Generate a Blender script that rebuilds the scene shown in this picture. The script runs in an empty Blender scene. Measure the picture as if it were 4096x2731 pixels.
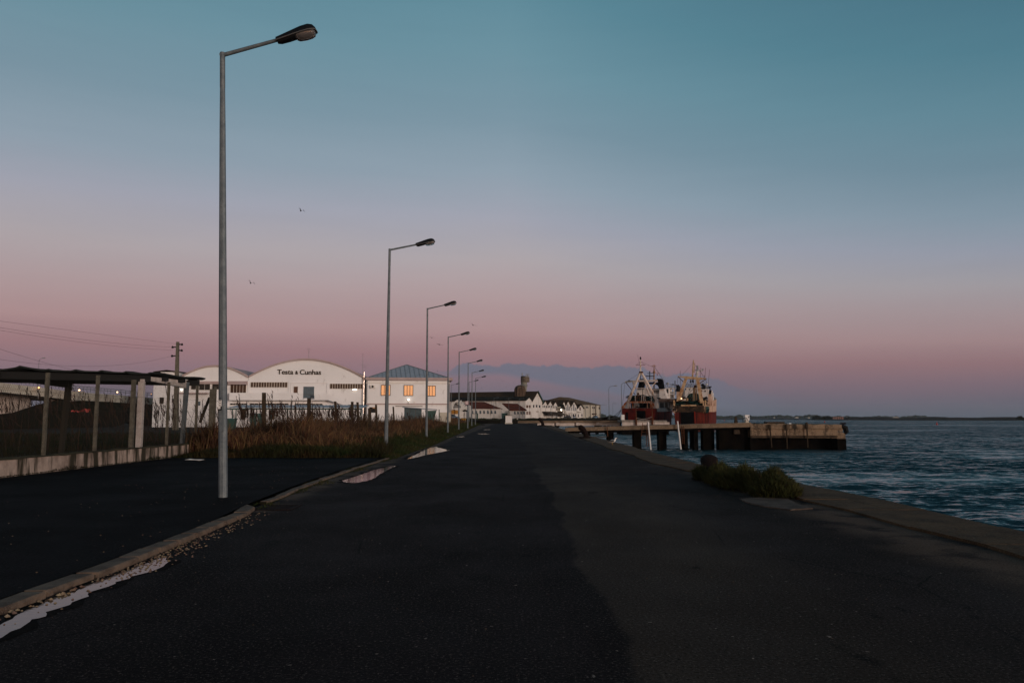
import bpy, bmesh, math, random
import numpy as np
from mathutils import Vector
SC = bpy.context.scene
COL = SC.collection
rnd = random.Random(7)
nprg = np.random.RandomState(11)
R = math.radians
# ---------------------------------------------------------------- camera
FPX = 3124.0; CX = 2048.0; CY = 1365.5; HOR = 1668.0; EYE = 1.6
PITCH = math.atan((HOR-CY)/FPX)
cp, sp = math.cos(PITCH), math.sin(PITCH)
cam_d = bpy.data.cameras.new("Camera"); cam = bpy.data.objects.new("Camera", cam_d); COL.objects.link(cam)
cam.location = (0, 0, EYE); cam.rotation_euler = (R(90)+PITCH, 0, 0)
cam_d.sensor_width = 36; cam_d.lens = FPX/4096*36; cam_d.clip_start = 0.1; cam_d.clip_end = 12000
SC.camera = cam
def ray(px, py):
    x = (px-CX)/FPX; v = (CY-py)/FPX
    return Vector((x, cp - v*sp, sp + v*cp))
def G(px, py, z=0.0):            # where that sight line meets level z
    d = ray(px, py); t = (z-EYE)/d.z
    return Vector((d.x*t, d.y*t, z))
def PD(px, py, D):               # the point at forward distance D
    d = ray(px, py); t = D/d.y
    return Vector((d.x*t, D, EYE+d.z*t))
class Fac:                       # an upright plane: a facade standing at its own place
    def __init__(s, px, D, yaw):
        y = R(yaw); d = ray(px, HOR)
        s.O = Vector((d.x*D/d.y, D, 0)); s.U = Vector((math.cos(y), math.sin(y), 0)); s.N = Vector((math.sin(y), -math.cos(y), 0))
    def hit(s, px, py, d=0.0):
        r = ray(px, py); C = Vector((0, 0, EYE)); O = s.O + s.N*d
        t = (O-C).dot(s.N)/r.dot(s.N); P = C + r*t
        return ((P-s.O).dot(s.U), P.z)
    def pt(s, u, z, d=0.0):
        return s.O + s.U*u + s.N*d + Vector((0, 0, z))
# ---------------------------------------------------------------- mesh builder
class MB:
    def __init__(s): s.v = []; s.f = []
    def add(s, vs, fs):
        o = len(s.v); s.v += [tuple(p) for p in vs]; s.f += [tuple(i+o for i in f) for f in fs]; return s
    def hexa(s, b, t):           # two 4-point rings
        return s.add(list(b)+list(t), [(0,1,2,3),(4,5,6,7),(0,1,5,4),(1,2,6,5),(2,3,7,6),(3,0,4,7)])
    def box(s, x0, y0, z0, x1, y1, z1):
        return s.hexa([(x0,y0,z0),(x1,y0,z0),(x1,y1,z0),(x0,y1,z0)], [(x0,y0,z1),(x1,y0,z1),(x1,y1,z1),(x0,y1,z1)])
    def prism(s, a, b):          # ring a to ring b, capped
        n = len(a); return s.add(list(a)+list(b), [tuple(range(n)), tuple(range(n, 2*n))]+[(i,(i+1)%n,n+(i+1)%n,n+i) for i in range(n)])
    def fbox(s, F, u0, z0, u1, z1, d0, d1):
        return s.prism([F.pt(u,z,d0) for u,z in ((u0,z0),(u1,z0),(u1,z1),(u0,z1))], [F.pt(u,z,d1) for u,z in ((u0,z0),(u1,z0),(u1,z1),(u0,z1))])
    def pbox(s, F, x0, y0, x1, y1, d0, d1, d=None):   # a box on a facade, its corners read at depth d
        dd = d1 if d is None else d
        u0, z0 = F.hit(x0, y1, dd); u1, z1 = F.hit(x1, y0, dd)
        return s.fbox(F, u0, z0, u1, z1, d0, d1)
    def fprism(s, F, uz, d0, d1):
        return s.prism([F.pt(u,z,d0) for u,z in uz], [F.pt(u,z,d1) for u,z in uz])
    def tube(s, p0, p1, r0, r1=None, n=6):
        r1 = r0 if r1 is None else r1; p0 = Vector(p0); p1 = Vector(p1); d = (p1-p0)
        if d.length < 1e-6: return s
        d.normalize(); a = d.orthogonal().normalized(); b = d.cross(a)
        ring = lambda p, r: [p + a*(r*math.cos(2*math.pi*i/n)) + b*(r*math.sin(2*math.pi*i/n)) for i in range(n)]
        return s.prism(ring(p0, r0), ring(p1, r1))
    def path(s, pts, r, n=5):    # one continuous tube through the points
        pts = [Vector(p) for p in pts]; k = len(pts); vs = []
        a0 = (pts[1]-pts[0]).orthogonal().normalized()
        for i, p in enumerate(pts):
            d = (pts[min(i+1, k-1)]-pts[max(i-1, 0)]).normalized(); a0 = (a0 - d*a0.dot(d)).normalized(); b = d.cross(a0)
            rr = r[i] if isinstance(r, (list, tuple)) else r
            vs += [p + a0*(rr*math.cos(2*math.pi*j/n)) + b*(rr*math.sin(2*math.pi*j/n)) for j in range(n)]
        fs = [tuple(range(n)), tuple(range((k-1)*n, k*n))]
        for i in range(k-1):
            fs += [(i*n+j, i*n+(j+1)%n, (i+1)*n+(j+1)%n, (i+1)*n+j) for j in range(n)]
        return s.add(vs, fs)
    def loft(s, rings, cap=True):
        n = len(rings[0]); vs = [p for r in rings for p in r]; k = len(rings)
        fs = ([tuple(range(n)), tuple(range((k-1)*n, k*n))] if cap else [])
        for i in range(k-1):
            fs += [(i*n+j, i*n+(j+1)%n, (i+1)*n+(j+1)%n, (i+1)*n+j) for j in range(n)]
        return s.add(vs, fs)
    def lathe(s, c, prof, n=12, ang=0.0):
        return s.loft([[(c[0]+r*math.cos(ang+2*math.pi*j/n), c[1]+r*math.sin(ang+2*math.pi*j/n), c[2]+z) for j in range(n)] for r, z in prof])
    def grid(s, fn, nu, nv):
        vs = [fn(i/(nu-1), j/(nv-1)) for i in range(nu) for j in range(nv)]
        return s.add(vs, [(i*nv+j, (i+1)*nv+j, (i+1)*nv+j+1, i*nv+j+1) for i in range(nu-1) for j in range(nv-1)])
def wloc(o):
    v = Vector((0, 0, 0))
    while o is not None: v += o.location; o = o.parent
    return v
def part(name, mb, m, parent=None, smooth=False, loc=None, recalc=True, label=None, bevel=0):
    me = bpy.data.meshes.new(name)
    base = wloc(parent) if parent is not None else Vector((0, 0, 0))
    own = Vector(loc) - base if loc is not None else Vector((0, 0, 0))
    sh = base + own
    me.from_pydata([(p[0]-sh.x, p[1]-sh.y, p[2]-sh.z) for p in mb.v], [], mb.f)
    if recalc:
        bm = bmesh.new(); bm.from_mesh(me); bmesh.ops.recalc_face_normals(bm, faces=bm.faces); bm.to_mesh(me); bm.free()
    me.materials.append(m)
    if smooth:
        me.polygons.foreach_set('use_smooth', [True]*len(me.polygons))
        try: me.set_sharp_from_angle(angle=R(40))
        except Exception: pass
    o = bpy.data.objects.new(name, me); COL.objects.link(o); o.parent = parent; o.location = own
    if label: o['label'] = label
    if bevel:
        b = o.modifiers.new('bevel', 'BEVEL'); b.width = bevel; b.segments = 2; b.limit_method = 'ANGLE'
    return o
def tag(o, label=None, cat=None, group=None, kind=None):
    if label: o['label'] = label
    if cat: o['category'] = cat
    if group: o['group'] = group
    if kind: o['kind'] = kind
    return o
def thing(name, loc, label, cat, group=None):
    o = bpy.data.objects.new(name, None); COL.objects.link(o); o.location = loc; o.empty_display_size = 0.2
    return tag(o, label, cat, group)
def single(name, mb, m, label, cat, group=None, loc=None, smooth=False, bevel=0):
    return tag(part(name, mb, m, None, smooth, loc if loc is not None else centre(mb), bevel=bevel), label, cat, group)
def centre(mb):
    a = np.array(mb.v); return Vector(((a[:,0].min()+a[:,0].max())/2, (a[:,1].min()+a[:,1].max())/2, a[:,2].min()))
def struct(name, mb, m, smooth=False, recalc=True):
    return tag(part(name, mb, m, None, smooth, recalc=recalc), kind='structure')
def copy_tree(o, parent=None):
    c = o.copy(); COL.objects.link(c); c.parent = parent
    for ch in list(o.children): copy_tree(ch, c)
    return c
def dup(o, loc, label, rot=None, scale=None, group=None):
    c = copy_tree(o); c.location = loc; c['label'] = label
    if rot is not None: c.rotation_euler = rot
    if scale is not None: c.scale = (scale,)*3 if not isinstance(scale, tuple) else scale
    if group: c['group'] = group
    return c
def np_mesh(name, verts, faces_flat, sizes, m, parent=None):      # big meshes from arrays
    me = bpy.data.meshes.new(name); me.vertices.add(len(verts)); me.vertices.foreach_set('co', np.asarray(verts, dtype=np.float32).ravel())
    sizes = np.asarray(sizes, dtype=np.int32); fl = np.asarray(faces_flat, dtype=np.int32)
    me.loops.add(len(fl)); me.loops.foreach_set('vertex_index', fl)
    me.polygons.add(len(sizes)); st = np.zeros(len(sizes), dtype=np.int32); st[1:] = np.cumsum(sizes)[:-1]
    me.polygons.foreach_set('loop_start', st); me.update(calc_edges=True); me.validate()
    me.materials.append(m); o = bpy.data.objects.new(name, me); COL.objects.link(o); o.parent = parent
    return o
# ---------------------------------------------------------------- materials
def s2l(c):
    return tuple((x/255/12.92 if x/255 <= .04045 else ((x/255+.055)/1.055)**2.4) for x in c)
class NT:
    def __init__(s, tree): s.t = tree; s.n = tree.nodes; s.l = tree.links
    def node(s, typ, **kw):
        n = s.n.new(typ)
        for k, v in kw.items(): setattr(n, k, v)
        return n
    def put(s, sock, v):
        if v is None: return
        if isinstance(v, bpy.types.NodeSocket): s.l.new(v, sock)
        elif isinstance(v, (tuple, list)) and len(v) == 3 and len(sock.default_value) == 4: sock.default_value = (*v, 1)
        else: sock.default_value = v
    def math(s, op, a, b=None, c=None, clamp=False):
        n = s.node('ShaderNodeMath', operation=op, use_clamp=clamp); s.put(n.inputs[0], a); s.put(n.inputs[1], b); s.put(n.inputs[2], c); return n.outputs[0]
    def vmath(s, op, a, b=None):
        n = s.node('ShaderNodeVectorMath', operation=op); s.put(n.inputs[0], a); s.put(n.inputs[1], b); return n.outputs[0]
    def mix(s, f, a, b, blend='MIX'):
        n = s.node('ShaderNodeMix', data_type='RGBA', blend_type=blend); s.put(n.inputs[0], f); s.put(n.inputs[6], a); s.put(n.inputs[7], b); return n.outputs[2]
    def ramp(s, f, stops, interp='LINEAR'):
        n = s.node('ShaderNodeValToRGB'); r = n.color_ramp; r.interpolation = interp
        while len(r.elements) < len(stops): r.elements.new(0.5)
        for e, (p, c) in zip(r.elements, stops):
            e.position = p; e.color = (*c, 1) if len(c) == 3 else c
        s.put(n.inputs[0], f); return n.outputs[0]
    def sstep(s, v, a, b, lo=0.0, hi=1.0):
        n = s.node('ShaderNodeMapRange', interpolation_type='SMOOTHSTEP'); s.put(n.inputs[0], v)
        n.inputs[1].default_value = a; n.inputs[2].default_value = b; n.inputs[3].default_value = lo; n.inputs[4].default_value = hi; return n.outputs[0]
    def noise(s, vec, scale, detail=3, rough=.55, dist=0.0):
        n = s.node('ShaderNodeTexNoise'); s.put(n.inputs['Vector'], vec); n.inputs['Scale'].default_value = scale
        n.inputs['Detail'].default_value = detail; n.inputs['Roughness'].default_value = rough; n.inputs['Distortion'].default_value = dist; return n.outputs['Fac']
    def coords(s, scale=(1,1,1), kind='Object'):
        t = s.node('ShaderNodeTexCoord').outputs[kind]
        if scale == (1,1,1): return t
        m = s.node('ShaderNodeMapping'); s.l.new(t, m.inputs[0]); m.inputs['Scale'].default_value = scale; return m.outputs[0]
def newmat(name):
    m = bpy.data.materials.new(name); m.use_nodes = True; t = NT(m.node_tree)
    b = m.node_tree.nodes['Principled BSDF']; return m, t, b
def mat(name, c, rough=.8, c2=None, ns=1.5, sh=(.35,.7), metal=0.0, bump=0.0, bs=20, streak=None, sc=(5,5,.35), st=(.55,.75), spec=None, fine=None, island=0.0):
    m, t, b = newmat(name); co = t.coords(); col = c
    if c2 is not None: col = t.mix(t.sstep(t.noise(co, ns, 5, .6), *sh), c, c2)
    if fine is not None: col = t.mix(t.sstep(t.noise(co, fine[0], 2), .5, .75), col, fine[1])
    if streak is not None: col = t.mix(t.sstep(t.noise(t.coords(sc), 1.0, 5, .65), *st), col, streak)
    if island:
        r = t.node('ShaderNodeNewGeometry').outputs['Random Per Island']
        hs = t.node('ShaderNodeHueSaturation'); t.put(hs.inputs['Color'], col)
        t.put(hs.inputs['Value'], t.math('MULTIPLY_ADD', r, 2*island, 1-island)); t.put(hs.inputs['Hue'], t.math('MULTIPLY_ADD', r, .06, .47)); col = hs.outputs[0]
    t.put(b.inputs['Base Color'], col); b.inputs['Roughness'].default_value = rough; b.inputs['Metallic'].default_value = metal
    b.inputs['Specular IOR Level'].default_value = spec if spec is not None else (.10 if rough >= .7 else .4)
    if bump:
        bn = t.node('ShaderNodeBump'); bn.inputs['Strength'].default_value = min(1, bump); bn.inputs['Distance'].default_value = .02*max(1, bump)
        t.put(bn.inputs['Height'], t.noise(co, bs, 4)); t.put(b.inputs['Normal'], bn.outputs[0])
    return m
def emit(name, c, s):
    m, t, b = newmat(name); b.inputs['Base Color'].default_value = (*c, 1); b.inputs['Emission Color'].default_value = (*c, 1); b.inputs['Emission Strength'].default_value = s; return m
M = {}
M['white'] = mat('white_render', (.76,.745,.73), .9, (.68,.66,.64), .25, (.4,.8), bump=.15, bs=6, streak=(.42,.39,.36), sc=(.8,.8,.35), st=(.60,.78))
M['white_old'] = mat('old_whitewash', (.62,.58,.53), .9, (.42,.38,.33), .35, (.45,.75), bump=.2, bs=3, streak=(.16,.14,.12), sc=(.9,.9,.12), st=(.56,.72))
M['ochre_wall'] = mat('weathered_render', (.46,.42,.34), .9, (.34,.30,.25), .3, (.4,.7), streak=(.13,.11,.09), sc=(.8,.8,.06), st=(.52,.68))
M['trim'] = mat('pinkish_fascia', (.36,.27,.25), .8, (.42,.33,.31), 1)
M['roof_dark'] = mat('dark_brown_tiles', (.048,.028,.014), .9, (.026,.017,.010), .6, bump=.3, bs=3)
M['roof_black'] = mat('black_brown_tiles', (.009,.008,.006), .95, (.022,.018,.012), .6)
M['roof_red'] = mat('red_clay_tiles', (.13,.035,.018), .9, (.075,.022,.013), .8, bump=.3, bs=3)
M['roof_ochre'] = mat('ochre_clay_tiles', (.13,.075,.035), .9, (.08,.048,.026), .6)
M['zinc'] = mat('zinc_sheet', (.30,.33,.36), .65, (.24,.27,.30), 1.2, spec=.3)
M['dark_open'] = mat('dark_opening', (.008,.008,.009), .7)
M['wood_dark'] = mat('dark_wood', (.05,.035,.022), .9, (.028,.02,.014), 5, bump=.4)
M['door_brown'] = mat('brown_door', (.10,.045,.022), .6, (.07,.03,.016), 3)
M['door_blue'] = mat('blue_grey_door', (.09,.12,.135), .6, (.07,.095,.11), 2)
M['frame_dark'] = mat('dark_window_frame', (.06,.045,.035), .5)
M['frame_white'] = mat('white_window_frame', (.7,.66,.6), .6)
M['galv'] = mat('galvanised_steel', (.10,.12,.13), .6, (.16,.18,.185), 7, metal=.25, bump=.15, bs=60, fine=(45,(.08,.095,.10)))
M['black_plastic'] = mat('black_housing', (.004,.004,.0045), .6, spec=.15)
M['rim'] = mat('grey_rim', (.16,.15,.14), .5, metal=.4)
M['reflector'] = mat('lamp_reflector', (.45,.36,.26), .3, metal=.9)
M['conc'] = mat('weathered_concrete', (.24,.21,.18), .9, (.14,.12,.10), 1.6, (.35,.7), bump=.5, bs=12, fine=(30,(.12,.10,.085)))
M['conc_post'] = mat('concrete_post', (.15,.135,.105), .9, (.085,.075,.055), 6, (.3,.7), bump=.6, bs=25)
M['white_post'] = mat('white_painted_concrete', (.50,.44,.40), .85, (.36,.31,.28), 3, bump=.2)
M['low_wall'] = mat('stained_wall', (.37,.29,.24), .9, (.20,.15,.12), 2, (.35,.7), bump=.4, bs=10, streak=(.035,.03,.02), sc=(2.6,2.6,.30), st=(.47,.58))
M['moss'] = mat('mossy_cap', (.035,.032,.018), .95, (.07,.055,.03), 4, bump=.6)
M['pile'] = mat('dark_pile_and_shade', (.0022,.002,.0018), .95, (.006,.0045,.003), 2, bump=.4, bs=6, spec=.03)
M['beam_tan'] = mat('tan_concrete_beam', (.155,.11,.072), .9, (.085,.06,.04), .9, (.35,.7), bump=.6, bs=8, fine=(14,(.26,.2,.14)))
M['beam_white'] = mat('pale_concrete_beam', (.50,.43,.38), .85, (.36,.30,.26), .8, streak=(.12,.09,.07), sc=(2,2,.5), st=(.62,.75))
M['rust'] = mat('rust', (.10,.038,.017), .9, (.05,.02,.01), 6, bump=.4)
M['bollard'] = mat('rusty_black_iron', (.007,.0045,.004), .9, (.016,.008,.006), 7, bump=.5)
M['hull_red'] = mat('red_antifouling', (.23,.020,.010), .8, (.045,.008,.006), .35, (.35,.7), streak=(.24,.075,.03), sc=(.9,.9,.10), st=(.58,.72), bump=.2, bs=2)
M['hull_dark'] = mat('dark_hull', (.012,.008,.008), .8, (.03,.01,.008), .6)
M['hull_cream'] = mat('cream_rusty_hull', (.52,.36,.27), .8, (.36,.20,.12), .6, (.4,.7), streak=(.20,.075,.03), sc=(1,1,.14), st=(.54,.7))
M['ship_white'] = mat('ship_white_paint', (.58,.53,.49), .7, (.44,.37,.32), .5, (.45,.75), streak=(.28,.11,.05), sc=(1.3,1.3,.16), st=(.62,.76))
M['gantry_white'] = mat('gantry_white_rust', (.60,.50,.43), .7, (.40,.22,.12), 1.0, (.5,.68), streak=(.17,.06,.025), sc=(1.6,1.6,.5), st=(.62,.72))
M['gantry_cream'] = mat('gantry_cream_rust', (.46,.31,.18), .75, (.30,.15,.07), 1.0, (.45,.68), streak=(.10,.035,.018), sc=(1.8,1.8,.6), st=(.6,.7))
M['rust_band'] = mat('rusty_band', (.62,.40,.28), .8, (.34,.09,.025), 1.3, (.42,.55), streak=(.40,.11,.03), sc=(3,3,.5), st=(.5,.6))
M['green_net'] = mat('green_net', (.008,.035,.028), .95, (.004,.014,.012), 2.5, bump=.8, bs=6)
M['ship_black'] = mat('black_paint_and_shade', (.0022,.002,.002), .9, spec=.04)  # funnel black, also used for shade painted behind nets and in hollows
M['rope'] = mat('rope', (.05,.045,.04), .9)
M['mast_orange'] = mat('orange_mast', (.30,.16,.09), .7, (.2,.1,.05), 3)
M['grey'] = mat('grey_paint', (.22,.22,.22), .6)
M['flag'] = mat('red_flag', (.16,.015,.015), .8)
M['tower'] = mat('grey_concrete_tower', (.23,.22,.18), .9, (.16,.15,.12), .3, streak=(.10,.09,.07), sc=(.5,.5,.08), st=(.55,.7))
M['tower_head'] = mat('brown_concrete_tower', (.13,.10,.075), .9, (.09,.07,.05), .5)
M['silo'] = mat('stained_silo', (.12,.08,.055), .9, (.07,.045,.03), .8, streak=(.03,.02,.015), sc=(1,1,.08), st=(.5,.62))
M['yellow'] = mat('ochre_board', (.34,.16,.03), .7, (.27,.12,.025), 2)
M['sign_pink'] = mat('faded_pink_sign', (.34,.19,.19), .7, (.42,.27,.27), 10)
M['black'] = mat('matt_black', (.01,.01,.01), .7)
M['sign_yellow'] = mat('sign_yellow', (.50,.25,.03), .5)
M['green_metal'] = mat('green_metal', (.02,.06,.05), .6)
M['blue_shed'] = mat('blue_grey_shed', (.075,.105,.115), .7, (.05,.07,.075), 2)
M['corr'] = mat('old_corrugated_sheet', (.020,.022,.021), .9, (.02,.022,.02), 3, bump=.4)
M['car_dark'] = mat('dark_car_paint', (.012,.013,.017), .25)
M['car_silver'] = mat('silver_car_paint', (.35,.37,.40), .3, metal=.3)
M['car_blue'] = mat('blue_car_paint', (.10,.16,.22), .3, metal=.2)
M['tyre'] = mat('tyre', (.01,.01,.01), .9)
M['plate'] = mat('white_plate', (.6,.58,.55), .6)
M['leaf_dark'] = mat('shrub_leaf', (.024,.027,.008), .85, (.058,.055,.018), 1.6, island=.45)
M['wire'] = mat('fence_wire', (.024,.024,.02), .8, spec=.1)
M['lamp_white'] = emit('lit_lamp_white', (1,.93,.8), 4)
M['lamp_orange'] = emit('lit_lamp_orange', (1,.42,.14), 4)
M['lamp_warm'] = emit('lit_lamp_warm', (1,.62,.33), 4)
M['red_paint'] = mat('red_paint', (.28,.02,.013), .6)
M['orange_wood'] = mat('orange_wood', (.28,.09,.03), .8)
M['feather_white'] = mat('white_feather', (.65,.62,.58), .9)
M['feather_grey'] = mat('grey_feather', (.05,.048,.045), .9)
M['bird_dark'] = mat('gull_in_flight', (.035,.033,.032), .9)
M['pinkstone'] = mat('pink_ruin', (.20,.12,.10), .9)
m, t, b = newmat('window_glass'); b.inputs['Base Color'].default_value = (.85,.76,.66,1); b.inputs['Metallic'].default_value = .95; b.inputs['Roughness'].default_value = .08
bn = t.node('ShaderNodeBump'); bn.inputs['Strength'].default_value = .12; t.put(bn.inputs['Height'], t.noise(t.coords(), .6, 2)); t.put(b.inputs['Normal'], bn.outputs[0]); M['glass'] = m
M['glass_dim'] = mat('dull_glass', (.10,.075,.055), .25, (.06,.04,.03), .8, metal=.35)
M['glass_dark'] = mat('dark_glass', (.012,.014,.016), .2, spec=.3)
m, t, b = newmat('lamp_bowl'); b.inputs['Base Color'].default_value = (.5,.47,.46,1); b.inputs['Roughness'].default_value = .15; b.inputs['Transmission Weight'].default_value = .85; b.inputs['IOR'].default_value = 1.2; M['bowl'] = m
# asphalt of the road: right-hand lane resurfaced with a browner mix
def asphalt(name, base, chip, patch=None, rough=.62, wet=.0):
    m, t, b = newmat(name); co = t.coords()
    big = t.noise(t.coords((1,.45,1)), .55, 6, .65); c = t.mix(t.sstep(big, .33, .70), tuple(x*.75 for x in base), tuple(x*1.9 for x in base))
    if patch:
        sx = t.node('ShaderNodeSeparateXYZ'); t.put(sx.inputs[0], co)
        wob = t.math('MULTIPLY_ADD', t.noise(co, .33, 4), 1.0, -.5)
        e = t.sstep(t.math('ADD', sx.outputs[0], wob), .74, .84); e2 = t.sstep(sx.outputs[1], 20, 30, 1, .30); e3 = t.sstep(t.math('ADD', sx.outputs[0], wob), 1.9, 3.6, 1, .22)
        c = t.mix(t.math('MULTIPLY', e3, t.math('MULTIPLY', e, e2)), c, t.mix(t.sstep(big, .35, .68), tuple(x*.7 for x in patch), tuple(x*1.2 for x in patch)))
        ed = t.math('MAXIMUM', t.sstep(t.math('ADD', sx.outputs[0], wob), 4.4, 5.3), t.sstep(t.math('ADD', sx.outputs[0], wob), -3.9, -4.5))
        c = t.mix(t.math('MULTIPLY', ed, t.sstep(t.noise(co, 1.1, 4), .36, .56)), c, (.095,.064,.046))
        spots = t.sstep(t.noise(t.coords((1,.6,1)), 1.4, 3), .64, .70); c = t.mix(t.math('MULTIPLY', spots, .7), c, (.0025,.0022,.0025))
        # fine cracks
        vo = t.node('ShaderNodeTexVoronoi', feature='DISTANCE_TO_EDGE'); t.put(vo.inputs['Vector'], t.vmath('ADD', t.coords((.35,.22,1)), t.vmath('MULTIPLY', t.node('ShaderNodeTexNoise').outputs['Color'], (0,0,0)))); vo.inputs['Scale'].default_value = .8
        cr = t.math('MULTIPLY', t.sstep(vo.outputs['Distance'], .006, .001), t.sstep(t.noise(co, .4, 2), .50, .60)); c = t.mix(t.math('MULTIPLY', cr, .8), c, (.002,.002,.002))
    n1 = t.noise(co, 42, 3, .8)
    c = t.mix(t.sstep(n1, .56, .70), c, chip)
    c = t.mix(t.sstep(n1, .46, .36), c, tuple(x*.3 for x in base))
    c = t.mix(t.sstep(t.noise(co, 17, 2, .5), .72, .76), c, tuple(x*1.6 for x in chip))
    t.put(b.inputs['Base Color'], c)
    t.put(b.inputs['Roughness'], t.sstep(t.noise(co, .5, 4), .3, .7, rough-.05, rough+.10)); b.inputs['Specular IOR Level'].default_value = .04
    bn = t.node('ShaderNodeBump'); bn.inputs['Strength'].default_value = .8; bn.inputs['Distance'].default_value = .02
    t.put(bn.inputs['Height'], t.math('ADD', t.noise(co, 60, 3, .7), t.noise(co, 22, 2))); t.put(b.inputs['Normal'], bn.outputs[0]); return m
M['road'] = asphalt('road_asphalt', (.0098,.0074,.0072), (.15,.118,.098), patch=(.044,.0325,.0245), rough=.8)
M['lot'] = asphalt('lot_asphalt', (.0040,.0038,.0042), (.026,.023,.021), rough=.85)
M['quay'] = mat('quay_concrete', (.095,.056,.030), .95, (.040,.025,.015), 1.6, (.3,.7), bump=1, bs=12, fine=(40,(.13,.09,.055)))
M['kerb'] = mat('kerb_stone', (.165,.118,.085), .95, (.075,.052,.038), 4, (.3,.7), bump=.6, bs=30, fine=(80,(.15,.12,.1)))
M['soil'] = mat('dark_soil', (.020,.016,.010), .95, (.012,.012,.007), .5, bump=.6, bs=4)
M['field'] = mat('field_ground', (.0065,.0075,.0035), .95, (.012,.008,.0045), .25, bump=.8, bs=3)
M['pebble'] = mat('pebble', (.13,.08,.05), .9, (.20,.15,.11), 20, island=.3)
M['reed'] = mat('dry_reed', (.115,.060,.031), .9, (.036,.021,.012), .45, (.4,.6), island=.45)
M['plume'] = mat('reed_plume', (.045,.026,.018), .95, (.030,.016,.012), .5, island=.3)
M['grass_green'] = mat('green_grass', (.020,.028,.008), .9, (.034,.030,.011), .7, (.4,.6), island=.4)
M['grass_dry'] = mat('mixed_field_grass', (.022,.016,.007), .9, (.009,.014,.005), .2, (.42,.58), island=.4)
m, t, b = newmat('puddle_water'); b.inputs['Base Color'].default_value = (.008,.007,.006,1); b.inputs['Roughness'].default_value = .04; b.inputs['Specular IOR Level'].default_value = .5; b.inputs['IOR'].default_value = 1.36
bn = t.node('ShaderNodeBump'); bn.inputs['Strength'].default_value = .12; bn.inputs['Distance'].default_value = .01; t.put(bn.inputs['Height'], t.noise(t.coords((1,2,1)), 11, 3)); t.put(b.inputs['Normal'], bn.outputs[0]); M['puddle'] = m
m, t, b = newmat('sea_water'); b.inputs['Base Color'].default_value = (.006,.022,.026,1); b.inputs['Roughness'].default_value = .16; b.inputs['IOR'].default_value = 1.33; b.inputs['Specular IOR Level'].default_value = .5
co = t.coords(); calm = t.sstep(t.noise(t.coords((.018,.05,1)), 1.0, 3, .6, .6), .30, .52, .28, 1.0)
def vn(sc, k, det=3):
    n = t.node('ShaderNodeTexNoise'); t.put(n.inputs['Vector'], t.coords(sc)); n.inputs['Scale'].default_value = 1; n.inputs['Detail'].default_value = det; n.inputs['Roughness'].default_value = .6
    return t.vmath('MULTIPLY', t.vmath('SUBTRACT', n.outputs['Color'], (.5,.5,.5)), (k*.75, k, 0))
w_ = t.vmath('ADD', t.vmath('ADD', vn((1.1,2.1,1), 2.1), t.vmath('ADD', vn((.30,.65,1), 1.3, 3), vn((3.4,7.5,1), 1.3, 2))), (-.12,-.34,0))
sv = t.node('ShaderNodeVectorMath', operation='SCALE'); t.put(sv.inputs[0], w_); t.put(sv.inputs['Scale'], calm)
nrm = t.vmath('NORMALIZE', t.vmath('ADD', t.node('ShaderNodeNewGeometry').outputs['Normal'], sv.outputs[0]))
t.put(b.inputs['Normal'], nrm); M['sea'] = m
M['wet'] = mat('wet_asphalt_margin', (.0040,.0030,.0027), .9, (.012,.008,.006), 9, spec=.03, bump=.5, bs=50)
# ---------------------------------------------------------------- world: dusk sky seen away from the set sun
SKY_STOPS = [(-5,(70,78,90)),(0,(96,102,113)),(1.3,(114,107,119)),(2.8,(135,113,123)),(4.6,(157,122,126)),(6.5,(174,143,144)),(9,(177,156,158)),(11.5,(176,167,171)),(14.5,(163,165,178)),(17.5,(145,161,175)),(21.5,(124,150,165)),(26,(109,146,161)),(31,(92,136,152)),(48,(62,105,125)),(90,(36,76,106))]
SUN_E = 1.75
SC.view_settings.view_transform = 'Standard'; SC.view_settings.look = 'None'; SC.view_settings.exposure = 0; SC.view_settings.gamma = 1
SUN_AZ = 138.0; SUN_EL = 5.0
w = bpy.data.worlds.new("World"); SC.world = w; w.use_nodes = True
t = NT(w.node_tree); bg = w.node_tree.nodes['Background']
d = t.node('ShaderNodeTexCoord').outputs['Generated']; sx = t.node('ShaderNodeSeparateXYZ'); t.put(sx.inputs[0], d)
X, Y, Z = sx.outputs
elev = t.math('MULTIPLY', t.math('ARCSINE', Z), 180/math.pi)
az = t.math('MULTIPLY', t.math('ARCTAN2', X, Y), 180/math.pi)
wob = t.math('MULTIPLY_ADD', t.noise(t.vmath('MULTIPLY', d, (1.6,1.6,9)), 1.6, 3), 1.0, -.5)
azc = t.math('MINIMUM', t.math('MAXIMUM', az, -60), 60)
ee = t.math('ADD', t.math('MULTIPLY', elev, t.math('MULTIPLY_ADD', t.math('MAXIMUM', azc, 0), .0125, 1)), wob)
E = lambda e: max(0, min(1, (e+5)/95))
front = t.ramp(t.math('DIVIDE', t.math('ADD', ee, 5), 95), [(E(a), s2l(c)) for a, c in SKY_STOPS])
stk = t.noise(t.vmath('MULTIPLY', d, (1,1,11)), 3.0, 5, .62, .4); front = t.mix(1.0, front, t.ramp(stk, [(.3, (.98,.982,.985)), (.7, (1.02,1.016,1.014))]), 'MULTIPLY')
front = t.mix(1.0, front, t.ramp(t.sstep(az, -40, 45), [(0, (.95,.95,.95)), (.45, (.97,.98,.98)), (1, (.775,.82,.84))]), 'MULTIPLY')
# cloud bank low over the harbour
cn = t.noise(t.vmath('MULTIPLY', d, (1,1,2.2)), 22, 5, .6)
cn2 = t.noise(t.vmath('MULTIPLY', d, (1,1,1)), 5, 2)
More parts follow.
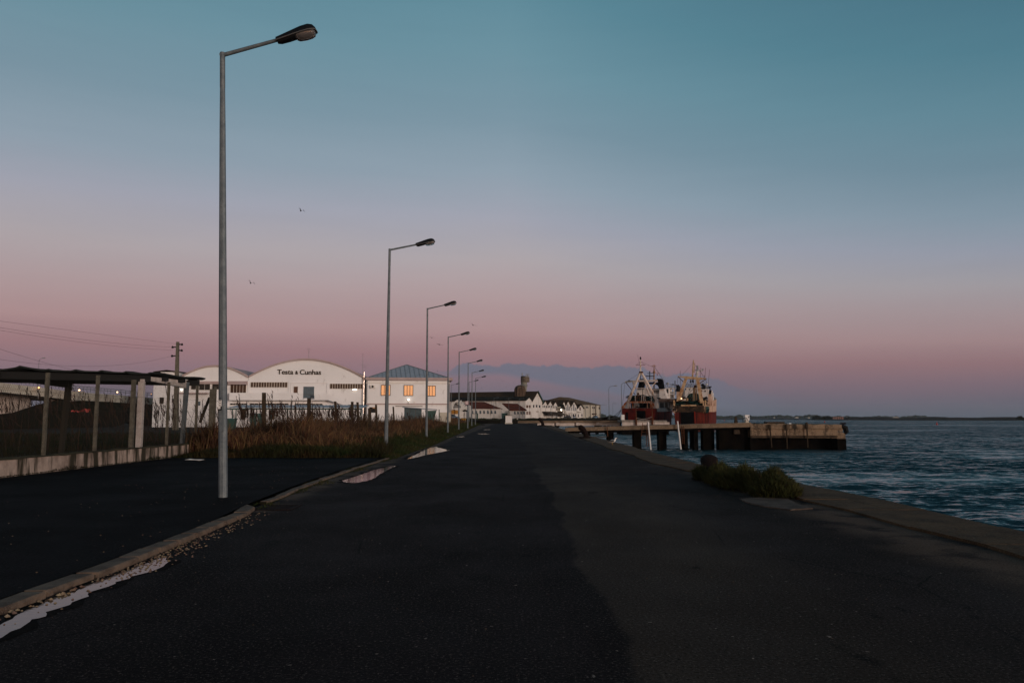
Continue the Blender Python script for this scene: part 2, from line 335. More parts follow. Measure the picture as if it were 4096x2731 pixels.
# top edge of the bank: slopes down to the right beyond az 3
tp = t.math('MULTIPLY_ADD', t.math('MAXIMUM', t.math('SUBTRACT', az, 6.0), 0), -.07, 3.8); tp = t.math('MULTIPLY_ADD', t.math('MAXIMUM', t.math('SUBTRACT', az, 11.5), 0), -.22, tp); tp = t.math('MULTIPLY_ADD', t.math('MAXIMUM', t.math('SUBTRACT', -2.0, az), 0), -.12, tp)
top = t.math('ADD', tp, t.math('ADD', t.math('MULTIPLY_ADD', t.noise(t.vmath('MULTIPLY', d, (1,1,.6)), 13, 6, .62), 3.0, -1.5), t.math('MULTIPLY_ADD', cn2, .5, -.25)))
up = t.sstep(t.math('SUBTRACT', top, elev), -.04, .16)
lowe = t.math('MULTIPLY_ADD', t.math('MAXIMUM', t.math('ADD', az, .5), 0), -.15, 2.95)
dn = t.sstep(t.math('SUBTRACT', elev, t.math('ADD', lowe, t.math('MULTIPLY_ADD', cn2, .9, -.45))), -.3, .25)
xm = t.math('MULTIPLY', t.sstep(az, -6.5, -3.5), t.sstep(az, 21, 12))
front = t.mix(t.math('MULTIPLY', t.math('MULTIPLY', up, dn), t.math('MULTIPLY', xm, .80)), front, s2l((104,110,126)))
# small second cloud far left of the bank
ba = R(168); bdir = (math.sin(ba), math.cos(ba), 0)
dt = t.node('ShaderNodeVectorMath', operation='DOT_PRODUCT'); t.put(dt.inputs[0], d); dt.inputs[1].default_value = bdir
m_ = t.sstep(dt.outputs['Value'], -.15, .95)
back = t.ramp(t.math('DIVIDE', t.math('ADD', elev, 5), 95), [(E(-5), (.5,.22,.12)), (E(0), (1.0,.46,.22)), (E(3), (1.0,.50,.26)), (E(8), (.80,.48,.33)), (E(16), (.48,.38,.36)), (E(32), (.22,.28,.34)), (E(60), (.09,.16,.22)), (1, (.05,.11,.17))])
sky = t.node('ShaderNodeTexSky', sky_type='NISHITA'); sky.sun_disc = False; sky.sun_elevation = R(SUN_EL); sky.sun_rotation = R(SUN_AZ); sky.altitude = 0; sky.air_density = 1.5; sky.dust_density = 2
glow = t.mix(1.0, back, t.mix(1.0, sky.outputs[0], (.02,.02,.02), 'MULTIPLY'), 'ADD')
col = t.mix(m_, front, glow)
t.put(bg.inputs[0], col); bg.inputs[1].default_value = 1.0
# afterglow: one warm, very soft, very low sun behind the camera
sd = bpy.data.lights.new('sun', 'SUN'); so = bpy.data.objects.new('sun', sd); COL.objects.link(so)
sd.energy = SUN_E; sd.angle = R(14); sd.color = (1.0, .85, .77)
el = R(SUN_EL); sa = R(SUN_AZ); sv = Vector((math.sin(sa)*math.cos(el), math.cos(sa)*math.cos(el), math.sin(el)))
so.rotation_euler = sv.to_track_quat('Z', 'Y').to_euler(); so.location = (20, -40, 30)
# ---------------------------------------------------------------- sea
def make_sea():
    na, nr = 520, 760
    az = np.radians(np.linspace(-4, 88, na)); r = 6.0*np.exp(np.linspace(0, math.log(1500/6.0), nr))
    A, Rr = np.meshgrid(az, r, indexing='ij'); x = Rr*np.sin(A); y = Rr*np.cos(A); z = np.zeros_like(x)
    step = Rr*(math.log(1500/6.0)/nr)
    rs = np.random.RandomState(3); main = math.radians(-62)
    for i in range(54):
        L = .42*1.058**i*rs.uniform(.9, 1.1); L = min(L, 12)
        th = main + rs.normal(0, .55); k = 2*math.pi/L; ph = rs.uniform(0, 7)
        amp = .016*min(L, 1.8)**.9*(1 if L < 2 else (2/L)**1.1)
        fade = np.clip((L/step-5.0)/6.0, 0, 1)
        arg = k*(x*math.cos(th)+y*math.sin(th))+ph
        z += amp*fade*(np.sin(arg)+.28*np.sin(2*arg+.6))
    # calmer streaks and gusts
    g = .5+.5*np.sin(x*.055+1.3*np.sin(y*.03)+.4)*np.sin(y*.085+1.1*np.sin(x*.04))
    z *= (.55+.75*g); z += -1.62
    v = np.stack([x, y, z], -1).reshape(-1, 3)
    i, j = np.meshgrid(np.arange(na-1), np.arange(nr-1), indexing='ij'); a = (i*nr+j).ravel()
    f = np.stack([a, a+1, a+nr+1, a+nr], -1)
    o = np_mesh('sea', v, f.ravel(), np.full(len(f), 4), M['sea']); o.data.polygons.foreach_set('use_smooth', [True]*len(o.data.polygons)); tag(o, kind='structure')
make_sea()
mb = MB(); mb.add([(-9000,-4000,-1.95),(9000,-4000,-1.95),(9000,9500,-1.95),(-9000,9500,-1.95)], [(0,1,2,3)]); struct('water', mb, M['sea'])
# ---------------------------------------------------------------- land
QX = [(-60,6.9),(0,6.9),(6,6.95),(12,7.05),(16,7.1),(20,6.75),(26,6.35),(34,6.3),(45,6.45),(60,6.55),(80,6.6),(110,6.8),(150,7.6),(178,8.0)]
def qx(y):
    for (a, b), (c, e) in zip(QX, QX[1:]):
        if a <= y <= c: return b+(e-b)*(y-a)/(c-a)
    return QX[-1][1] if y > QX[-1][0] else QX[0][1]
# whole land sheet: one ground to the horizon on the land side
ys = [-60,-20,0,10,20,30,45,60,80,110,150,178]
edge = [(qx(y)-.35, y) for y in ys]
mb = MB(); n = len(edge)
mb.add([(x,y,-.06) for x,y in edge]+[(-14,y,-.06) for x,y in edge], [(i,i+1,n+i+1,n+i) for i in range(n-1)])
mb.add([(x,y,-.06) for x,y in edge]+[(x,y,-3) for x,y in edge], [(i,i+1,n+i+1,n+i) for i in range(n-1)])
struct('ground', mb, M['soil'])
# fields left of the fence and the raised land beyond the road's end
def fieldz(x, y):
    a = max(0, min(1, (y-172)/22)); base = -.03+a*.93
    return base+.05*math.sin(x*.7+y*.31)*math.sin(y*.23-x*.2)
mb = MB()
xs = [-1800,-700,-300,-150,-90,-60,-45,-35,-28,-22,-18,-15,-13.15]; yy = [-60,-10,0,8,16,22,28,36,46,60,80,105,135,172,180,190,230,300,420,700,1500]
vs = [(x,y,fieldz(x,y)) for y in yy for x in xs]; k = len(xs)
mb.add(vs, [(j*k+i, j*k+i+1, (j+1)*k+i+1, (j+1)*k+i) for j in range(len(yy)-1) for i in range(k-1)])
struct('field', mb, M['field'], smooth=True)
# verge mound beyond the parking lot
LEFT = [(0,1015),(340,885),(700,750),(1010,630),(1420,455),(1800,290),(1850,250)]
kerbA = [G(x/1.8092, y/1.8092+1900, .0) for x, y in LEFT]
kerbA = [Vector((kerbA[0].x+.02, -6, 0)), Vector((kerbA[0].x+.01, 3, 0))]+kerbA
RIGHT = [(1070,2013),(1133,1991),(1194,1961),(1300,1921),(1427,1877),(1538,1841),(1587,1828),(1654,1805),(1720,1783),(1853,1727),(1914,1700)]
kerbB = [G(x, y, 0) for x, y in RIGHT]
def kx(y, pts=None):
    p = kerbA+kerbB
    for a, b in zip(p, p[1:]):
        if a.y <= y <= b.y: return a.x+(b.x-a.x)*(y-a.y)/max(1e-6, b.y-a.y)
    return p[-1].x if y > p[-1].y else p[0].x
LOT_END = 30.2
mb = MB(); yy = [LOT_END-.3,31.5,34,38,44,52,62,75,90,108,128,145,160,172]
def vz(dx, y):                # height of the verge at dx left of the kerb
    return .02+(.30*min(1, dx/1.6)+.04*math.sin(y*.9+dx*2))*max(0, min(1, (y-LOT_END)/3.5))
cols = [.0,.8,1.7,3,5,8.8]; vs = []
for y in yy:
    for c in cols:
        x = kx(y)-c
        if c == cols[-1]: x = -14
        vs.append((x, y, vz(c, y)))
k = len(cols); mb.add(vs, [(j*k+i, j*k+i+1, (j+1)*k+i+1, (j+1)*k+i) for j in range(len(yy)-1) for i in range(k-1)])
struct('verge', mb, M['field'], smooth=True)
# parking lot of smooth new asphalt
mb = MB(); yy = [-40,0,6,8,10,12,14,17,20,24,27,LOT_END]
vs = []
for y in yy: vs += [(kx(y)-.24, y, .055), (-13.06, y, .055)]
for i, y in enumerate(yy[:-1]): pass
mb.add(vs, [(2*i, 2*i+2, 2*i+3, 2*i+1) for i in range(len(yy)-1)]); mb.add([vs[-2], vs[-1], (vs[-1][0], LOT_END, -.05), (vs[-2][0], LOT_END, -.05)], [(0,1,2,3)])
struct('parking_lot', mb, M['lot'])
# road
mb = MB(); yy = [-40,0,3,6,8,10,12,14,17,20,24,28,33,39,46,56,70,90,115,145,178]; vs = []
capw = lambda y: 1.35+.12*math.sin(y*.5)+.08*math.sin(y*1.7)
for y in yy: vs += [(kx(y)+(.0 if y > 12 else 0)-.02, y, 0), (qx(y)-capw(y)+.06, y, 0)]
mb.add(vs, [(2*i, 2*i+1, 2*i+3, 2*i+2) for i in range(len(yy)-1)])
mb.add([(-60,178,0),(9,178,0),(9,196,.0),(-60,196,.0)], [(0,1,2,3)])
struct('road', mb, M['road'])
mb = MB(); mb.grid(lambda a, b: (-60+70*a, 196+10*b, -.0+.95*b+.12*math.sin(a*90)*b), 60, 4); struct('embankment', mb, M['field'], smooth=True)
land = [(9,196),(9.5,230),(9,300),(11,322),(30,362),(52,405),(60,425),(85,520),(110,700),(-60,1500),(-60,196)]
mb = MB(); mb.prism([(x,y,.88) for x,y in land], [(x,y,-3) for x,y in land]); struct('far_quay', mb, M['field'])
# quay edge of old concrete slabs, broken and uneven
def quay_edge():
    mb = MB(); y = -8.0; i = 0
    ys_ = [-8+2.0*k for k in range(94)]; yq = [v for v in ys_ if v < 178]
    mb.loft([[(qx(v)-capw(v)+.06,v,-.3),(qx(v)-capw(v)+.06,v,.012),(qx(v)-.05,v,.012),(qx(v)-.05,v,-3.0)] for v in yq])
    while y < 178:
        L = (1.9 if y < 40 else 4.5)*rnd.uniform(.8, 1.25)
        y1 = y+L
        for a, b, zt in ((0, .55, .040), (.555, 1.0, .034)):
            zt += rnd.uniform(-.006, .006); w0, w1 = capw(y), capw(y1-.03)
            xa0 = qx(y)-w0*(1-a); xb0 = qx(y)-w0*(1-b); xa1 = qx(y1)-w1*(1-a); xb1 = qx(y1)-w1*(1-b)
            if b == 1.0: xb0 += rnd.uniform(-.03, .04); xb1 += rnd.uniform(-.03, .04)
            z1 = zt+rnd.uniform(-.004, .004)
            bot = -.3 if b < 1 else -3.0
            mb.hexa([(xa0,y,bot),(xb0,y,bot),(xb1,y1-.012,bot),(xa1,y1-.012,bot)], [(xa0,y,zt),(xb0,y,zt),(xb1,y1-.012,z1),(xa1,y1-.012,z1)])
        y = y1; i += 1
    return mb
struct('quay_edge', quay_edge(), M['quay'])
# raised broken slab by the shrub
pts = [(2960,1994),(3060,1985),(3150,1992),(3185,2012),(3250,2030),(3160,2036),(3050,2022),(2990,2008)]
mb = MB(); pp = []
for i, q in enumerate(pts):
    q2 = pts[(i+1) % len(pts)]
    for k in range(5): pp.append(G(q[0]+(q2[0]-q[0])*k/5+rnd.uniform(-3,3), q[1]+(q2[1]-q[1])*k/5+rnd.uniform(-.8,.8), .022))
a = pp; mb.prism([p-Vector((0,0,.2)) for p in a], a)
single('concrete_slab', mb, mat('pale_slab', (.10,.075,.06), .95, (.055,.042,.034), 4, bump=.8, bs=30), 'pale broken concrete slab at the road edge in front of the green shrub', 'slab')
# ---------------------------------------------------------------- kerb stones
def stones(path, step, mb, h0=.062, wv0=.22):
    for a, b in zip(path, path[1:]):
        L = (b-a).length; k = max(1, int(round(L/step))); d = (b-a)/L; nrm = Vector((-d.y, d.x, 0))
        for i in range(k):
            s0 = a+d*(L*i/k+.03); s1 = a+d*(L*(i+1)/k-.03); j = rnd.uniform(-.010, .010); h = h0+rnd.uniform(-.005, .005); tl = rnd.uniform(-.005, .005)
            wv = wv0+rnd.uniform(-.01, .01); c = .02
            ring = lambda p, hh: [p+nrm*j+Vector((0,0,-.15)), p+nrm*j+Vector((0,0,hh-c)), p+nrm*(j+c*.8)+Vector((0,0,hh)), p+nrm*(wv+j)+Vector((0,0,hh-.005)), p+nrm*(wv+j)+Vector((0,0,-.15))]
            mb.loft([ring(s0, h), ring(s1, h+tl)])
bed = MB()
for pth in (kerbA, [p for p in kerbB if p.y < 34]):
    rings = []
    for i, p in enumerate(pth):
        d_ = (pth[min(i+1, len(pth)-1)]-pth[max(i-1, 0)]).normalized(); nn = Vector((-d_.y, d_.x, 0))
        rings.append([p+nn*.03+Vector((0,0,-.15)), p+nn*.03+Vector((0,0,.032)), p+nn*.14+Vector((0,0,.036)), p+nn*.14+Vector((0,0,-.15))])
    bed.loft(rings)
struct('kerb_joint_soil', bed, M['soil'])
mb = MB(); stones(kerbA, .62, mb); 
end = kerbA[-1]; stones([end, end+Vector((-.28,.42,0))], .5, mb, .055)
stones([p for p in kerbB if p.y < 34], .8, mb, .045, .16)
struct('kerb', mb, M['kerb'])
# drain grate in the gap of the kerb
c = G(1108, 2030, 0)
th = thing('drain_grate', (c.x, c.y, 0), 'dark iron drain grate set in the road by the kerb gap near the tallest lamp', 'drain')
mb = MB(); x0, x1, y0, y1 = c.x-.32, c.x+.30, c.y-.32, c.y+.32
for a in ((x0-.05,y0-.05,x1+.05,y0),(x0-.05,y1,x1+.05,y1+.05),(x0-.05,y0,x0,y1),(x1,y0,x1+.05,y1)): mb.box(a[0],a[1],-.05,a[2],a[3],.014)
part('frame', mb, M['bollard'], th)
mb = MB(); mb.box(x0,y0,-.04,x1,y1,-.03)
for i in range(11):
    xx = x0+.03+i*.055; mb.box(xx, y0, -.03, xx+.022, y1, .010)
part('grille', mb, M['bollard'], th)
# puddles
def puddle(pts, label, z=.006):
    P = [G(x, y, z) for x, y in pts]; out = []
    for i, p in enumerate(P):
        q = P[(i+1) % len(P)]; k = max(2, int((q-p).length/.10)); k = min(k, 14)
        for j in range(k):
            v = p.lerp(q, j/k); a = min(.05, (q-p).length*.1)
            out.append((v.x+rnd.uniform(-a, a)*.7, v.y+rnd.uniform(-a, a), z))
    mb = MB(); mb.add(out, [tuple(range(len(out)))]); c = centre(mb)
    o = part('puddle', mb, M['puddle'], None, loc=c, recalc=False); o.data.flip_normals() if o.data.polygons[0].normal.z < 0 else None
    tag(o, label, 'puddle', 'puddles on the road')
    ring = []; n = len(out); cx_ = sum(p[0] for p in out)/n; cy_ = sum(p[1] for p in out)/n
    for i, p in enumerate(out):
        a, b_ = Vector(out[i-3]), Vector(out[(i+3) % n]); d_ = b_-a; nn = Vector((d_.y, -d_.x, 0)).normalized() if d_.length > 1e-5 else Vector((0,0,0)); w_ = .05+.05*math.sin(i*.7)+rnd.uniform(-.02,.03)
        ring.append((p, nn*max(.015, w_)*min(3, 1+p[1]*.03)))
    area = sum(out[i-1][0]*out[i][1]-out[i][0]*out[i-1][1] for i in range(n)); sg_ = 1 if area > 0 else -1
    mb = MB(); vs = [(p[0], p[1], .0045) for p, o_ in ring]+[(p[0]+sg_*o_.x, p[1]+sg_*o_.y, .0035) for p, o_ in ring]
    mb.add(vs, [(i, (i+1) % n, n+(i+1) % n, n+i) for i in range(n)]); w2 = part('wet_edge', mb, M['wet'], o, recalc=False)
    if sum(f.normal.z for f in w2.data.polygons) < 0: w2.data.flip_normals()
sc_ = lambda L, s, x0, y0: [(x/s+x0, y/s+y0) for x, y in L]
puddle(sc_([(-60,1210),(80,1130),(200,1075),(230,1042),(330,1022),(345,985),(490,935),(640,872),(640,845),(720,825),(850,768),(1030,712),(1150,680),(1225,630),(1200,588),(1010,655),(700,765),(570,822),(330,905),(130,1010),(50,1060),(-60,1110)], 1.809, 0, 1900), 'long rippled puddle along the kerb in the foreground, mirroring lilac sky')
puddle(sc_([(130,490),(250,450),(350,415),(480,383),(515,385),(430,425),(360,470),(300,495),(210,508),(150,503)], 1.809, 1300, 1650), 'pink reflecting puddle at the kerb beyond the drain grate')
puddle(sc_([(590,335),(700,280),(760,253),(800,246),(860,262),(905,272),(800,292),(730,305),(640,328)], 1.809, 1300, 1650), 'puddle with bright window reflections beside the grass verge')
for L, s in (([(255,993),(362,989),(372,996),(262,1003)], 'thin far puddle near the third street lamp beside the grass'), ([(515,953),(640,950),(705,960),(600,964)], 'thin puddle in mid road before the white kiosk, lower of two slivers'), ([(620,898),(705,896),(715,902),(625,905)], 'thin bright sliver of water farther up the road'), ([(530,824),(600,824),(650,836),(600,840),(560,832)], 'farthest puddle at the tip of the grass verge')):
    puddle(sc_(L, 3.36, 1750, 1450), s)
# gravel washed along the kerb
mb = MB(); rs = np.random.RandomState(5)
def pebble(x, y, z, r):
    ph = rs.rand(8)*.5+.75
    v = [(x+r*ph[0],y,z),(x,y+r*.8*ph[1],z),(x-r*ph[2],y,z),(x,y-r*.8*ph[3],z),(x+.2*r*rs.randn(),y,z+r*.75*ph[4]),(x,y,z-r*.3),(x+.6*r,y+.5*r,z+.35*r),(x-.6*r,y-.5*r,z+.3*r)]
    mb.add(v, [(0,1,6),(1,4,6),(6,4,0),(1,2,4),(2,3,7),(3,4,7),(7,4,2),(3,0,4),(0,3,5),(3,2,5),(2,1,5),(1,0,5)])
for i in range(420):
    y = 7.6+rs.gamma(2.2, .9) if i < 300 else rs.uniform(5.5, 13.5); x = kx(y)+abs(rs.normal(0, .16))+.02; pebble(x, y, .006, rs.uniform(.005, .018))
for i in range(26): 
    y = rs.uniform(5.8, 7.6); pebble(kx(y)+.04+abs(rs.normal(0,.05)), y, .01, rs.uniform(.015, .032))
for i in range(330): pebble(rs.uniform(-4, 6), rs.uniform(3.5, 26), .004, rs.uniform(.003, .008))
for i in range(160): 
    y = rs.uniform(6, 24); pebble(kx(y)-.3-abs(rs.normal(0, 2.2)), y, .088, rs.uniform(.004, .012))
tag(part('gravel', mb, M['pebble'], None, recalc=True), 'loose pale gravel washed along the kerb and scattered on the asphalt', 'gravel', kind='stuff')
# ---------------------------------------------------------------- grass and reeds
def blades(name, m, pos, h, lean, wd, heads=None, parts=1):
    n = len(pos); rs = nprg; th = rs.uniform(0, 2*np.pi, n); wx, wy = np.cos(th)*wd/2, np.sin(th)*wd/2
    lx, ly = lean[:,0], lean[:,1]
    P = np.zeros((n, 5, 3)); P[:,0] = pos; P[:,1] = pos; P[:,0,0] -= wx; P[:,0,1] -= wy; P[:,1,0] += wx; P[:,1,1] += wy
    mid = pos.copy(); mid[:,0] += lx*h*.35; mid[:,1] += ly*h*.35; mid[:,2] += h*.58
    P[:,2] = mid; P[:,3] = mid; P[:,2,0] += wx*.75; P[:,2,1] += wy*.75; P[:,3,0] -= wx*.75; P[:,3,1] -= wy*.75
    P[:,4] = pos; P[:,4,0] += lx*h; P[:,4,1] += ly*h; P[:,4,2] += h*(1-.18*np.minimum(1, np.hypot(lx, ly)))
    b = (np.arange(n)*5)[:,None]; q = b+np.array([[0,1,2,3]]); tr = b+np.array([[3,2,4]])
    F = np.concatenate([q, tr], 1).ravel(); S = np.tile([4,3], n)
    return P.reshape(-1, 3), F, S
def join(sets):
    V = []; F = []; S = []; o = 0
    for v, f, s in sets: V.append(v); F.append(f+o); S.append(s); o += len(v)
    return np.concatenate(V), np.concatenate(F), np.concatenate(S)
kxv = np.vectorize(kx)
def scatter_verge(n, y0, y1, d0, d1, power=1.6):
    y = y0+(y1-y0)*nprg.rand(n)**power; d = d0+(d1-d0)*nprg.rand(n); x = kxv(y)-d
    z = .02+.30*np.minimum(1, d/1.6)*np.clip((y-LOT_END)/3.5, 0, 1)
    return np.stack([x, y, z-.02], 1), d
# reeds: brown thicket
p1, d1 = scatter_verge(13000, 31.8, 60, 1.3, 8.6, 1.25); p2, d2 = scatter_verge(13000, 60, 165, 1.6, 11, 1.2)
keep = nprg.rand(len(d1)) < np.clip((d1-1.2)/2.2, .08, 1); p1, d1 = p1[keep], d1[keep]; keep = nprg.rand(len(d2)) < np.clip((d2-1.2)/2.2, .08, 1); p2, d2 = p2[keep], d2[keep]
pos = np.concatenate([p1, p2]); n = len(pos); clump = .5+.5*np.sin(pos[:,0]*1.1+np.sin(pos[:,1]*.4)*2)*np.sin(pos[:,1]*.55+pos[:,0]*.3)
edge_f = np.clip((np.concatenate([d1, d2])-1.2)/2.6, .42, 1)
gap = np.clip(.5+1.4*np.sin(pos[:,0]*.9+1.7*np.sin(pos[:,1]*.21))*np.sin(pos[:,1]*.33+pos[:,0]*.15), .35, 1); h = (.70+.60*clump+.75*nprg.rand(n)**2)*edge_f*gap
lean = np.stack([.16+.28*nprg.randn(n), .24*nprg.randn(n)], 1)
s1 = blades('', None, pos, h, lean, .022+.012*nprg.rand(n)+pos[:,1]*.0003)
lf = nprg.randint(0, n, 30000); p = pos[lf].copy(); p[:,2] += h[lf]*nprg.uniform(.1, .55, len(lf)); 
s2 = blades('', None, p, .35+.45*nprg.rand(len(lf)), np.stack([nprg.randn(len(lf))*.7, nprg.randn(len(lf))*.6], 1), np.full(len(lf), .03))
V, F, S = join([s1, s2]); o = np_mesh('reeds', V, F, S, M['reed']); tag(o, 'dense thicket of dry reddish brown reeds behind the green verge', 'reeds', kind='stuff')
# reed plumes
def plumes(xy, z0, hh, seed=1):
    rs = np.random.RandomState(seed); sets = []; n = len(xy)
    pos = np.column_stack([xy, z0]); lean = np.stack([-.10+.16*rs.randn(n), .1*rs.randn(n)], 1)
    sets.append(blades('', None, pos, hh, lean, np.full(n, .022)))
    for k in range(12):
        f = .72+.27*k/11; q = pos.copy(); q[:,0] += lean[:,0]*hh*f*.9; q[:,1] += lean[:,1]*hh*f*.9; q[:,2] += hh*f*.98*(1-.1*np.abs(lean[:,0]))
        sets.append(blades('', None, q, .22+.10*rs.rand(n)-.012*k, np.stack([-.55+.7*rs.randn(n)*.5, .4*rs.randn(n)], 1), np.full(n, .035)))
    for k in range(3):
        f = .2+.2*k; q = pos.copy(); q[:,0] += lean[:,0]*hh*f*.6; q[:,2] += hh*f
        sets.append(blades('', None, q, .5+.3*rs.rand(n), np.stack([-.4+.8*rs.randn(n), .4*rs.randn(n)], 1), np.full(n, .03)))
    return join(sets)
xy = []; hs = []
for i in range(150):   # tops showing between the lamp pole and the second lamp
    D = rnd.uniform(36, 60); px = rnd.uniform(960, 1440); p = PD(px, HOR, D); xy.append((p.x, D)); hs.append(1.75+.55*rnd.random()*max(0, 1-abs(px-1120)/330)+rnd.uniform(-.15, .15))
for i in range(60):
    D = rnd.uniform(60, 120); px = rnd.uniform(1440, 1800); p = PD(px, HOR, D); xy.append((p.x, D)); hs.append(1.55+rnd.uniform(-.2, .25))
for px, py, D in ((985,1570,34),(1005,1575,34.5),(1080,1560,38),(1100,1566,38.5),(1125,1575,39),(1160,1578,41),(1195,1570,42)): p = PD(px, py, D); xy.append((p.x, D)); hs.append(p.z-.3)
V, F, S = plumes(np.array(xy), np.full(len(xy), .28), np.array(hs)); o = np_mesh('plumed_reeds', V, F, S, M['plume']); tag(o, 'tall feathery reed plumes rising above the brown thicket', 'reeds', kind='stuff')
xy = []; hs = []
for i in range(120):   # reeds inside the fenced field
    D = rnd.uniform(34, 50); px = rnd.uniform(330, 960); p = PD(px, HOR, D)
    if p.x > -14.2: continue
    xy.append((p.x, D)); hs.append(rnd.uniform(1.8, 3.1))
for i in range(40):
    D = rnd.uniform(32, 44); px = rnd.uniform(0, 330); p = PD(px, HOR, D); xy.append((p.x, D)); hs.append(rnd.uniform(2.2, 3.2))
V, F, S = plumes(np.array(xy), np.zeros(len(xy)), np.array(hs), 4); o = np_mesh('field_reeds', V, F, S, M['plume']); tag(o, 'sparse tall reed stalks in the fenced field behind the wire mesh', 'reeds', kind='stuff')
# green grass strip along the road and mixed grass in the field
p1, d1 = scatter_verge(30000, LOT_END, 60, -.10, 5.0, 1.3); p2, d2 = scatter_verge(22000, 60, 172, -.12, 4.6, 1.1)
pos = np.concatenate([p1, p2]); n = len(pos); dd = np.concatenate([d1, d2]); cl = .5+.5*np.sin(pos[:,1]*1.3+pos[:,0]*.8)*np.sin(pos[:,1]*.37+1.2*pos[:,0])
h = (.09+.30*np.clip(dd/2.2, 0, 1))*(.55+.75*cl+.3*nprg.rand(n)); V, F, S = blades('', None, pos, h, nprg.randn(n, 2)*.45, .016+.0005*pos[:,1])
o = np_mesh('verge_grass', V, F, S, M['grass_green']); tag(o, 'dark green grass of the verge between the road edge and the reeds', 'grass', kind='stuff')
n = 42000; y = 13+60*nprg.rand(n)**1.5; x = -13.6-nprg.rand(n)*(6+y*.62); pos = np.stack([x, y, np.full(n, -.03)], 1)
cl = .5+.5*np.sin(x*.5+y*.3)*np.sin(y*.4-x*.2); V, F, S = blades('', None, pos, (.16+.5*cl*nprg.rand(n)), nprg.randn(n, 2)*.4, .02+.0007*y)
o = np_mesh('field_grass', V, F, S, M['grass_dry']); tag(o, 'rough green and brown grass of the fenced field', 'grass', kind='stuff')
# tussocks at the far edge of the parking lot, weeds under the fence
n = 14000; y = LOT_END-.1+3.4*nprg.rand(n)**1.3; x = -13+8.0*nprg.rand(n); pos = np.stack([x, y, np.full(n, .05)], 1); cl = .5+.5*np.sin(x*2.1)*np.sin(x*.9+1)
V, F, S = blades('', None, pos, (.12+.45*cl)*(.5+.5*nprg.rand(n))*(1+.25*(y-LOT_END)), nprg.randn(n, 2)*.5, np.full(n, .022))
o = np_mesh('tussock_grass', V, F, S, mat('dull_green_tussock', (.016,.018,.007), .9, (.040,.024,.010), .6, island=.4)); tag(o, 'low tussocks of dull grass along the far edge of the parking lot', 'grass', kind='stuff')
n = 1500; y = 17+19*nprg.rand(n); x = -13.02+.22*nprg.rand(n)**2; pos = np.stack([x, y, np.full(n, .08)], 1); cl = np.clip(np.sin(y*1.7)*np.sin(y*.6), 0, 1)
V, F, S = blades('', None, pos, .03+.16*cl*nprg.rand(n), nprg.randn(n, 2)*.5, np.full(n, .014))
o = np_mesh('wall_weeds', V, F, S, M['grass_dry']); tag(o, 'small weeds along the foot of the low stained wall', 'weeds', kind='stuff')
n = 9000; x = -60+68*nprg.rand(n); y = 196+10*nprg.rand(n); pos = np.stack([x, y, .95*(y-196)/10], 1); V, F, S = blades('', None, pos, .15+.3*nprg.rand(n), nprg.randn(n, 2)*.4, np.full(n, .08))
o = np_mesh('bank_grass', V, F, S, M['grass_green']); tag(o, 'strip of rough grass on the bank where the road ends', 'grass', kind='stuff')
n = 16000; t_ = nprg.rand(n); x = -30+90*t_; y = np.where(x < 8, 222+22*nprg.rand(n), 318+(x-8)*2.15+3*nprg.rand(n)); pos = np.stack([x, y, np.full(n, .86)], 1)
V, F, S = blades('', None, pos, (.15+.5*nprg.rand(n)*(.4+.6*np.sin(x*.9)**2)), nprg.randn(n, 2)*.4, np.full(n, .16))
o = np_mesh('far_hedge', V, F, S, mat('dark_far_grass', (.018,.020,.010), .95, (.03,.026,.012), .1, island=.4)); tag(o, 'dark ragged vegetation along the foot of the old warehouses', 'vegetation', kind='stuff')
n = 2600; y = 13.8+17*nprg.rand(n); ok = np.clip(np.sin(y*1.1)*.6+np.sin(y*2.7)*.5+.25, 0, 1); x = kxv(y)+.02+.16*np.abs(nprg.randn(n))*ok; x = np.where(nprg.rand(n) < .3, kxv(y)-.16, x); pos = np.stack([x, y, np.full(n, .0)], 1)
V, F, S = blades('', None, pos, .015+.09*ok*nprg.rand(n), nprg.randn(n, 2)*.6, np.full(n, .012))
o = np_mesh('kerb_weeds', V, F, S, M['grass_green']); tag(o, 'moss and small weeds growing along the kerb beyond the drain grate', 'weeds', kind='stuff')
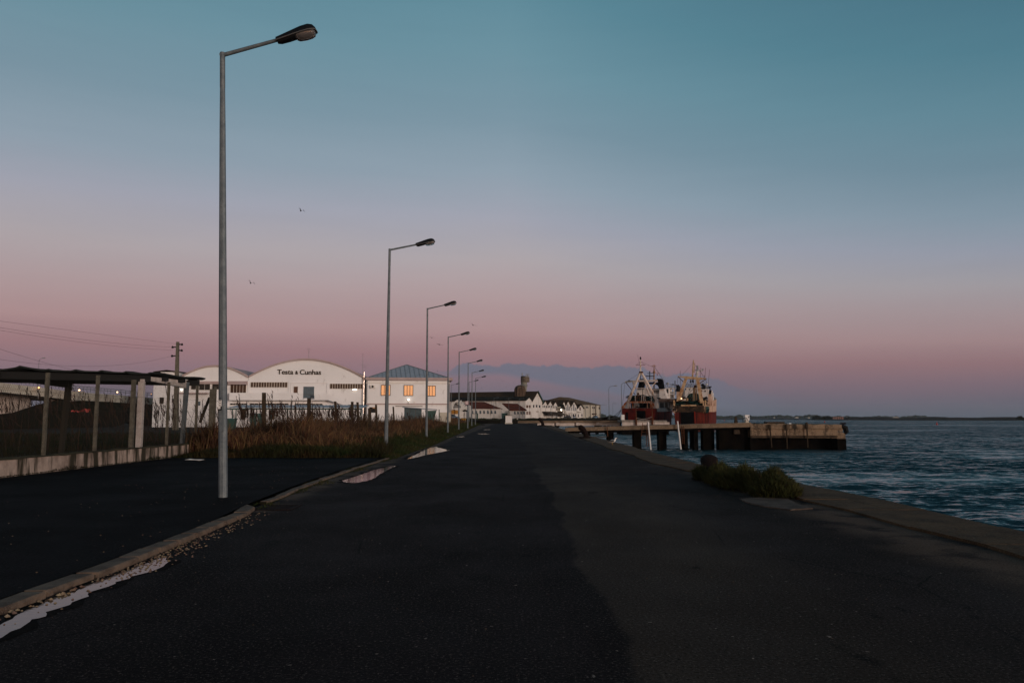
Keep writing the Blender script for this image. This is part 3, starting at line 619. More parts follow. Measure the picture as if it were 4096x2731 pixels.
# shrub on the quay edge
def shrub():
    rs = np.random.RandomState(9); foot = G(2990, 1985, 0)
    lobes = [(5.02,20.2,.36,.34,.7),(5.3,20.6,.48,.38,.9),(5.25,19.1,.62,.47,1.0),(5.25,17.7,.66,.48,.9),(5.42,16.7,.56,.50,.7),(5.30,15.95,.50,.36,.5),(5.65,17.2,.40,.44,1.0),(4.95,18.3,.35,.30,1.0)]
    P = []; H = []; L = []
    for (x, y, rx, hz, ry) in lobes:
        n = 5200; a = rs.uniform(0, 2*np.pi, n); rr = np.sqrt(rs.rand(n)); ph = rs.rand(n)
        X_ = x+rx*rr*np.cos(a); Y_ = y+ry*rr*np.sin(a); top = hz*np.sqrt(np.clip(1-.85*rr**2, 0, 1))*(.82+.3*np.sin(X_*9+Y_*4)*np.sin(Y_*7))
        z = top*ph**.6; P.append(np.stack([X_, Y_, z], 1)); H.append(.05+.13*rs.rand(n)**2.2); 
        L.append(np.stack([(X_-x)/rx*.5+.4*rs.randn(n), (Y_-y)/ry*.5+.4*rs.randn(n)], 1))
    P = np.concatenate(P); H = np.concatenate(H); L = np.concatenate(L)
    t_ = thing('shrub', (5.5, 17.0, 0), 'low bushy green shrub sprawling on the quay edge beside the water', 'shrub')
    V, F, S = blades('', None, P-np.array([5.5,17.0,0]), H, L, .009+.010*rs.rand(len(P)))
    o = np_mesh('foliage', V, F, S, M['leaf_dark'], t_)
    mb = MB()
    for (x, y, rx, hz, ry) in lobes:
        for k in range(14):
            a = rs.uniform(0, 6.28); mb.tube((x+.1*math.cos(a), y+.1*math.sin(a), -.02), (x+rx*.8*math.cos(a), y+ry*.8*math.sin(a), hz*rs.uniform(.5, .9)), .010, .003, 4)
    part('stem', mb, M['wood_dark'], t_)
shrub()
# ---------------------------------------------------------------- street lamps
LH = 8.9
def make_lamp():
    r = thing('street_lamp', (0,0,0), '', 'street lamp', 'street lamps along the verge')
    mb = MB(); mb.loft([[(rr*math.cos(math.pi/8+math.pi/4*j), rr*math.sin(math.pi/8+math.pi/4*j), z) for j in range(8)] for rr, z in ((.086,-.1),(.084,1.0),(.074,4),(.058,7.3),(.050,8.16))])
    pole = part('pole', mb, M['galv'], r)
    mb = MB(); mb.box(-.03,-.10,1.25,.05,-.088,1.75); part('access_door', mb, M['galv'], pole)
    mb = MB(); mb.lathe((0,0,0), [(.046,8.14),(.053,8.16),(.053,LH-.02),(.051,LH)], 12); part('collar', mb, M['galv'], r, smooth=True)
    a = Vector((0,0,LH-.055)); b = Vector((1.17,0,LH+.20)); mb = MB(); mb.path([a-Vector((.045,0,.01)), a+Vector((.0,0,0)), b], [.05,.042,.036], 10); part('arm', mb, M['galv'], r, smooth=True)
    ax = (b-a).normalized(); up = Vector((-ax.z,0,ax.x)); sd_ = Vector((0,1,0))
    ax = (ax*1.0+Vector((0,0,-.02))).normalized(); up = Vector((-ax.z,0,ax.x))
    def sec(s, w, t0, t1, n=12):          # half section from the rim (t0) up to t1
        o = a.lerp(b, .965)+ax*s
        return [o+sd_*(w*math.cos(math.pi*j/(n-1)))+up*(t0+(t1-t0)*abs(math.sin(math.pi*j/(n-1)))**.75) for j in range(n)]
    # upper shell
    mb = MB(); mb.loft([sec(s,w,t0,t1) for s,w,t0,t1 in ((0,.055,-.02,.07),(.10,.068,-.02,.085),(.35,.105,-.012,.125),(.55,.135,-.008,.155),(.70,.140,-.005,.160),(.79,.120,-.004,.125),(.835,.085,-.002,.06),(.845,.05,0,.02))])
    hs = part('lamp_housing', mb, M['black_plastic'], r, smooth=True)
    mb = MB(); mb.loft([sec(s,w,.0-.022,-.022-t) for s,w,t in ((.02,.05,.06),(.10,.062,.085),(.25,.085,.075),(.40,.10,.055),(.44,.10,.02))]); part('ballast_cover', mb, M['black_plastic'], r, smooth=True)
    ring = [(0,.058),(.10,.072),(.35,.109),(.55,.139),(.70,.144),(.79,.124),(.84,.088),(.85,0)]
    pts = [a.lerp(b,.965)+ax*s+sd_*w+up*(-.014) for s, w in ring]+[a.lerp(b,.965)+ax*s-sd_*w+up*(-.014) for s, w in reversed(ring[:-1])]
    mb = MB(); mb.path(pts, .011, 5); part('rim', mb, M['rim'], hs, smooth=True)
    mb = MB(); mb.loft([sec(s,w,-.024,-.024-t) for s,w,t in ((.42,.085,.085),(.47,.11,.115),(.60,.125,.125),(.72,.120,.120),(.79,.10,.095),(.815,.07,.05))]); part('lamp_glass', mb, M['bowl'], r, smooth=True)
    mb = MB(); mb.loft([sec(s,w,-.020,-.020-t) for s,w,t in ((.45,.07,.03),(.52,.09,.065),(.66,.095,.07),(.75,.07,.04))]); part('reflector', mb, M['reflector'], r, smooth=True)
    return r
lamp0 = make_lamp(); DEFER_LAMP = lamp0
tops = [(884,209),(1556,995),(1711,1232),(1794,1346),(1837,1407),(1872,1451),(1888,1489),(1902,1512),(1877,1527),(1805,1539)]
lab = ['tallest nearest grey street lamp, leaning slightly, on the parking lot with a small sticker',
 'grey street lamp between the dark and bright windows, second nearest, standing in brown reeds',
 'third street lamp of the row, in front of the hip roofed white building',
 'fourth street lamp of the row, close to the corner of the hip roofed building',
 'fifth street lamp of the row, just beyond the hip roofed building',
 'sixth street lamp of the row, carrying a small square sign on its pole',
 'seventh street lamp of the row, before the red tiled roof',
 'last street lamp at the tip of the grass verge',
 'street lamp beyond the road bend, its head left of the lamp at the verge tip',
 'street lamp whose pole touches the corner of the hip roofed building']
LP = []
for i, (px, py) in enumerate(tops):
    P = G(px, py, LH); y = P.y
    if i == 0:
        lamp0.location = (G(892,1988,.055).x, G(892,1988,.055).y, .055); lamp0['label'] = lab[0]; lamp0.rotation_euler = (0, R(-2.15), R(-3)); LP.append(lamp0.location)
    else:
        zb = .3 if i < 8 else .0
        o = dup(lamp0, (P.x, y, 0), lab[i], rot=(0, R(rnd.uniform(-.3, .3)), R(rnd.uniform(-3, 5)))); LP.append(o.location)
        bpy.context.view_layer.update()
lamp0.scale = (1, 1, 1.0105)
# sign on the sixth pole
mb = MB(); p = LP[5]; S6 = Fac(1868, p.y-.12, 4)
u0, z0 = S6.hit(1861,1618); u1, z1 = S6.hit(1874,1604)
sg = thing('road_sign', S6.pt((u0+u1)/2, z0, 0), 'small faded pink and white square sign fixed to the sixth lamp pole', 'sign')
mb.fbox(S6, u0, z0, u1, z1, 0, .03); part('sign_board', mb, M['sign_pink'], sg)
mb = MB()
for k in range(4): mb.fbox(S6, u0+.06, z0+.08+k*.2*(z1-z0)/.9, u1-.06, z0+.13+k*.2*(z1-z0)/.9, .031, .036)
part('lettering', mb, M['plate'], sg)
mb = MB(); mb.fbox(S6, (u0+u1)/2-.03, z0+.2, (u0+u1)/2+.03, z1-.2, -.06, -.002); part('bracket', mb, M['galv'], sg)
# thin lamps on the far quay
for k, (px, py, pb, l) in enumerate(((1976,1592,1679,'thin lamp in front of the red roofed building, left of the white kiosk'), (2035,1591,1676,'thin lamp rising behind the white kiosk'), (2077,1596,1677,'thin lamp in front of the low building right of the white kiosk'), (2204,1602,1676,'thin lamp before the saw tooth row of gabled houses, by the lean-to roof'),(2341,1610,1674,'thin lamp before the ochre warehouse end wall'))):
    D = 228 if k < 3 else 320; hz = (PD(px, py, D).z-.88)/LH; p = PD(px, py, D)
    c = dup(lamp0, (p.x, D, .88), l, rot=(0,0,R(8)), scale=(hz,hz,hz), group='thin lamps of the far quay')
F1 = Fac(892, lamp0.location.y-.105, 0); mb = MB(); u0, z0 = F1.hit(873,1635); u1, z1 = F1.hit(887,1600); mb.fbox(F1, u0, z0, u1, z1, 0, .012)
bpy.context.view_layer.update(); im = lamp0.matrix_world.inverted(); mb.v = [tuple(im @ Vector(v)+lamp0.location) for v in mb.v]
npl = part('number_plate', mb, M['plate'], lamp0)
mb = MB(); z2 = F1.hit(875,1640)[1]; mb.fbox(F1, u0, z2, u1, z0-.004, 0, .014); mb.fbox(F1, u1-.012, z2, u1+.006, z0+.05, .002, .018)
for q_ in range(4): mb.fbox(F1, u0+.02, z0+.06+q_*.045, u1-.015, z0+.075+q_*.045, .010, .0145)
mb.v = [tuple(im @ Vector(v)+lamp0.location) for v in mb.v]; part('lettering', mb, M['black'], npl)
# lamps with curved arms on the jetties
def curved_lamp(px, pt, pb, D, zb, label, reach=1.1, lit=False, group='curved lamps by the jetties'):
    t_ = PD(px, pt, D); b_ = Vector((PD(px, pb, D).x, D, zb)); b_.x = t_.x
    r = thing('jetty_lamp', b_, label, 'street lamp', group); H = t_.z-zb
    mb = MB(); mb.path([b_, b_+Vector((0,0,H*.93)), b_+Vector((.12,0,H*.975)), b_+Vector((.45,0,H)), b_+Vector((reach,0,H+.12))], [.07,.05,.045,.04,.035], 6); part('pole', mb, M['galv'], r, smooth=True)
    c = b_+Vector((reach,0,H+.12)); mb = MB(); mb.loft([[ (c.x+s, c.y+w*math.cos(q_), c.z+h*math.sin(q_)+.05*s) for q_ in [k*math.pi/4 for k in range(8)]] for s, w, h in ((-.05,.05,.05),(.25,.13,.10),(.6,.16,.12),(.85,.10,.08),(.9,.03,.03))]); part('lamp_head', mb, M['grey'], r, smooth=True)
    return r
# ---------------------------------------------------------------- fence, low wall, shed
FX = -13.2
mb = MB(); segs = 26
mb.hexa([(FX-.10,12,-.1),(FX+.12,12,-.1),(FX+.12,35.6,-.1),(FX-.10,35.6,-.1)], [(FX-.10,12,.50),(FX+.10,12,.50),(FX+.10,35.6,.50),(FX-.10,35.6,.50)])
wl = thing('low_wall', (FX, 25, 0), 'low pale concrete wall streaked with black stains under the wire fence', 'wall')
part('wall', mb, M['low_wall'], wl)
mb = MB(); mb.grid(lambda a, b: (FX-.13+.27*b, 12+23.7*a, .505+.05*math.sin(math.pi*b)+.018*math.sin(a*91)*math.sin(a*37+b*3)), 120, 5); part('mossy_cap', mb, M['moss'], wl, smooth=True)
fp_y = []
fence = thing('wire_fence', (FX, 25, .5), 'chain link fence on rough concrete posts along the left side of the parking lot', 'fence')
for px, py in ((-190,1478),(192,1490),(393,1501),(536,1519),(676,1528),(790,1541),(862,1546)):
    r_ = ray(px, py); D = FX/(r_.x/r_.y) if abs(r_.x) > 1e-6 else 30
    z = EYE+r_.z/r_.y*D; fp_y.append((D, z)); mb = MB(); w_ = .043 if px != 536 else .062
    rings = []
    for k in range(9):
        f = k/8; zz = .45+(z-.45)*f; j = [rnd.uniform(-.006,.006) for _ in range(4)]
        rings.append([(FX-w_+j[0], D-w_, zz),(FX+w_+j[1], D-w_+j[2], zz),(FX+w_, D+w_+j[3], zz),(FX-w_, D+w_, zz)])
    mb.loft(rings); part('post', mb, M['conc_post'], fence)
def ftop(y):
    p = fp_y
    if y <= p[0][0]: return p[0][1]
    for (a, b), (c, e) in zip(p, p[1:]):
        if a <= y <= c: return b+(e-b)*(y-a)/(c-a)
    return p[-1][1]
mb = MB(); y = 12.0; st = .075
def wire(p0, p1, r=.0019):
    p0 = Vector(p0); p1 = Vector(p1); d_ = (p1-p0).normalized(); a = Vector((1,0,0))*r; b = d_.cross(Vector((1,0,0))).normalized()*r
    mb.add([p0+a, p0-a*.5+b, p0-a*.5-b, p1+a, p1-a*.5+b, p1-a*.5-b], [(0,1,4,3),(1,2,5,4),(2,0,3,5)])
yA, yB = 12.0, fp_y[-1][0]
y = yA-1.6
while y < yB:
    for sgn in (1, -1):
        # diagonal wires climbing at 60 degrees
        y0 = y; zt = ftop(min(max(y, yA), yB))+.02; z0 = .54; run = (zt-z0)*.62
        a, b = (y0, z0), (y0+run, zt)
        if sgn < 0: a, b = (y0+run, z0), (y0, zt)
        lo, hi = sorted((a, b)); 
        if lo[0] < yA: f = (yA-lo[0])/(hi[0]-lo[0]); lo = (yA, lo[1]+(hi[1]-lo[1])*f)
        if hi[0] > yB: f = (yB-lo[0])/(hi[0]-lo[0]) if hi[0] > lo[0] else 0; hi = (yB, lo[1]+(hi[1]-lo[1])*f)
        if hi[0] > lo[0]: wire((FX+.085, lo[0], lo[1]), (FX+.085, hi[0], hi[1]))
    y += st
for hz in (.6, 1.2, 1.8, 2.3):
    wire((FX+.09, yA, hz), (FX+.09, yB, hz), .0024)
part('wire_mesh', mb, M['wire'], fence, recalc=False)
# end gate post with brace
p = PD(851,1560,36.2); mb = MB(); g_ = thing('gate_post', (p.x,36.2,0), 'thick wooden gate post with slanted dark brace at the end of the wire fence', 'post')
mb.box(p.x-.10,36.1,-.1,p.x+.10,36.3,p.z+.05); part('post', mb, M['conc_post'], g_)
q1 = PD(838,1590,36.6); q2 = PD(828,1668,36.6); mb = MB(); mb.tube((q1.x,36.6,q1.z),(PD(800,1690,36.6).x,36.6,PD(800,1690,36.6).z),.07,n=6); mb2 = MB(); mb2.box(PD(846,1590,36.4).x-.07,36.32,-.1,PD(846,1590,36.4).x+.05,36.5,q1.z+.25)
part('brace', mb, M['wood_dark'], g_); part('inner_post', mb2, M['wood_dark'], g_)
# shed behind the fence
A = PD(600,1493,28.6); B = PD(822,1517,33.6); L1 = PD(-220,1470,24.0)
zr = 3.24
sh = thing('open_shed', (-15.5,29,0), 'open sided shed with a sagging dark corrugated roof behind the wire fence', 'shed')
Av = Vector((A.x,28.6,A.z)); Bv = Vector((B.x,33.6,B.z)); dv = Vector((L1.x,24.0,L1.z))-Av
def roofpt(a, b):
    P = Av+dv*a*1.45+(Bv-Av)*b
    ridge = .045*(max(0, math.cos(a*1.45*dv.length/.42*2*math.pi*.5))**6)
    lump = .10*math.exp(-((a-.46)/.05)**2)*(1-b)+.07*math.exp(-((a-.60)/.04)**2)*(1-b)
    return (P.x, P.y, P.z+ridge+lump+.03*math.sin(b*9+a*7))
mb = MB(); nu, nv = 170, 10
vs = [roofpt(i/(nu-1), j/(nv-1)) for i in range(nu) for j in range(nv)]; lo = [(x,y,z-.05) for x,y,z in vs]
fs = [(i*nv+j,(i+1)*nv+j,(i+1)*nv+j+1,i*nv+j+1) for i in range(nu-1) for j in range(nv-1)]; N_ = nu*nv
bd = [(i*nv,(i+1)*nv,(i+1)*nv+N_,i*nv+N_) for i in range(nu-1)]+[(i*nv+nv-1,(i+1)*nv+nv-1,(i+1)*nv+nv-1+N_,i*nv+nv-1+N_) for i in range(nu-1)]+[(j,j+1,j+1+N_,j+N_) for j in range(nv-1)]
mb.add(vs+lo, fs+[tuple(k+N_ for k in f) for f in fs]+bd); part('roof', mb, M['corr'], sh, smooth=False)
# purlins under the roof
for k, b_ in enumerate((.06,.35,.65,.93)):
    mb = MB(); p0 = Av+(Bv-Av)*b_+dv*(.02); p1 = p0+dv*1.4; hh = .24 if b_ in (.93,.06) else .16
    mb.hexa([p0+Vector((0,-.05,-.06-hh)),p0+Vector((0,.05,-.06-hh)),p1+Vector((0,.05,-.06-hh)),p1+Vector((0,-.05,-.06-hh))],[p0+Vector((0,-.05,-.06)),p0+Vector((0,.05,-.06)),p1+Vector((0,.05,-.06)),p1+Vector((0,-.05,-.06))]); part('purlin', mb, M['black'], sh)
def frame(fx, y0, zt0, y1, zk, off):
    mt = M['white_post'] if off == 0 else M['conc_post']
    mb = MB(); w_ = .095; mb.hexa([(fx-w_,y0-w_,-.05),(fx+w_,y0-w_,-.05),(fx+w_,y0+w_,-.05),(fx-w_,y0+w_,-.05)],[(fx-w_,y0-w_,zt0),(fx+w_,y0-w_,zt0),(fx+w_,y0+w_,zt0),(fx-w_,y0+w_,zt0)]); part('post', mb, mt, sh, bevel=.012)
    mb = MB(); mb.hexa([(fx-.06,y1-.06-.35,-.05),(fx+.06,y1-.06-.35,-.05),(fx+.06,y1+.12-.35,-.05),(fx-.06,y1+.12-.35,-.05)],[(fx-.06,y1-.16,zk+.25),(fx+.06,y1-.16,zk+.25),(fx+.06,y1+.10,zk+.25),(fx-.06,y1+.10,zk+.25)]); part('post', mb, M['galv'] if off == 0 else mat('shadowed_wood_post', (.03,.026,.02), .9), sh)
    mb = MB(); a0 = [(y0+w_,zt0-.02),(y1-.26,zk+.0),(y1-.26,zk+.30),(y0+w_,zt0+.12)]
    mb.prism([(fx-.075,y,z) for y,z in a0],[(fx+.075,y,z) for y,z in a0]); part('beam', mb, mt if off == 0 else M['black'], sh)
pw = PD(565,1521,28.6); frame(-13.55, 28.6, 2.98, 32.6, 2.80, 0)
frame(-16.6, 24.4, 2.9, 29.3, 2.70, 1)
# scrap on the lot and by the fence end
p = G(778,1839,.09); mb = MB(); mb.loft([[(p.x+s*.34, p.y+.09*math.cos(q_)*w_, .10+.03*math.sin(q_)*w_+.01*math.sin(s*9)) for q_ in [k*math.pi/3 for k in range(6)]] for s, w_ in ((-1,.2),(-.5,1),(0,.6),(.5,.9),(1,.2))]); single('plastic_sheet', mb, M['plate'], 'crumpled pale plastic sheet lying at the foot of the low wall', 'litter')
p = PD(915,1760,32); mb = MB()
for k in range(3):
    a = Vector((p.x-.1, 32+k*.12, .25+.07*k)); b = Vector((p.x+.55, 32.2+k*.1, .08+.08*k)); dq = (b-a)
    mb.hexa([a, a+Vector((0,.1,0)), b+Vector((0,.1,0)), b], [a+Vector((.03,0,.05)), a+Vector((.03,.1,.05)), b+Vector((.03,.1,.05)), b+Vector((.03,0,.05))])
p2 = [(912,1735),(950,1762),(948,1775),(912,1750)]
single('broken_crate', mb, M['orange_wood'], 'broken orange wooden crate in the grass just right of the nearest lamp pole', 'crate')
# leaning wooden posts in the reeds
for k, (xt, yt, xb, D, w_, l) in enumerate(((1056,1570,1058,37,.11,'thick dark wooden post standing tallest among the reeds'),(1236,1592,1238,44,.13,'dark wooden post below the blue grey warehouse door'),(1341,1605,1352,50,.10,'leaning wooden post, left of a pair, in front of the canopy'),(1409,1606,1410,55,.12,'upright wooden post, left one of the close pair'),(1430,1608,1437,55,.11,'wooden post, right one of the close pair, slightly leaning'),(1478,1632,1482,50,.13,'short broken wooden post before the dark ground floor window'),(1504,1618,1510,52,.09,'wooden post leaning left before the white wall corner'),(1573,1626,1580,58,.08,'slim leaning post between the second lamp and the grey shed'))):
    t0 = PD(xt, yt, D); b0 = PD(xb, 1700, D); w_ *= .72; mb = MB(); mb.loft([[(c.x+w_*rr*a, c.y+w_*rr*b, z) for a, b in ((-1,-1),(1,-1),(1,1),(-1,1))] for c, z, rr in ((b0,.1,1.0),(b0.lerp(t0,.5),(t0.z+.1)/2,1.02),(t0,t0.z,.93))])
    single('fence_post', mb, M['wood_dark'], l, 'post', 'leaning posts in the reeds')
# ---------------------------------------------------------------- bollards
def make_bollard():
    r = thing('bollard', (0,0,0), '', 'bollard', 'mooring bollards along the quay')
    mb = MB(); mb.lathe((0,0,0), [(.34,0),(.36,.03),(.34,.07),(.22,.09)], 16); part('base_plate', mb, M['bollard'], r, smooth=True)
    mb = MB(); rings = []
    for k, (x, y, z, rr) in enumerate(((.10,0,.05,.17),(.08,0,.20,.15),(.03,0,.34,.145),(-.05,0,.47,.155),(-.15,0,.58,.17),(-.24,0,.64,.165),(-.31,0,.67,.13),(-.34,0,.68,.06))):
        an = [0,0,.15,.45,.8,1.0,1.15,1.25][k]; ax_ = Vector((math.cos(an),0,math.sin(an)))
        rings.append([Vector((x,y,z))+ax_*(rr*math.cos(q_))+Vector((0,1,0))*(rr*math.sin(q_)) for q_ in [2*math.pi*j/14 for j in range(14)]])
    mb.loft(rings); part('horn', mb, M['bollard'], r, smooth=True); return r
b0 = make_bollard(); b0['label'] = 'rusty curved iron bollard at the landward end of the near jetty, facing the road'
p = G(2325,1752,.03); b0.location = (p.x+.25, p.y, .04); b0.scale = (1.3,1.3,1.25)
p = G(2168,1703,.03); dup(b0, (p.x-.1, p.y-2, .04), 'far dark curved bollard below the white jetty beam', rot=(0,0,R(10)), scale=1.9)
p = PD(2822,1905,20.4); dup(b0, (p.x+.12, 20.4, .0), 'dark round bollard head showing behind the green shrub', rot=(0,0,R(-100)), scale=(1.35,1.35,.80))
# rope by the near bollard
p = G(2365,1748,.05); mb = MB(); mb.path([(p.x-.9,p.y,.06),(p.x-.3,p.y+.2,.05),(p.x+.2,p.y-.1,.06),(p.x+.5,p.y+.3,.1),(p.x+.9,p.y+.1,.05),(p.x+.6,p.y-.4,.06),(p.x+1.2,p.y-.3,.1)], .035, 6); single('rope', mb, M['rope'], 'old rope lying on the quay edge beside the nearer curved bollard', 'rope')
# ---------------------------------------------------------------- seagulls
def gull(span, L=.42, dih=.15, sweep=.12, tuck=.55):
    mb = MB(); rings = []
    for k in range(-10, 11):
        f = k/10; a = abs(f); x = f*span/2*(1-.12*a)
        if a < .12: ch, th_ = L*(1-.3*a/.12), .11*(1-.4*a/.12)
        else: ch, th_ = .20*(1-((a-.12)/.88)**1.6*.85), .022*(1-a*.7)
        yv = -sweep*(a-.45)*(1 if a > .45 else -.6)*1.6; z = dih*(a/.45 if a < .45 else 1-(a-.45)*tuck)
        n = 8; rings.append([(x, yv+ch/2*math.cos(q_)+(.0), z+th_/2*math.sin(q_)) for q_ in [2*math.pi*j/n for j in range(n)]])
    mb.loft(rings); return mb
gm = [gull(1.2), gull(1.15, dih=.32, tuck=1.2), gull(1.2, dih=.05, tuck=.9)]
gd = []
for g in gm:
    me = bpy.data.meshes.new('gull'); me.from_pydata(g.v, [], g.f); me.materials.append(M['bird_dark']); me.polygons.foreach_set('use_smooth', [True]*len(me.polygons)); gd.append(me)
birds = [(1203,845,58,1,(0,18,40),'dark gull high in the sky between the first and second lamps, upper of two'),(1002,1134,55,1,(0,22,35),'dark gull just right of the nearest lamp pole, lower of two'),(1892,1301,62,0,(10,22,25),'gull gliding between the third and fourth lamp heads'),(1727,1351,75,0,(5,5,20),'gull right beside the third lamp pole'),(1757,1378,60,2,(0,8,30),'gull with flat wings just below the third lamp head level'),(1785,1457,110,0,(0,10,0),'small gull touching the fourth lamp pole'),(1927,1552,120,1,(0,-40,0),'gull over the long dark roof right of the lamps'),(1750,1484,110,2,(0,70,10),'tiny gull in steep bank near the fourth pole'),(2203,1519,130,2,(0,-10,0),'small dark gull before the cloud, right of the tower'),(2277,1483,140,1,(0,60,0),'gull banking over the cloud edge, right of the tower'),(2311,1509,150,0,(0,0,20),'gull above the gabled houses in the cloud band'),(2208,1491,150,2,(0,8,0),'faint gull high above the tower on the right'),(2260,1479,150,2,(0,-5,0),'faint gull beside the banking one over the cloud edge'),(2312,1480,160,0,(0,4,0),'faint gull at the cloud edge farthest right over the houses'),(2370,1508,160,0,(0,-8,0),'faint gull left of the jetty lamp in the cloud'),(2220,1532,150,0,(0,20,0),'pale gull below the cloud right of the tower'),(2287,1547,150,1,(0,-30,0),'gull low over the saw tooth houses'),(2445,1450,190,2,(0,0,0),'faint gull left of the first trawler mast'),(2462,1444,190,0,(0,10,0),'faint gull nearest the first trawler mast top'),(3537,1405,150,2,(0,20,0),'lone tiny gull in the open sky over the water'),(2009,1523,150,1,(0,20,0),'tiny gull left of the control tower'),(2055,1529,150,2,(0,0,0),'tiny gull close to the left of the control tower')]
for px, py, D, k, rot, l in birds:
    D *= 1.7 if D < 100 else 2.0
    p = PD(px, py, D); o = bpy.data.objects.new('flying_gull', gd[k]); COL.objects.link(o); o.location = p; o.rotation_euler = tuple(R(a) for a in rot); tag(o, l, 'bird', 'gulls in the sky')
# standing gull on the quay
p = G(2449,1778,.05); g_ = thing('standing_gull', (p.x, p.y, .05), 'grey backed white gull standing on the quay edge near the jetty piles', 'bird')
B_ = Vector((p.x, p.y, .05)); K = 1.05
prof = [(-.26,.13,.012,.010),(-.20,.145,.03,.022),(-.12,.165,.06,.05),(-.02,.19,.075,.075),(.08,.205,.07,.075),(.14,.235,.05,.055),(.165,.28,.036,.038),(.175,.32,.036,.038),(.20,.35,.034,.032),(.235,.352,.018,.018)]
mb = MB(); rings = []
for i, (x, z, ry, rz) in enumerate(prof):
    tl = [0,.1,.15,.15,.4,1.0,1.3,1.1,.5,0][i]; ax_ = Vector((math.sin(tl),0,-math.cos(tl)))*-1
    rings.append([B_+K*(Vector((x,0,z))+Vector((0,1,0))*ry*math.cos(q_)+ax_*rz*math.sin(q_)) for q_ in [2*math.pi*j/12 for j in range(12)]])
mb.loft(rings); part('body', mb, M['feather_white'], g_, smooth=True)
for s in (-1, 1):
    mb = MB(); mb.loft([[B_+K*Vector((x, s*(y_+.012*math.cos(q_)), z+h*math.sin(q_))) for q_ in [2*math.pi*j/8 for j in range(8)]] for x, y_, z, h in ((-.30,.02,.14,.01),(-.18,.055,.165,.03),(-.04,.075,.195,.055),(.06,.068,.21,.05),(.11,.05,.215,.02))]); part('wing', mb, M['feather_grey'], g_, smooth=True)
    mb = MB(); mb.path([B_+K*Vector((.0,s*.03,.13)), B_+K*Vector((.005,s*.03,.06)), B_+K*Vector((0,s*.03,0)), B_+K*Vector((.05,s*.035,0))], .009, 5); part('leg', mb, M['sign_yellow'], g_)
mb = MB(); mb.tube(B_+K*Vector((.232,0,.352)), B_+K*Vector((.285,0,.340)), .013*K, .004, 6); part('beak', mb, M['sign_yellow'], g_)
# ================================================================ white warehouse with two barrel roofs
FT = Fac(1230, 130, 4)
def W(px, py, d=0): return FT.hit(px, py, d)
def arc(x0, y0, xa, ya, x1, y1, n=28):
    (u0, z0), (ua, za), (u1, z1) = W(x0,y0), W(xa,ya), W(x1,y1); out = []
    for i in range(n+1):
        f = i/n; u = u0+(u1-u0)*f; k = 4*f*(1-f); base = z0+(z1-z0)*f; k2 = math.sin(math.pi*f)*.35+k*.65
        out.append((u, base+(za-(z0+z1)/2)*k2))
    return out
wh = thing('barrel_roof_warehouse', FT.pt(W(1230,1600)[0], 0, 0), 'white warehouse with two barrel roofs and large dark lettering on its front', 'warehouse')
def vault(pts, name):
    mb = MB(); zb = -.2; poly = [(pts[0][0], zb)]+pts+[(pts[-1][0], zb)]
    mb.fprism(FT, poly, 0, -.3); part('wall', mb, M['white'], wh)
    mb = MB(); up = [(u, z+.22) for u, z in pts]; dn = [(u, z-.06) for u, z in pts]
    n = len(pts); vs = []
    for (u, z), (u2, z2) in zip(up, dn): vs += [FT.pt(u,z,.28), FT.pt(u2,z2,.28), FT.pt(u2,z2,-34), FT.pt(u,z,-34)]
    fs = [(0,1,2,3), tuple(4*(n-1)+k for k in range(4))]
    for i in range(n-1): fs += [(4*i+k, 4*i+(k+1)%4, 4*(i+1)+(k+1)%4, 4*(i+1)+k) for k in range(4)]
    mb.add(vs, fs); part('roof', mb, M['trim'], wh)
p2 = arc(996,1508,1232,1439,1456,1511); p1 = arc(730,1506,858,1465,994,1509)
vault(p2, 'a'); vault(p1, 'b')
mb = MB(); u0, u1 = p1[0][0], p2[-1][0]; mb.fbox(FT, u0, -.2, u0+.3, p1[0][1]-.1, -33, -.32); mb.fbox(FT, u1-.3, -.2, u1, p2[-1][1]-.1, -33, -.32); part('side_wall', mb, M['white'], wh)
# lettering
def text(body, F, u, z, h, d, m, parent, bold=.02, width=None, name='lettering'):
    cu = bpy.data.curves.new('t', 'FONT'); cu.body = body; cu.size = 1; cu.extrude = .03; cu.offset = bold
    o = bpy.data.objects.new('t', cu); COL.objects.link(o); bpy.context.view_layer.update()
    me = bpy.data.meshes.new_from_object(o.evaluated_get(bpy.context.evaluated_depsgraph_get())); bpy.data.objects.remove(o)
    a = np.zeros(len(me.vertices)*3); me.vertices.foreach_get('co', a); a = a.reshape(-1,3)
    x0, x1, y0, y1 = a[:,0].min(), a[:,0].max(), a[:,1].min(), a[:,1].max(); sy = h/(y1-y0); sx_ = width/(x1-x0) if width else sy
    mb = MB(); vs = [F.pt(u+(p[0]-x0)*sx_, z+(p[1]-y0)*sy, d+p[2]+.03) for p in a]; mb.add(vs, [tuple(pl.vertices) for pl in me.polygons]); bpy.data.meshes.remove(me)
    return part(name, mb, m, parent, recalc=False)
u0, z0 = W(1153,1497); u1, z1 = W(1320,1478)
wT, wA, wC = W(1214,1490)[0]-u0, 0, 0
text('Testa', FT, W(1153,0)[0], z0, z1-z0, .05, M['wood_dark'], wh, .016, W(1214,0)[0]-W(1153,0)[0])
text('&', FT, W(1221.5,0)[0], z0, (z1-z0)*.72, .05, M['wood_dark'], wh, .03, W(1232.5,0)[0]-W(1221.5,0)[0])
text('Cunhas', FT, W(1239,0)[0], z0-.03, z1-z0, .05, M['wood_dark'], wh, .016, W(1320,0)[0]-W(1239,0)[0])
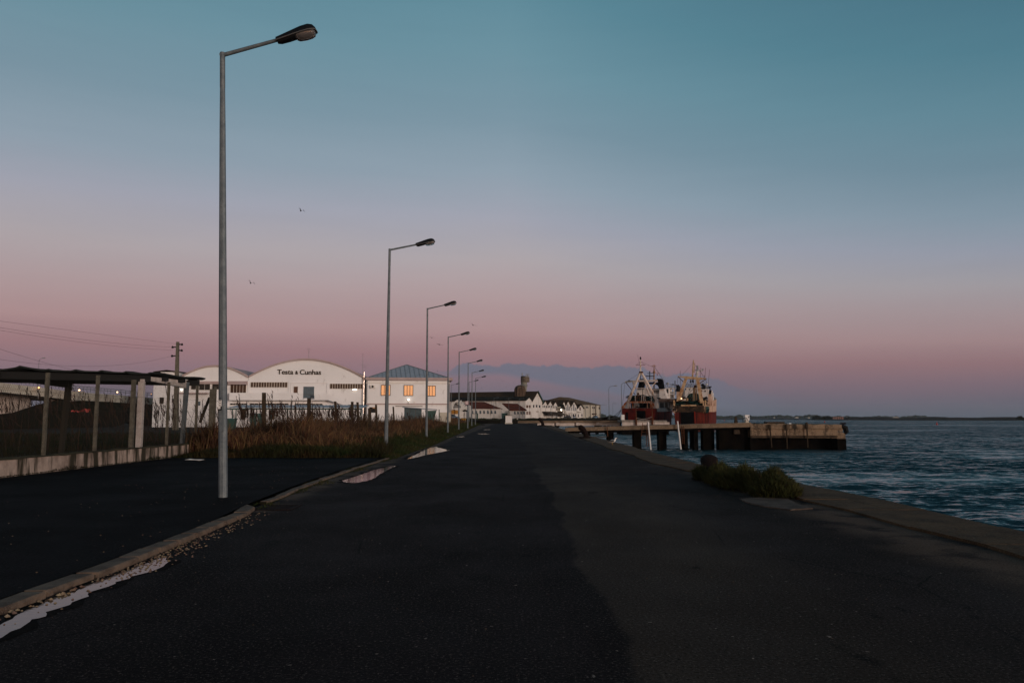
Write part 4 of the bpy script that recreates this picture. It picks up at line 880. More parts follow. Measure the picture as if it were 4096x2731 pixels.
def window(x0, y0, x1, y1, n, glass, fm, d=.02, rec=.12, par=None, F=FT, nh=1, fw=.05):
    par = par or wh; h = F.hit
    (ua, za), (ub, zb) = h(x0,y1), h(x1,y0)
    mb = MB(); mb.fbox(F, ua-fw, za-fw, ua, zb+fw, d-.0, d+.07); mb.fbox(F, ub, za-fw, ub+fw, zb+fw, d, d+.07); mb.fbox(F, ua, zb, ub, zb+fw, d, d+.068); mb.fbox(F, ua, za-fw, ub, za, d, d+.068)
    for i in range(1, n): uu = ua+(ub-ua)*i/n; mb.fbox(F, uu-fw*.45, za, uu+fw*.45, zb, d, d+.05)
    for i in range(1, nh): zz = za+(zb-za)*i/nh; mb.fbox(F, ua, zz-fw*.4, ub, zz+fw*.4, d+.002, d+.045)
    f = part('window', mb, fm, par)
    mb = MB(); mb.fbox(F, ua, za, ub, zb, d-.015, d+.02); part('pane', mb, glass, f); return f
def panel(x0, y0, x1, y1, m, name='door', d0=.0, d1=.05, par=None, F=FT, label=None):
    mb = MB(); (ua, za), (ub, zb) = F.hit(x0,y1), F.hit(x1,y0); mb.fbox(F, ua, za, ub, zb, d0, d1); return part(name, mb, m, par or wh, label=label)
window(1003,1529,1150,1548.5,14,M['glass_dim'],M['frame_white']); window(1320,1535,1451,1554,13,M['glass_dim'],M['frame_white'])
pd = mat('dim_glass_dark', (.05,.022,.012), .3, (.03,.014,.008), .8); window(922,1538,985,1571,5,pd,M['frame_white'],nh=1)
window(765,1536,785,1557,1,M['glass_dark'],M['frame_white']); window(797,1536,841,1559,2,M['glass_dark'],M['frame_white']); window(849,1536,908,1557,2,M['glass_dark'],M['frame_white'])
panel(1175,1546,1191,1574,M['door_brown']); mb = MB(); 
for a in ((1172.5,1543.5,1175,1574),(1191,1543.5,1193.5,1574),(1175,1543.5,1191,1546)): mb.pbox(FT,*a,.0,.06)
part('door_frame', mb, M['frame_white'], wh)
dd = panel(1213,1546,1257,1592,M['door_blue']); mb = MB(); mb.pbox(FT,1226,1546,1226.8,1592,.05,.07); mb.pbox(FT,1240.5,1546,1241.3,1592,.05,.07); mb.pbox(FT,1213,1577,1257,1578,.05,.065); part('rail', mb, M['frame_dark'], dd)
# pilasters and recess frames
for a in ((1153,1524,1163,1573),(1306,1530,1317,1606),(990,1521,1001,1573)): panel(*a,M['white'],'pilaster',0,.10)
for a in ((1163,1529,1306,1531.5),(1163,1531.6,1164.5,1573)): panel(*a,M['white'],'recess_frame',0,.09)
# awning
mb = MB(); (ua,za),(ub,zb) = W(917,1538),W(992,1524); mb.prism([FT.pt(ua,za,0),FT.pt(ua,za,.9),FT.pt(ua,zb-.1,.6),FT.pt(ua,zb,0)],[FT.pt(ub,za,0),FT.pt(ub,za,.9),FT.pt(ub,zb-.1,.6),FT.pt(ub,zb,0)]); part('awning', mb, M['trim'], wh)
panel(760,1525,916,1535,M['trim'],'fascia_band',0,.35)
# balcony and stair parapet
mb = MB(); (ua,za),(ub,zb) = W(917,1597,1.2),W(1212,1571,1.2); mb.fbox(FT,ua,za,ub,zb,1.1,1.25); mb.fbox(FT,ua,za,ua+.15,zb,0,1.1); mb.fbox(FT,ua,za-.12,W(1310,1600,1.2)[0],za,0,1.25)
c = [W(1258,1598,1.2),W(1310,1599,1.2),W(1392,1624,1.2),W(1398,1622,1.2),W(1322,1577,1.2),W(1258,1576,1.2)]; mb.fprism(FT,c,1.1,1.25); part('balcony', mb, M['white'], wh)
mb = MB(); mb.fbox(FT, W(1216,0,1.2)[0], za, W(1254,0,1.2)[0], za+.1, 1.1, 1.2)
for k in range(5): mb.fbox(FT, W(1212+k*11,0,1.2)[0], za, W(1212+k*11,0,1.2)[0]+.04, zb, 1.15, 1.19)
part('railing', mb, M['frame_dark'], wh)
for a in ((921,1613,987,1619,6),(1000,1613,1155,1619,9),(1180,1614,1290,1620,8),(1390,1618,1452,1622,4)): window(*a,M['glass_dark'],M['frame_white'],fw=.03)
panel(962,1634,984,1677,M['wood_dark']); panel(1075,1640,1100,1677,M['wood_dark']); panel(790,1605,802,1622,M['door_blue'],'shutter')
mb = MB(); mb.pbox(FT,700,1570,830,1575,.0,.8); part('canopy', mb, M['trim'], wh)
# tube lamp
o = panel(1411.5,1556.5,1427,1560.5,M['lamp_white'],'wall_lamp',.1,.2)
mb = MB(); mb.pbox(FT,1409,1555.5,1430,1562,.0,.1); part('lamp_base', mb, M['frame_white'], wh)
# steel flue
m, t, b = newmat('polished_flue'); b.inputs['Base Color'].default_value = (.8,.7,.62,1); b.inputs['Metallic'].default_value = 1; b.inputs['Roughness'].default_value = .22; M['flue'] = m
u, z1 = W(1456.5,1487,.4); mb = MB(); mb.tube(FT.pt(u,W(0,1625)[1] if False else 2.2,.4), FT.pt(u,z1,.4), .075, n=10); part('flue', mb, M['flue'], wh, smooth=True)
# aerials
def aerial(px, pt, pb, arms, label, F=FT):
    u, zt = F.hit(px, pt, -1); zb = F.hit(px, pb, -1)[1]; r = thing('tv_aerial', F.pt(u, zb, -1), label, 'aerial', 'roof aerials')
    mb = MB(); mb.tube(F.pt(u,zb-.4,-1), F.pt(u,zt,-1), .035, .025, 5); part('mast', mb, M['grey'], r)
    for a0, a1, yy in arms:
        mb = MB(); ua = F.hit(a0,yy,-1)[0]; ub, z = F.hit(a1,yy,-1); mb.tube(F.pt(ua,z,-1), F.pt(ub,z,-1), .022, n=4)
        for k in range(5): uu = ua+(ub-ua)*k/4; mb.tube(F.pt(uu,z,-1.3), F.pt(uu,z,-.7), .012, n=4)
        part('antenna_arm', mb, M['grey'], r)
aerial(1236,1396,1437,((1227,1243,1396.5),(1233,1239,1406)),'forked television aerial on top of the larger barrel roof')
aerial(1452,1416,1503,((1438,1475,1460.5),(1450,1466,1468),(1450,1454,1416.5)),'tall television aerial at the right end of the larger barrel roof')
# small roof block on the left wing
FL = Fac(660, 128, 0)
lw = thing('left_wing', FL.pt(FL.hit(660,1600)[0],0,0), 'plain white lower building at the left end of the barrel roofed warehouse', 'building')
mb = MB(); (ua,_),(ub,zt) = FL.hit(612,1600),FL.hit(738,1512); mb.fbox(FL,ua,-.1,ub,zt,-14,0); part('wall', mb, M['white'], lw)
mb = MB(); (ua,za),(ub,zb) = FL.hit(630,1512),FL.hit(702,1486); mb.fbox(FL,ua,za,ub,zb,-5,-1); part('roof_block', mb, M['white'], lw)
mb = MB(); (ua,za),(ub,zb) = FL.hit(608,1487),FL.hit(717,1482); u_m = (ua+ub)/2; mb.loft([[FL.pt(ua,za,-5.6),FL.pt(ua,za,-.3),FL.pt(ua,za+.08,-.3),FL.pt(ua,za+.08,-5.6)],[FL.pt(u_m,za+.25,-5.6),FL.pt(u_m,za+.25,-.3),FL.pt(u_m,za+.36,-.3),FL.pt(u_m,za+.36,-5.6)],[FL.pt(ub,za,-5.6),FL.pt(ub,za,-.3),FL.pt(ub,za+.08,-.3),FL.pt(ub,za+.08,-5.6)]]); part('roof', mb, M['roof_dark'], lw)
for a in ((640,1590,655,1612),(690,1595,700,1608)): window(*a,1,M['glass_dark'],M['frame_dark'],par=lw,F=FL)
mb = MB(); mb.pbox(FL,722,1556,727,1561,.0,.25); part('wall_lamp', mb, M['lamp_white'], lw)
# long metal canopy in front
FCn = Fac(1180, 112, 2)
cn_ = thing('long_canopy', FCn.pt(FCn.hit(1180,1620)[0],0,0), 'long low canopy with a blue grey metal roof in front of the white warehouse', 'canopy')
(ua,za),(ub,zb) = FCn.hit(905,1636),FCn.hit(1448,1630); mb = MB()
n = 70; vs = []
for i in range(n+1):
    u = ua+(ub-ua)*i/n; h = .05*(i%2); vs += [FCn.pt(u,2.95+h,0),FCn.pt(u+.6,3.35+h,-3.2),FCn.pt(u+.6,3.29+h,-3.2),FCn.pt(u,2.89+h,0)]
fs = [(0,1,2,3),tuple(4*n+k for k in range(4))]
for i in range(n): fs += [(4*i+k,4*i+(k+1)%4,4*(i+1)+(k+1)%4,4*(i+1)+k) for k in range(4)]
mb.add(vs, fs); part('roof', mb, M['zinc'], cn_)
mb = MB(); mb.fbox(FCn,ua,2.68,ub,2.86,-.12,0); part('fascia', mb, M['green_metal'], cn_)
for px in (929,943,1012,1085,1150,1240,1330,1444): 
    u = FCn.hit(px,1650)[0]; mb = MB(); mb.fbox(FCn,u-.06,-.1,u+.06,2.7,-.18,-.06); part('post', mb, M['green_metal'], cn_)
# bins in the yard
def make_bin():
    r = thing('wheeled_bin', (0,0,0), '', 'bin', 'wheeled rubbish bins')
    mb = MB(); mb.hexa([(-.24,-.24,.10),(.24,-.24,.10),(.24,.24,.10),(-.24,.24,.10)],[(-.31,-.33,1.0),(.31,-.33,1.0),(.31,.33,1.0),(-.31,.33,1.0)]); part('bin_body', mb, M['green_metal'], r, bevel=.02)
    mb = MB(); mb.loft([[(x_,-.36,1.005),(x_,.36,1.005),(x_,.30,1.10),(x_,-.28,1.08)] for x_ in (-.34,.34)]); part('lid', mb, M['green_metal'], r)
    for s in (-1,1): mb = MB(); mb.tube((s*.26,.27,.10),(s*.31,.27,.10),.10,n=12); part('wheel', mb, M['tyre'], r)
    return r
bn0 = make_bin(); p = PD(1014,1670,96); bn0.location = (p.x,96,-.03); bn0['label'] = 'green wheeled bin under the long canopy, left one of the two green bins'; bn0.scale = (1.1,1.1,1.9)
p = PD(1045,1670,96); dup(bn0,(p.x,96,-.03),'green wheeled bin under the long canopy, right one of the two green bins',scale=(1.3,1.1,1.9))
p = PD(921,1670,98); dup(bn0,(p.x,98,-.03),'dark bin just right of the nearest lamp pole, lower than the others',scale=(2.4,1.2,1.35))
# ================================================================ hip roofed white building
FB = Fac(1630, 131, 7)
hb = thing('hip_roof_building', FB.pt(FB.hit(1630,1600)[0],0,0), 'two storey white building with a grey metal hip roof and three glowing windows', 'building')
H = FB.hit; (uL,_),(uR,_) = H(1464,1600),H(1799,1600); zE = H(1630,1519)[1]; DB = -13.5
mb = MB(); mb.fbox(FB,uL,-.2,uR,zE,DB,0); part('wall', mb, M['white'], hb)
mb = MB(); zf0, zf1 = H(1630,1521)[1], H(1630,1510)[1]; o_ = .45; mb.fbox(FB,uL-.1,zf0,uR+o_,zf1,DB-o_,o_); part('fascia', mb, M['trim'], hb, bevel=.04)
ap_u, ap_z = H(1626,1459,DB/2); mb = MB(); c = [FB.pt(uL+.35,zf1+.02,o_-.35),FB.pt(uR-.3,zf1+.02,o_-.35),FB.pt(uR-.3,zf1+.02,DB-o_+.35),FB.pt(uL+.35,zf1+.02,DB-o_+.35)]; apx = FB.pt(ap_u,ap_z,DB/2)
mb.add(c+[apx],[(0,1,4),(1,2,4),(2,3,4),(3,0,4),(0,1,2,3)]); rf = part('roof', mb, M['zinc'], hb)
mb = MB()
for a, b in ((0,1),(1,2),(3,0)):
    A_, B_ = Vector(c[a]), Vector(c[b])
    for k in range(1,17):
        f = k/17; P_ = A_.lerp(B_,f); mid = A_.lerp(B_,.5); g = min(f,1-f)*2
        # seams run straight up the slope until they meet the hip
        Q_ = P_+(apx-mid)*g; mb.tube(P_+Vector((0,0,.03)), Q_+Vector((0,0,.03)), .035, n=4)
part('seam', mb, M['grey'], rf)
for a in range(4):
    mb = MB(); mb.tube(Vector(c[a])+Vector((0,0,.03)), apx+Vector((0,0,.03)), .06, n=5); part('hip_cap', mb, M['galv'], rf)
for a in ((1525.5,1541,1560,1579.5),(1617,1542,1651,1580.5),(1706,1544,1740.5,1582)): window(*a,3,M['glass'],M['frame_dark'],par=hb,F=FB,d=.0,fw=.10)
mb = MB(); mb.pbox(FB,1464,1530,1801,1532.5,0,.14); part('pipe', mb, M['frame_white'], hb)
mb = MB(); mb.pbox(FB,1464,1613.5,1801,1617,0,.2); part('ledge', mb, M['trim'], hb)
for px in (1467.5,1797.5): u = H(px,1600,.1)[0]; mb = MB(); mb.tube(FB.pt(u,0,.1),FB.pt(u,zf0,.1),.06,n=8); part('downpipe', mb, M['grey'], hb)
ac = None
mb = MB(); mb.pbox(FB,1482,1540,1501,1551.5,.05,.42); ac = part('air_conditioner', mb, M['frame_white'], hb); u, z = H(1490.5,1545.5,.42); mb = MB(); mb.tube(FB.pt(u,z,.42),FB.pt(u,z,.45),.19,n=16); part('fan_grille', mb, M['black'], ac)
u, z = H(1634,1598,.3); mb = MB(); mb.lathe(FB.pt(u,z,.3), [(.02,-.14),(.12,-.10),(.16,0),(.12,.10),(.02,.14)], 12); part('wall_lamp', mb, M['lamp_white'], hb, smooth=True)
mb = MB(); mb.tube(FB.pt(u,z-.14,.3),FB.pt(u,H(0,1615)[1] if False else z-.8,.3),.04); mb.tube(FB.pt(u,z-.5,.3),FB.pt(u,z-.5,0),.03); part('lamp_bracket', mb, M['grey'], hb)
u, z = H(1658,1608,.1); mb = MB(); mb.tube(FB.pt(u,z,0),FB.pt(u,z,.15),.13,n=12); part('siren', mb, M['frame_white'], hb)
panel(1477,1628,1502,1650,M['glass_dark'],'window',0,.05,hb,FB); panel(1491,1629,1501,1633.5,M['glass'],'pane',.05,.07,hb,FB)
mb = MB(); mb.pbox(FB,1582,1623,1690,1625,.0,.12); part('cable_tray', mb, M['frame_dark'], hb)
# blue grey sheds before it
FS = Fac(1650, 105, 6)
s1 = thing('metal_shed', FS.pt(FS.hit(1650,1650)[0],0,0), 'blue grey metal shed with a sloping roof in front of the hip roofed building', 'shed')
(ua,_),(ub,_),(uc,_) = FS.hit(1614,1640),FS.hit(1665,1640),FS.hit(1749,1640); zt = FS.hit(1614,1627)[1]; zt2 = FS.hit(1749,1640)[1]; um = FS.hit(1686,1650)[0]
mb = MB(); mb.fprism(FS,[(ua+.1,-.1),(um,-.1),(um,zt-.25),(ua+.1,zt-.05)],-2.5,0); part('wall', mb, M['blue_shed'], s1)
mb = MB(); mb.fprism(FS,[(ua-.15,zt+.04),(uc,zt2+.12),(uc,zt2),(ua-.15,zt-.06)],-2.9,.45); part('roof', mb, M['zinc'], s1)
for f in (.35,.68): uu = ua+(um-ua)*f; mb = MB(); mb.fbox(FS,uu-.03,.1,uu+.03,zt-.35,.0,.03); part('panel_joint', mb, M['frame_dark'], s1)
mb = MB(); un = FS.hit(1700,1650)[0]; mb.fprism(FS,[(un,zt-.5),(uc-.1,zt2-.05),(uc-.45,zt2-1.5),(un+.25,zt-1.9)],-2.2,.1); part('skip', mb, M['green_metal'], s1, label='dark green skip shaped bin under the shed roof')
FG = Fac(1780, 118, 10); gw = MB(); (ua,za),(ub,zb) = FG.hit(1757,1690),FG.hit(1803,1649); gw.fbox(FG,ua,-.1,ub,zb,-.25,0); single('garden_wall', gw, M['ochre_wall'], 'low weathered grey wall at the right foot of the hip roofed building', 'wall')
mb = MB(); u, z = FG.hit(1756,1637); mb.tube(FG.pt(u,0,.3),FG.pt(u,z,.3),.07); single('steel_post', mb, M['green_metal'], 'dark slim steel post beside the metal shed and low grey wall', 'post')
# ================================================================ old harbour buildings
GZ = .88
def block(F, x0, x1, yt, depth, m, root, yb=None, d=0):
    (ua,_),(ub,zt) = F.hit(x0,yt,d),F.hit(x1,yt,d); mb = MB(); mb.fbox(F,ua,-.3,ub,zt,d-depth,d); part('wall', mb, m, root); return ua, ub, zt
# ruined gate house
FR = Fac(1842, 238, 0); rg = thing('ruined_gatehouse', FR.pt(FR.hit(1842,1650)[0],GZ,0), 'crumbling ornate white gatehouse front with an arched barred window', 'building')
pr = [(1803,1678),(1803,1614),(1806,1609),(1812,1607),(1816,1610),(1820,1603),(1826,1601),(1829,1598),(1832,1603),(1838,1606),(1843,1600),(1845,1606),(1850,1611),(1856,1617),(1863,1620),(1867,1626),(1872,1622),(1876,1620),(1880,1621),(1881,1632),(1881,1678)]
mb = MB(); mb.fprism(FR,[FR.hit(x,y) for x,y in pr],-5,0); part('wall', mb, mat('peeling_render', (.52,.50,.46), .9, (.06,.05,.04), .45, (.52,.60), bump=.4, bs=4), rg)
def archpoly(x0,x1,y0,y1,F,n=10):
    (ua,za),(ub,zb) = F.hit(x0,y1),F.hit(x1,y0); return [(ua,za),(ub,za)]+[(ua+(ub-ua)*(.5+.5*math.cos(math.pi*k/n)), za+(zb-za)*(.35+.65*math.sin(math.pi*k/n))) for k in range(n+1)]
mb = MB(); mb.fprism(FR,archpoly(1814,1843,1617,1631,FR),.0,.05); wa = part('arched_window', mb, M['glass_dark'], rg)
mb = MB()
for k in range(8): mb.pbox(FR,1817+k*3.2,1620,1817.7+k*3.2,1631,.05,.10)
part('bars', mb, M['frame_white'], wa)
mb = MB(); mb.pbox(FR,1806,1634,1862,1636.5,0,.3); part('cornice', mb, M['white_old'], rg)
mb = MB(); mb.pbox(FR,1851,1640,1873,1646,.0,.05); part('window', mb, M['glass_dark'], rg)
mb = MB(); mb.pbox(FR,1864,1646,1876,1675,.0,.05); part('door', mb, M['grey'], rg)
FY = Fac(1820, 225, 0); mb = MB(); yb_ = thing('site_board', FY.pt(FY.hit(1820,1670)[0],GZ,0), 'ochre yellow hoarding board on a post before the ruined gatehouse', 'board')
mb.pbox(FY,1805,1640,1832,1656,-.1,0); part('board', mb, M['yellow'], yb_)
mb = MB(); u, z = FY.hit(1819.5,1638); mb.fbox(FY,u-.08,.7,u+.08,z,.01,.12); part('post', mb, M['rust'], yb_)
fw = MB(); FW = Fac(1832, 231, 0); (ua,za),(ub,zb) = FW.hit(1804,1656),FW.hit(1832,1656); fw.fbox(FW,ua,.5,ub,za,-.3,0); (ua,za),(ub,zb) = FW.hit(1836,1646),FW.hit(1862,1646); fw.fbox(FW,FW.hit(1832.5,1650)[0],.5,ub,za,-.3,0.02); single('yard_wall', fw, M['white_old'], 'stepped whitewashed yard wall below the ochre board', 'wall')
# red roofed buildings
def hiproof(F, ua, ub, zt, depth, run, rise, m, root, ov=.4, d=0):
    a = [F.pt(ua-ov,zt,d+ov),F.pt(ub+ov,zt,d+ov),F.pt(ub+ov,zt,d-depth-ov),F.pt(ua-ov,zt,d-depth-ov)]; r0 = F.pt(ua+run[0],zt+rise,d-depth/2); r1 = F.pt(ub-run[1],zt+rise,d-depth/2)
    mb = MB(); mb.add(a+[r0,r1],[(0,1,5,4),(1,2,5),(2,3,4,5),(3,0,4),(0,1,2,3)]); return part('roof', mb, m, root)
F1_ = Fac(1940, 246, 0); b1 = thing('red_roof_building', F1_.pt(F1_.hit(1940,1650)[0],GZ,0), 'long low whitewashed building with a red tiled roof and a row of seven small windows', 'building')
ua, ub, zt = block(F1_,1881,2004,1634.5,13,M['white_old'],b1); hiproof(F1_,ua-3,ub,zt,13,(1.5,5.5),2.3,M['roof_red'],b1)
def smallwin(F, x0, y0, x1, y1, par, slant=False, m=None):
    (a,z0),(b,z1) = F.hit(x0,y1),F.hit(x1,y0); mb = MB(); mb.fbox(F,a,z0,b,z1,.0,.04); w_ = part('window', mb, m or M['glass_dark'], par)
    if slant: mb = MB(); mb.prism([F.pt(a+.15,z0,.04),F.pt(b+.15,z0,.30),F.pt(b,z1,.05),F.pt(a,z1,.05)],[F.pt(a+.15,z0,.07),F.pt(b+.15,z0,.34),F.pt(b,z1,.09),F.pt(a,z1,.09)]); part('shutter', mb, M['door_blue'], w_)
for x in (1887,1902,1918,1933,1948.5,1963.5,1978): smallwin(F1_,x,1641.5,x+5.5,1654,b1,True)
mb = MB(); mb.pbox(F1_,1905.5,1652,1912,1675,.0,.5); part('cabinet', mb, M['green_metal'], b1)
mb = MB(); mb.pbox(F1_,1889,1654,1905,1676,.0,1.2); part('porch', mb, M['white_old'], b1)
mb = MB(); mb.pbox(F1_,1888,1653,1906,1654.5,.0,1.4); part('porch_roof', mb, M['roof_dark'], b1)
F2_ = Fac(2070, 272, 0); b2 = thing('lean_to_building', F2_.pt(F2_.hit(2070,1650)[0],GZ,0), 'low whitewashed building with a red roof sloping to the right and four small windows', 'building')
ua, ub, zt = block(F2_,2039,2102,1639,10,M['white_old'],b2)
(ra,rz),(rb,rz2) = F2_.hit(2008,1612,-5),F2_.hit(2070,1614,-5); mb = MB()
q = [F2_.pt(ra,rz,-5),F2_.pt(rb,rz2,-5),F2_.pt(ub+.5,zt,.4),F2_.pt(F2_.hit(2040,1638)[0],zt,.4)]; mb.prism(q,[Vector(v)-Vector((0,0,.25)) for v in q]); q2 = [F2_.pt(ra,rz,-5),F2_.pt(rb,rz2,-5),F2_.pt(ub+.5,zt,-10.4),F2_.pt(ua,zt,-10.4)]; mb.prism(q2,[Vector(v)-Vector((0,0,.25)) for v in q2]); part('roof', mb, M['roof_red'], b2)
for x in (2056.5,2069,2081.5,2093.5): smallwin(F2_,x,1645,x+5,1656,b2,True)
mb = MB(); (ua2,_),(ub2,zt2) = F2_.hit(2006,1643),F2_.hit(2039,1643); mb.fbox(F2_,ua2,-.3,ub2-.01,zt2,-8,-.5); part('annex', mb, M['white_old'], b2)
mb = MB(); mb.pbox(F2_,2008,1652,2030,1676,-.5,-.3); part('gate', mb, M['green_metal'], b2)
mb = MB(); mb.pbox(F2_,2031,1641,2038,1658,.0,.6); part('chimney', mb, M['ochre_wall'], b2)
# the quay line: gabled houses seen at a slant
FQ = Fac(2106, 332, 65)
def gable_house(x0, x1, xa, ya, ye, depth, wm, rm, name, label, wins=(), cat='warehouse', ov=.5, group=None):
    u0 = FQ.hit(x0,1650)[0]; u1 = FQ.hit(x1,1650)[0]; uA, zA = FQ.hit(xa,ya); zE_ = FQ.hit((x0+x1)/2,ye)[1]
    r = thing(name, FQ.pt((u0+u1)/2,GZ,0), label, cat, group)
    mb = MB(); mb.fprism(FQ,[(u0,-.3),(u1,-.3),(u1,zE_),(uA,zA),(u0,zE_)],-depth,0); part('wall', mb, wm, r)
    for ue, s in ((u0,-1),(u1,1)):
        dz = (zA-zE_)/max(.1,abs(uA-ue)); mb = MB(); e = .35
        mb.fprism(FQ,[(uA,zA+.05),(ue+s*e,zE_-dz*e+.05),(ue+s*e,zE_-dz*e+.40),(uA,zA+.40)],-depth-.1,ov if rm is not M['roof_red'] else .2); part('roof', mb, rm, r)
    for wv in wins:
        x_0,y_0,x_1,y_1 = wv[:4]; mw = wv[4] if len(wv) > 4 else M['glass_dark']
        (a,z0),(b,z1) = FQ.hit(x_0,y_1),FQ.hit(x_1,y_0); mb = MB(); mb.fbox(FQ,a,z0,b,z1,.0,.06); part('window', mb, mw, r)
    return r
gr = mat('faded_shutter', (.16,.11,.09), .9)
lb = gable_house(2102,2127,2115,1589,1602,44,M['white_old'],M['roof_black'],'narrow_warehouse','white warehouse with a very long black brown roof, left gable of the big pair',((2105,1620,2112,1631,M['door_brown']),(2115.5,1620,2122,1631,M['door_brown']),(2105,1645,2112,1658,gr),(2115,1645,2122,1658,gr)))
bb = gable_house(2127,2169,2148,1568,1606,60,M['white_old'],M['roof_dark'],'great_warehouse','tallest white warehouse gable with a green edged steep brown roof',((2132,1619,2137,1629),(2143.5,1619,2149,1629),(2155.5,1620,2161,1630),(2144,1644,2154,1647,gr)))
u0,z0 = FQ.hit(2169,1612); uA,zA = FQ.hit(2148,1567); mb = MB(); mb.tube(FQ.pt(uA,zA+.3,.6),FQ.pt(u0+.6,z0+.1,.6),.28,n=5); part('green_verge_board', mb, M['green_metal'], bb)
lst = 'white gabled house, '
gable_house(2169,2189,2180,1603,1618,30,M['white_old'],M['roof_dark'],'gabled_house',lst+'immediately right of the tallest gable, above the lean-to roof',((2171,1622,2173,1630),(2176,1621,2179,1630),(2183,1622,2187,1631)),'house',group='saw tooth gabled houses')
gable_house(2189,2209.5,2200,1604,1619,30,M['white_old'],M['roof_dark'],'gabled_house',lst+'second to the right of the tallest gable',((2190.5,1622,2194,1631),(2197,1622,2200,1630),(2204,1622,2207,1631)),'house',group='saw tooth gabled houses')
gable_house(2210,2229.5,2221,1606,1622,30,M['white_old'],M['roof_dark'],'gabled_house',lst+'third right of the tallest gable, with two tall slits',((2211,1623,2214,1632),(2218.5,1623,2221,1633),(2225,1624,2228,1641)),'house',group='saw tooth gabled houses')
gable_house(2247,2261.5,2255,1604,1619,34,M['white_old'],M['roof_dark'],'gabled_house',lst+'plain and narrow, just right of the small lit balcony',((2249,1627,2251,1640),(2257,1627,2259.5,1640),(2249,1655,2251,1667),(2257,1655,2259,1665)),'house',group='saw tooth gabled houses')
pal = mat('pale_arched_glass', (.16,.16,.17), .5)
gable_house(2262,2281,2271,1602,1622,34,M['white_old'],M['roof_dark'],'gabled_house',lst+'left one of two with tall arched windows and a balcony',((2264,1627,2266.5,1642,pal),(2269,1616,2273,1642,pal),(2276,1625,2279,1642,pal),(2264,1655,2267,1664,pal),(2275,1655,2279,1664,pal)),'house',group='saw tooth gabled houses')
gable_house(2282,2307.5,2295,1605,1627,34,M['white_old'],M['roof_dark'],'gabled_house',lst+'right one of two with tall arched windows, dark doorway below',((2285,1629,2288,1642,pal),(2292.5,1616,2297,1642,pal),(2300.5,1629,2304,1642,pal),(2286,1655,2288,1668),(2291,1655,2296,1672),(2300,1655,2303,1666)),'house',group='saw tooth gabled houses')
gable_house(2309,2334,2321,1618,1634,20,M['white_old'],M['roof_black'],'gabled_house',lst+'lowest at the right end, one upper window over a small balcony',((2317,1628,2323,1641,gr),(2312,1656,2315,1668),(2326,1656,2329,1665)),'house',group='saw tooth gabled houses')
mb = MB(); mb.pbox(FQ,2264,1643,2298,1651,.3,1.0); 
r = thing('long_balcony', FQ.pt(FQ.hit(2280,1650)[0],GZ+3,.6), 'pale balcony running across the two houses with arched windows', 'balcony'); part('parapet', mb, M['white_old'], r)
mb = MB(); mb.pbox(FQ,2316,1646,2326,1649,.1,.9); single('bracket_balcony', mb, M['ochre_wall'], 'little bracket balcony on the lowest gabled house', 'balcony')
# small dark gabled bay with a lit window
r = thing('lit_bay_house', FQ.pt(FQ.hit(2238,1650)[0],GZ,0), 'dark gabled bay with a lit window on a bracketed balcony between the gabled houses', 'house')
(u0,_),(u1,zt) = FQ.hit(2230,1640),FQ.hit(2247,1622); zb = FQ.hit(2238,1645)[1]
mb = MB(); mb.fbox(FQ,u0,-.3,u1,zt,-20,-1.5); part('wall', mb, M['white_old'], r)
mb = MB(); mb.fbox(FQ,u0+.2,zb,u1-.2,zt-.5,-1.5,1.2); part('balcony_room', mb, M['ochre_wall'], r)
uA,zA = FQ.hit(2241,1617); mb = MB(); mb.fprism(FQ,[(u0-.3,zt-1.6),(u1+.3,zt-1.6),(uA,zA)],-6,1.8); part('roof', mb, M['roof_black'], r)
(a,z0),(b,z1) = FQ.hit(2243,1642,1.2),FQ.hit(2246.5,1634,1.2); mb = MB(); mb.fbox(FQ,a,z0,b,z1,1.2,1.3); part('lit_window', mb, M['lamp_white'], r)
mb = MB(); mb.fprism(FQ,[(u0+.6,zb),(u1-.6,zb),((u0+u1)/2+.6,zb-2.4),((u0+u1)/2-.6,zb-2.4)],-1.5,.9); part('bracket', mb, M['roof_dark'], r)
# lean-to canopy at their foot
(u0,_),(u1,_) = FQ.hit(2168,1655),FQ.hit(2234,1655); zc0 = FQ.hit(2170,1645)[1]; zc1 = FQ.hit(2170,1657,5)[1]
r = thing('quayside_canopy', FQ.pt((u0+u1)/2,GZ,2), 'dark sloping lean-to canopy on posts at the foot of the saw tooth houses', 'canopy')
q = [FQ.pt(u0,zc0,.2),FQ.pt(u1-6,zc0,.2),FQ.pt(u1,zc1,5),FQ.pt(u0,zc1,5)]; mb = MB(); mb.prism(q,[v-Vector((0,0,.25)) for v in q]); part('roof', mb, M['roof_dark'], r)
for k in range(5): u = u0+.5+(u1-u0-1)*k/4; mb = MB(); mb.tube(FQ.pt(u,.8,4.7),FQ.pt(u,zc1-.2,4.7),.12); part('post', mb, M['wood_dark'], r)
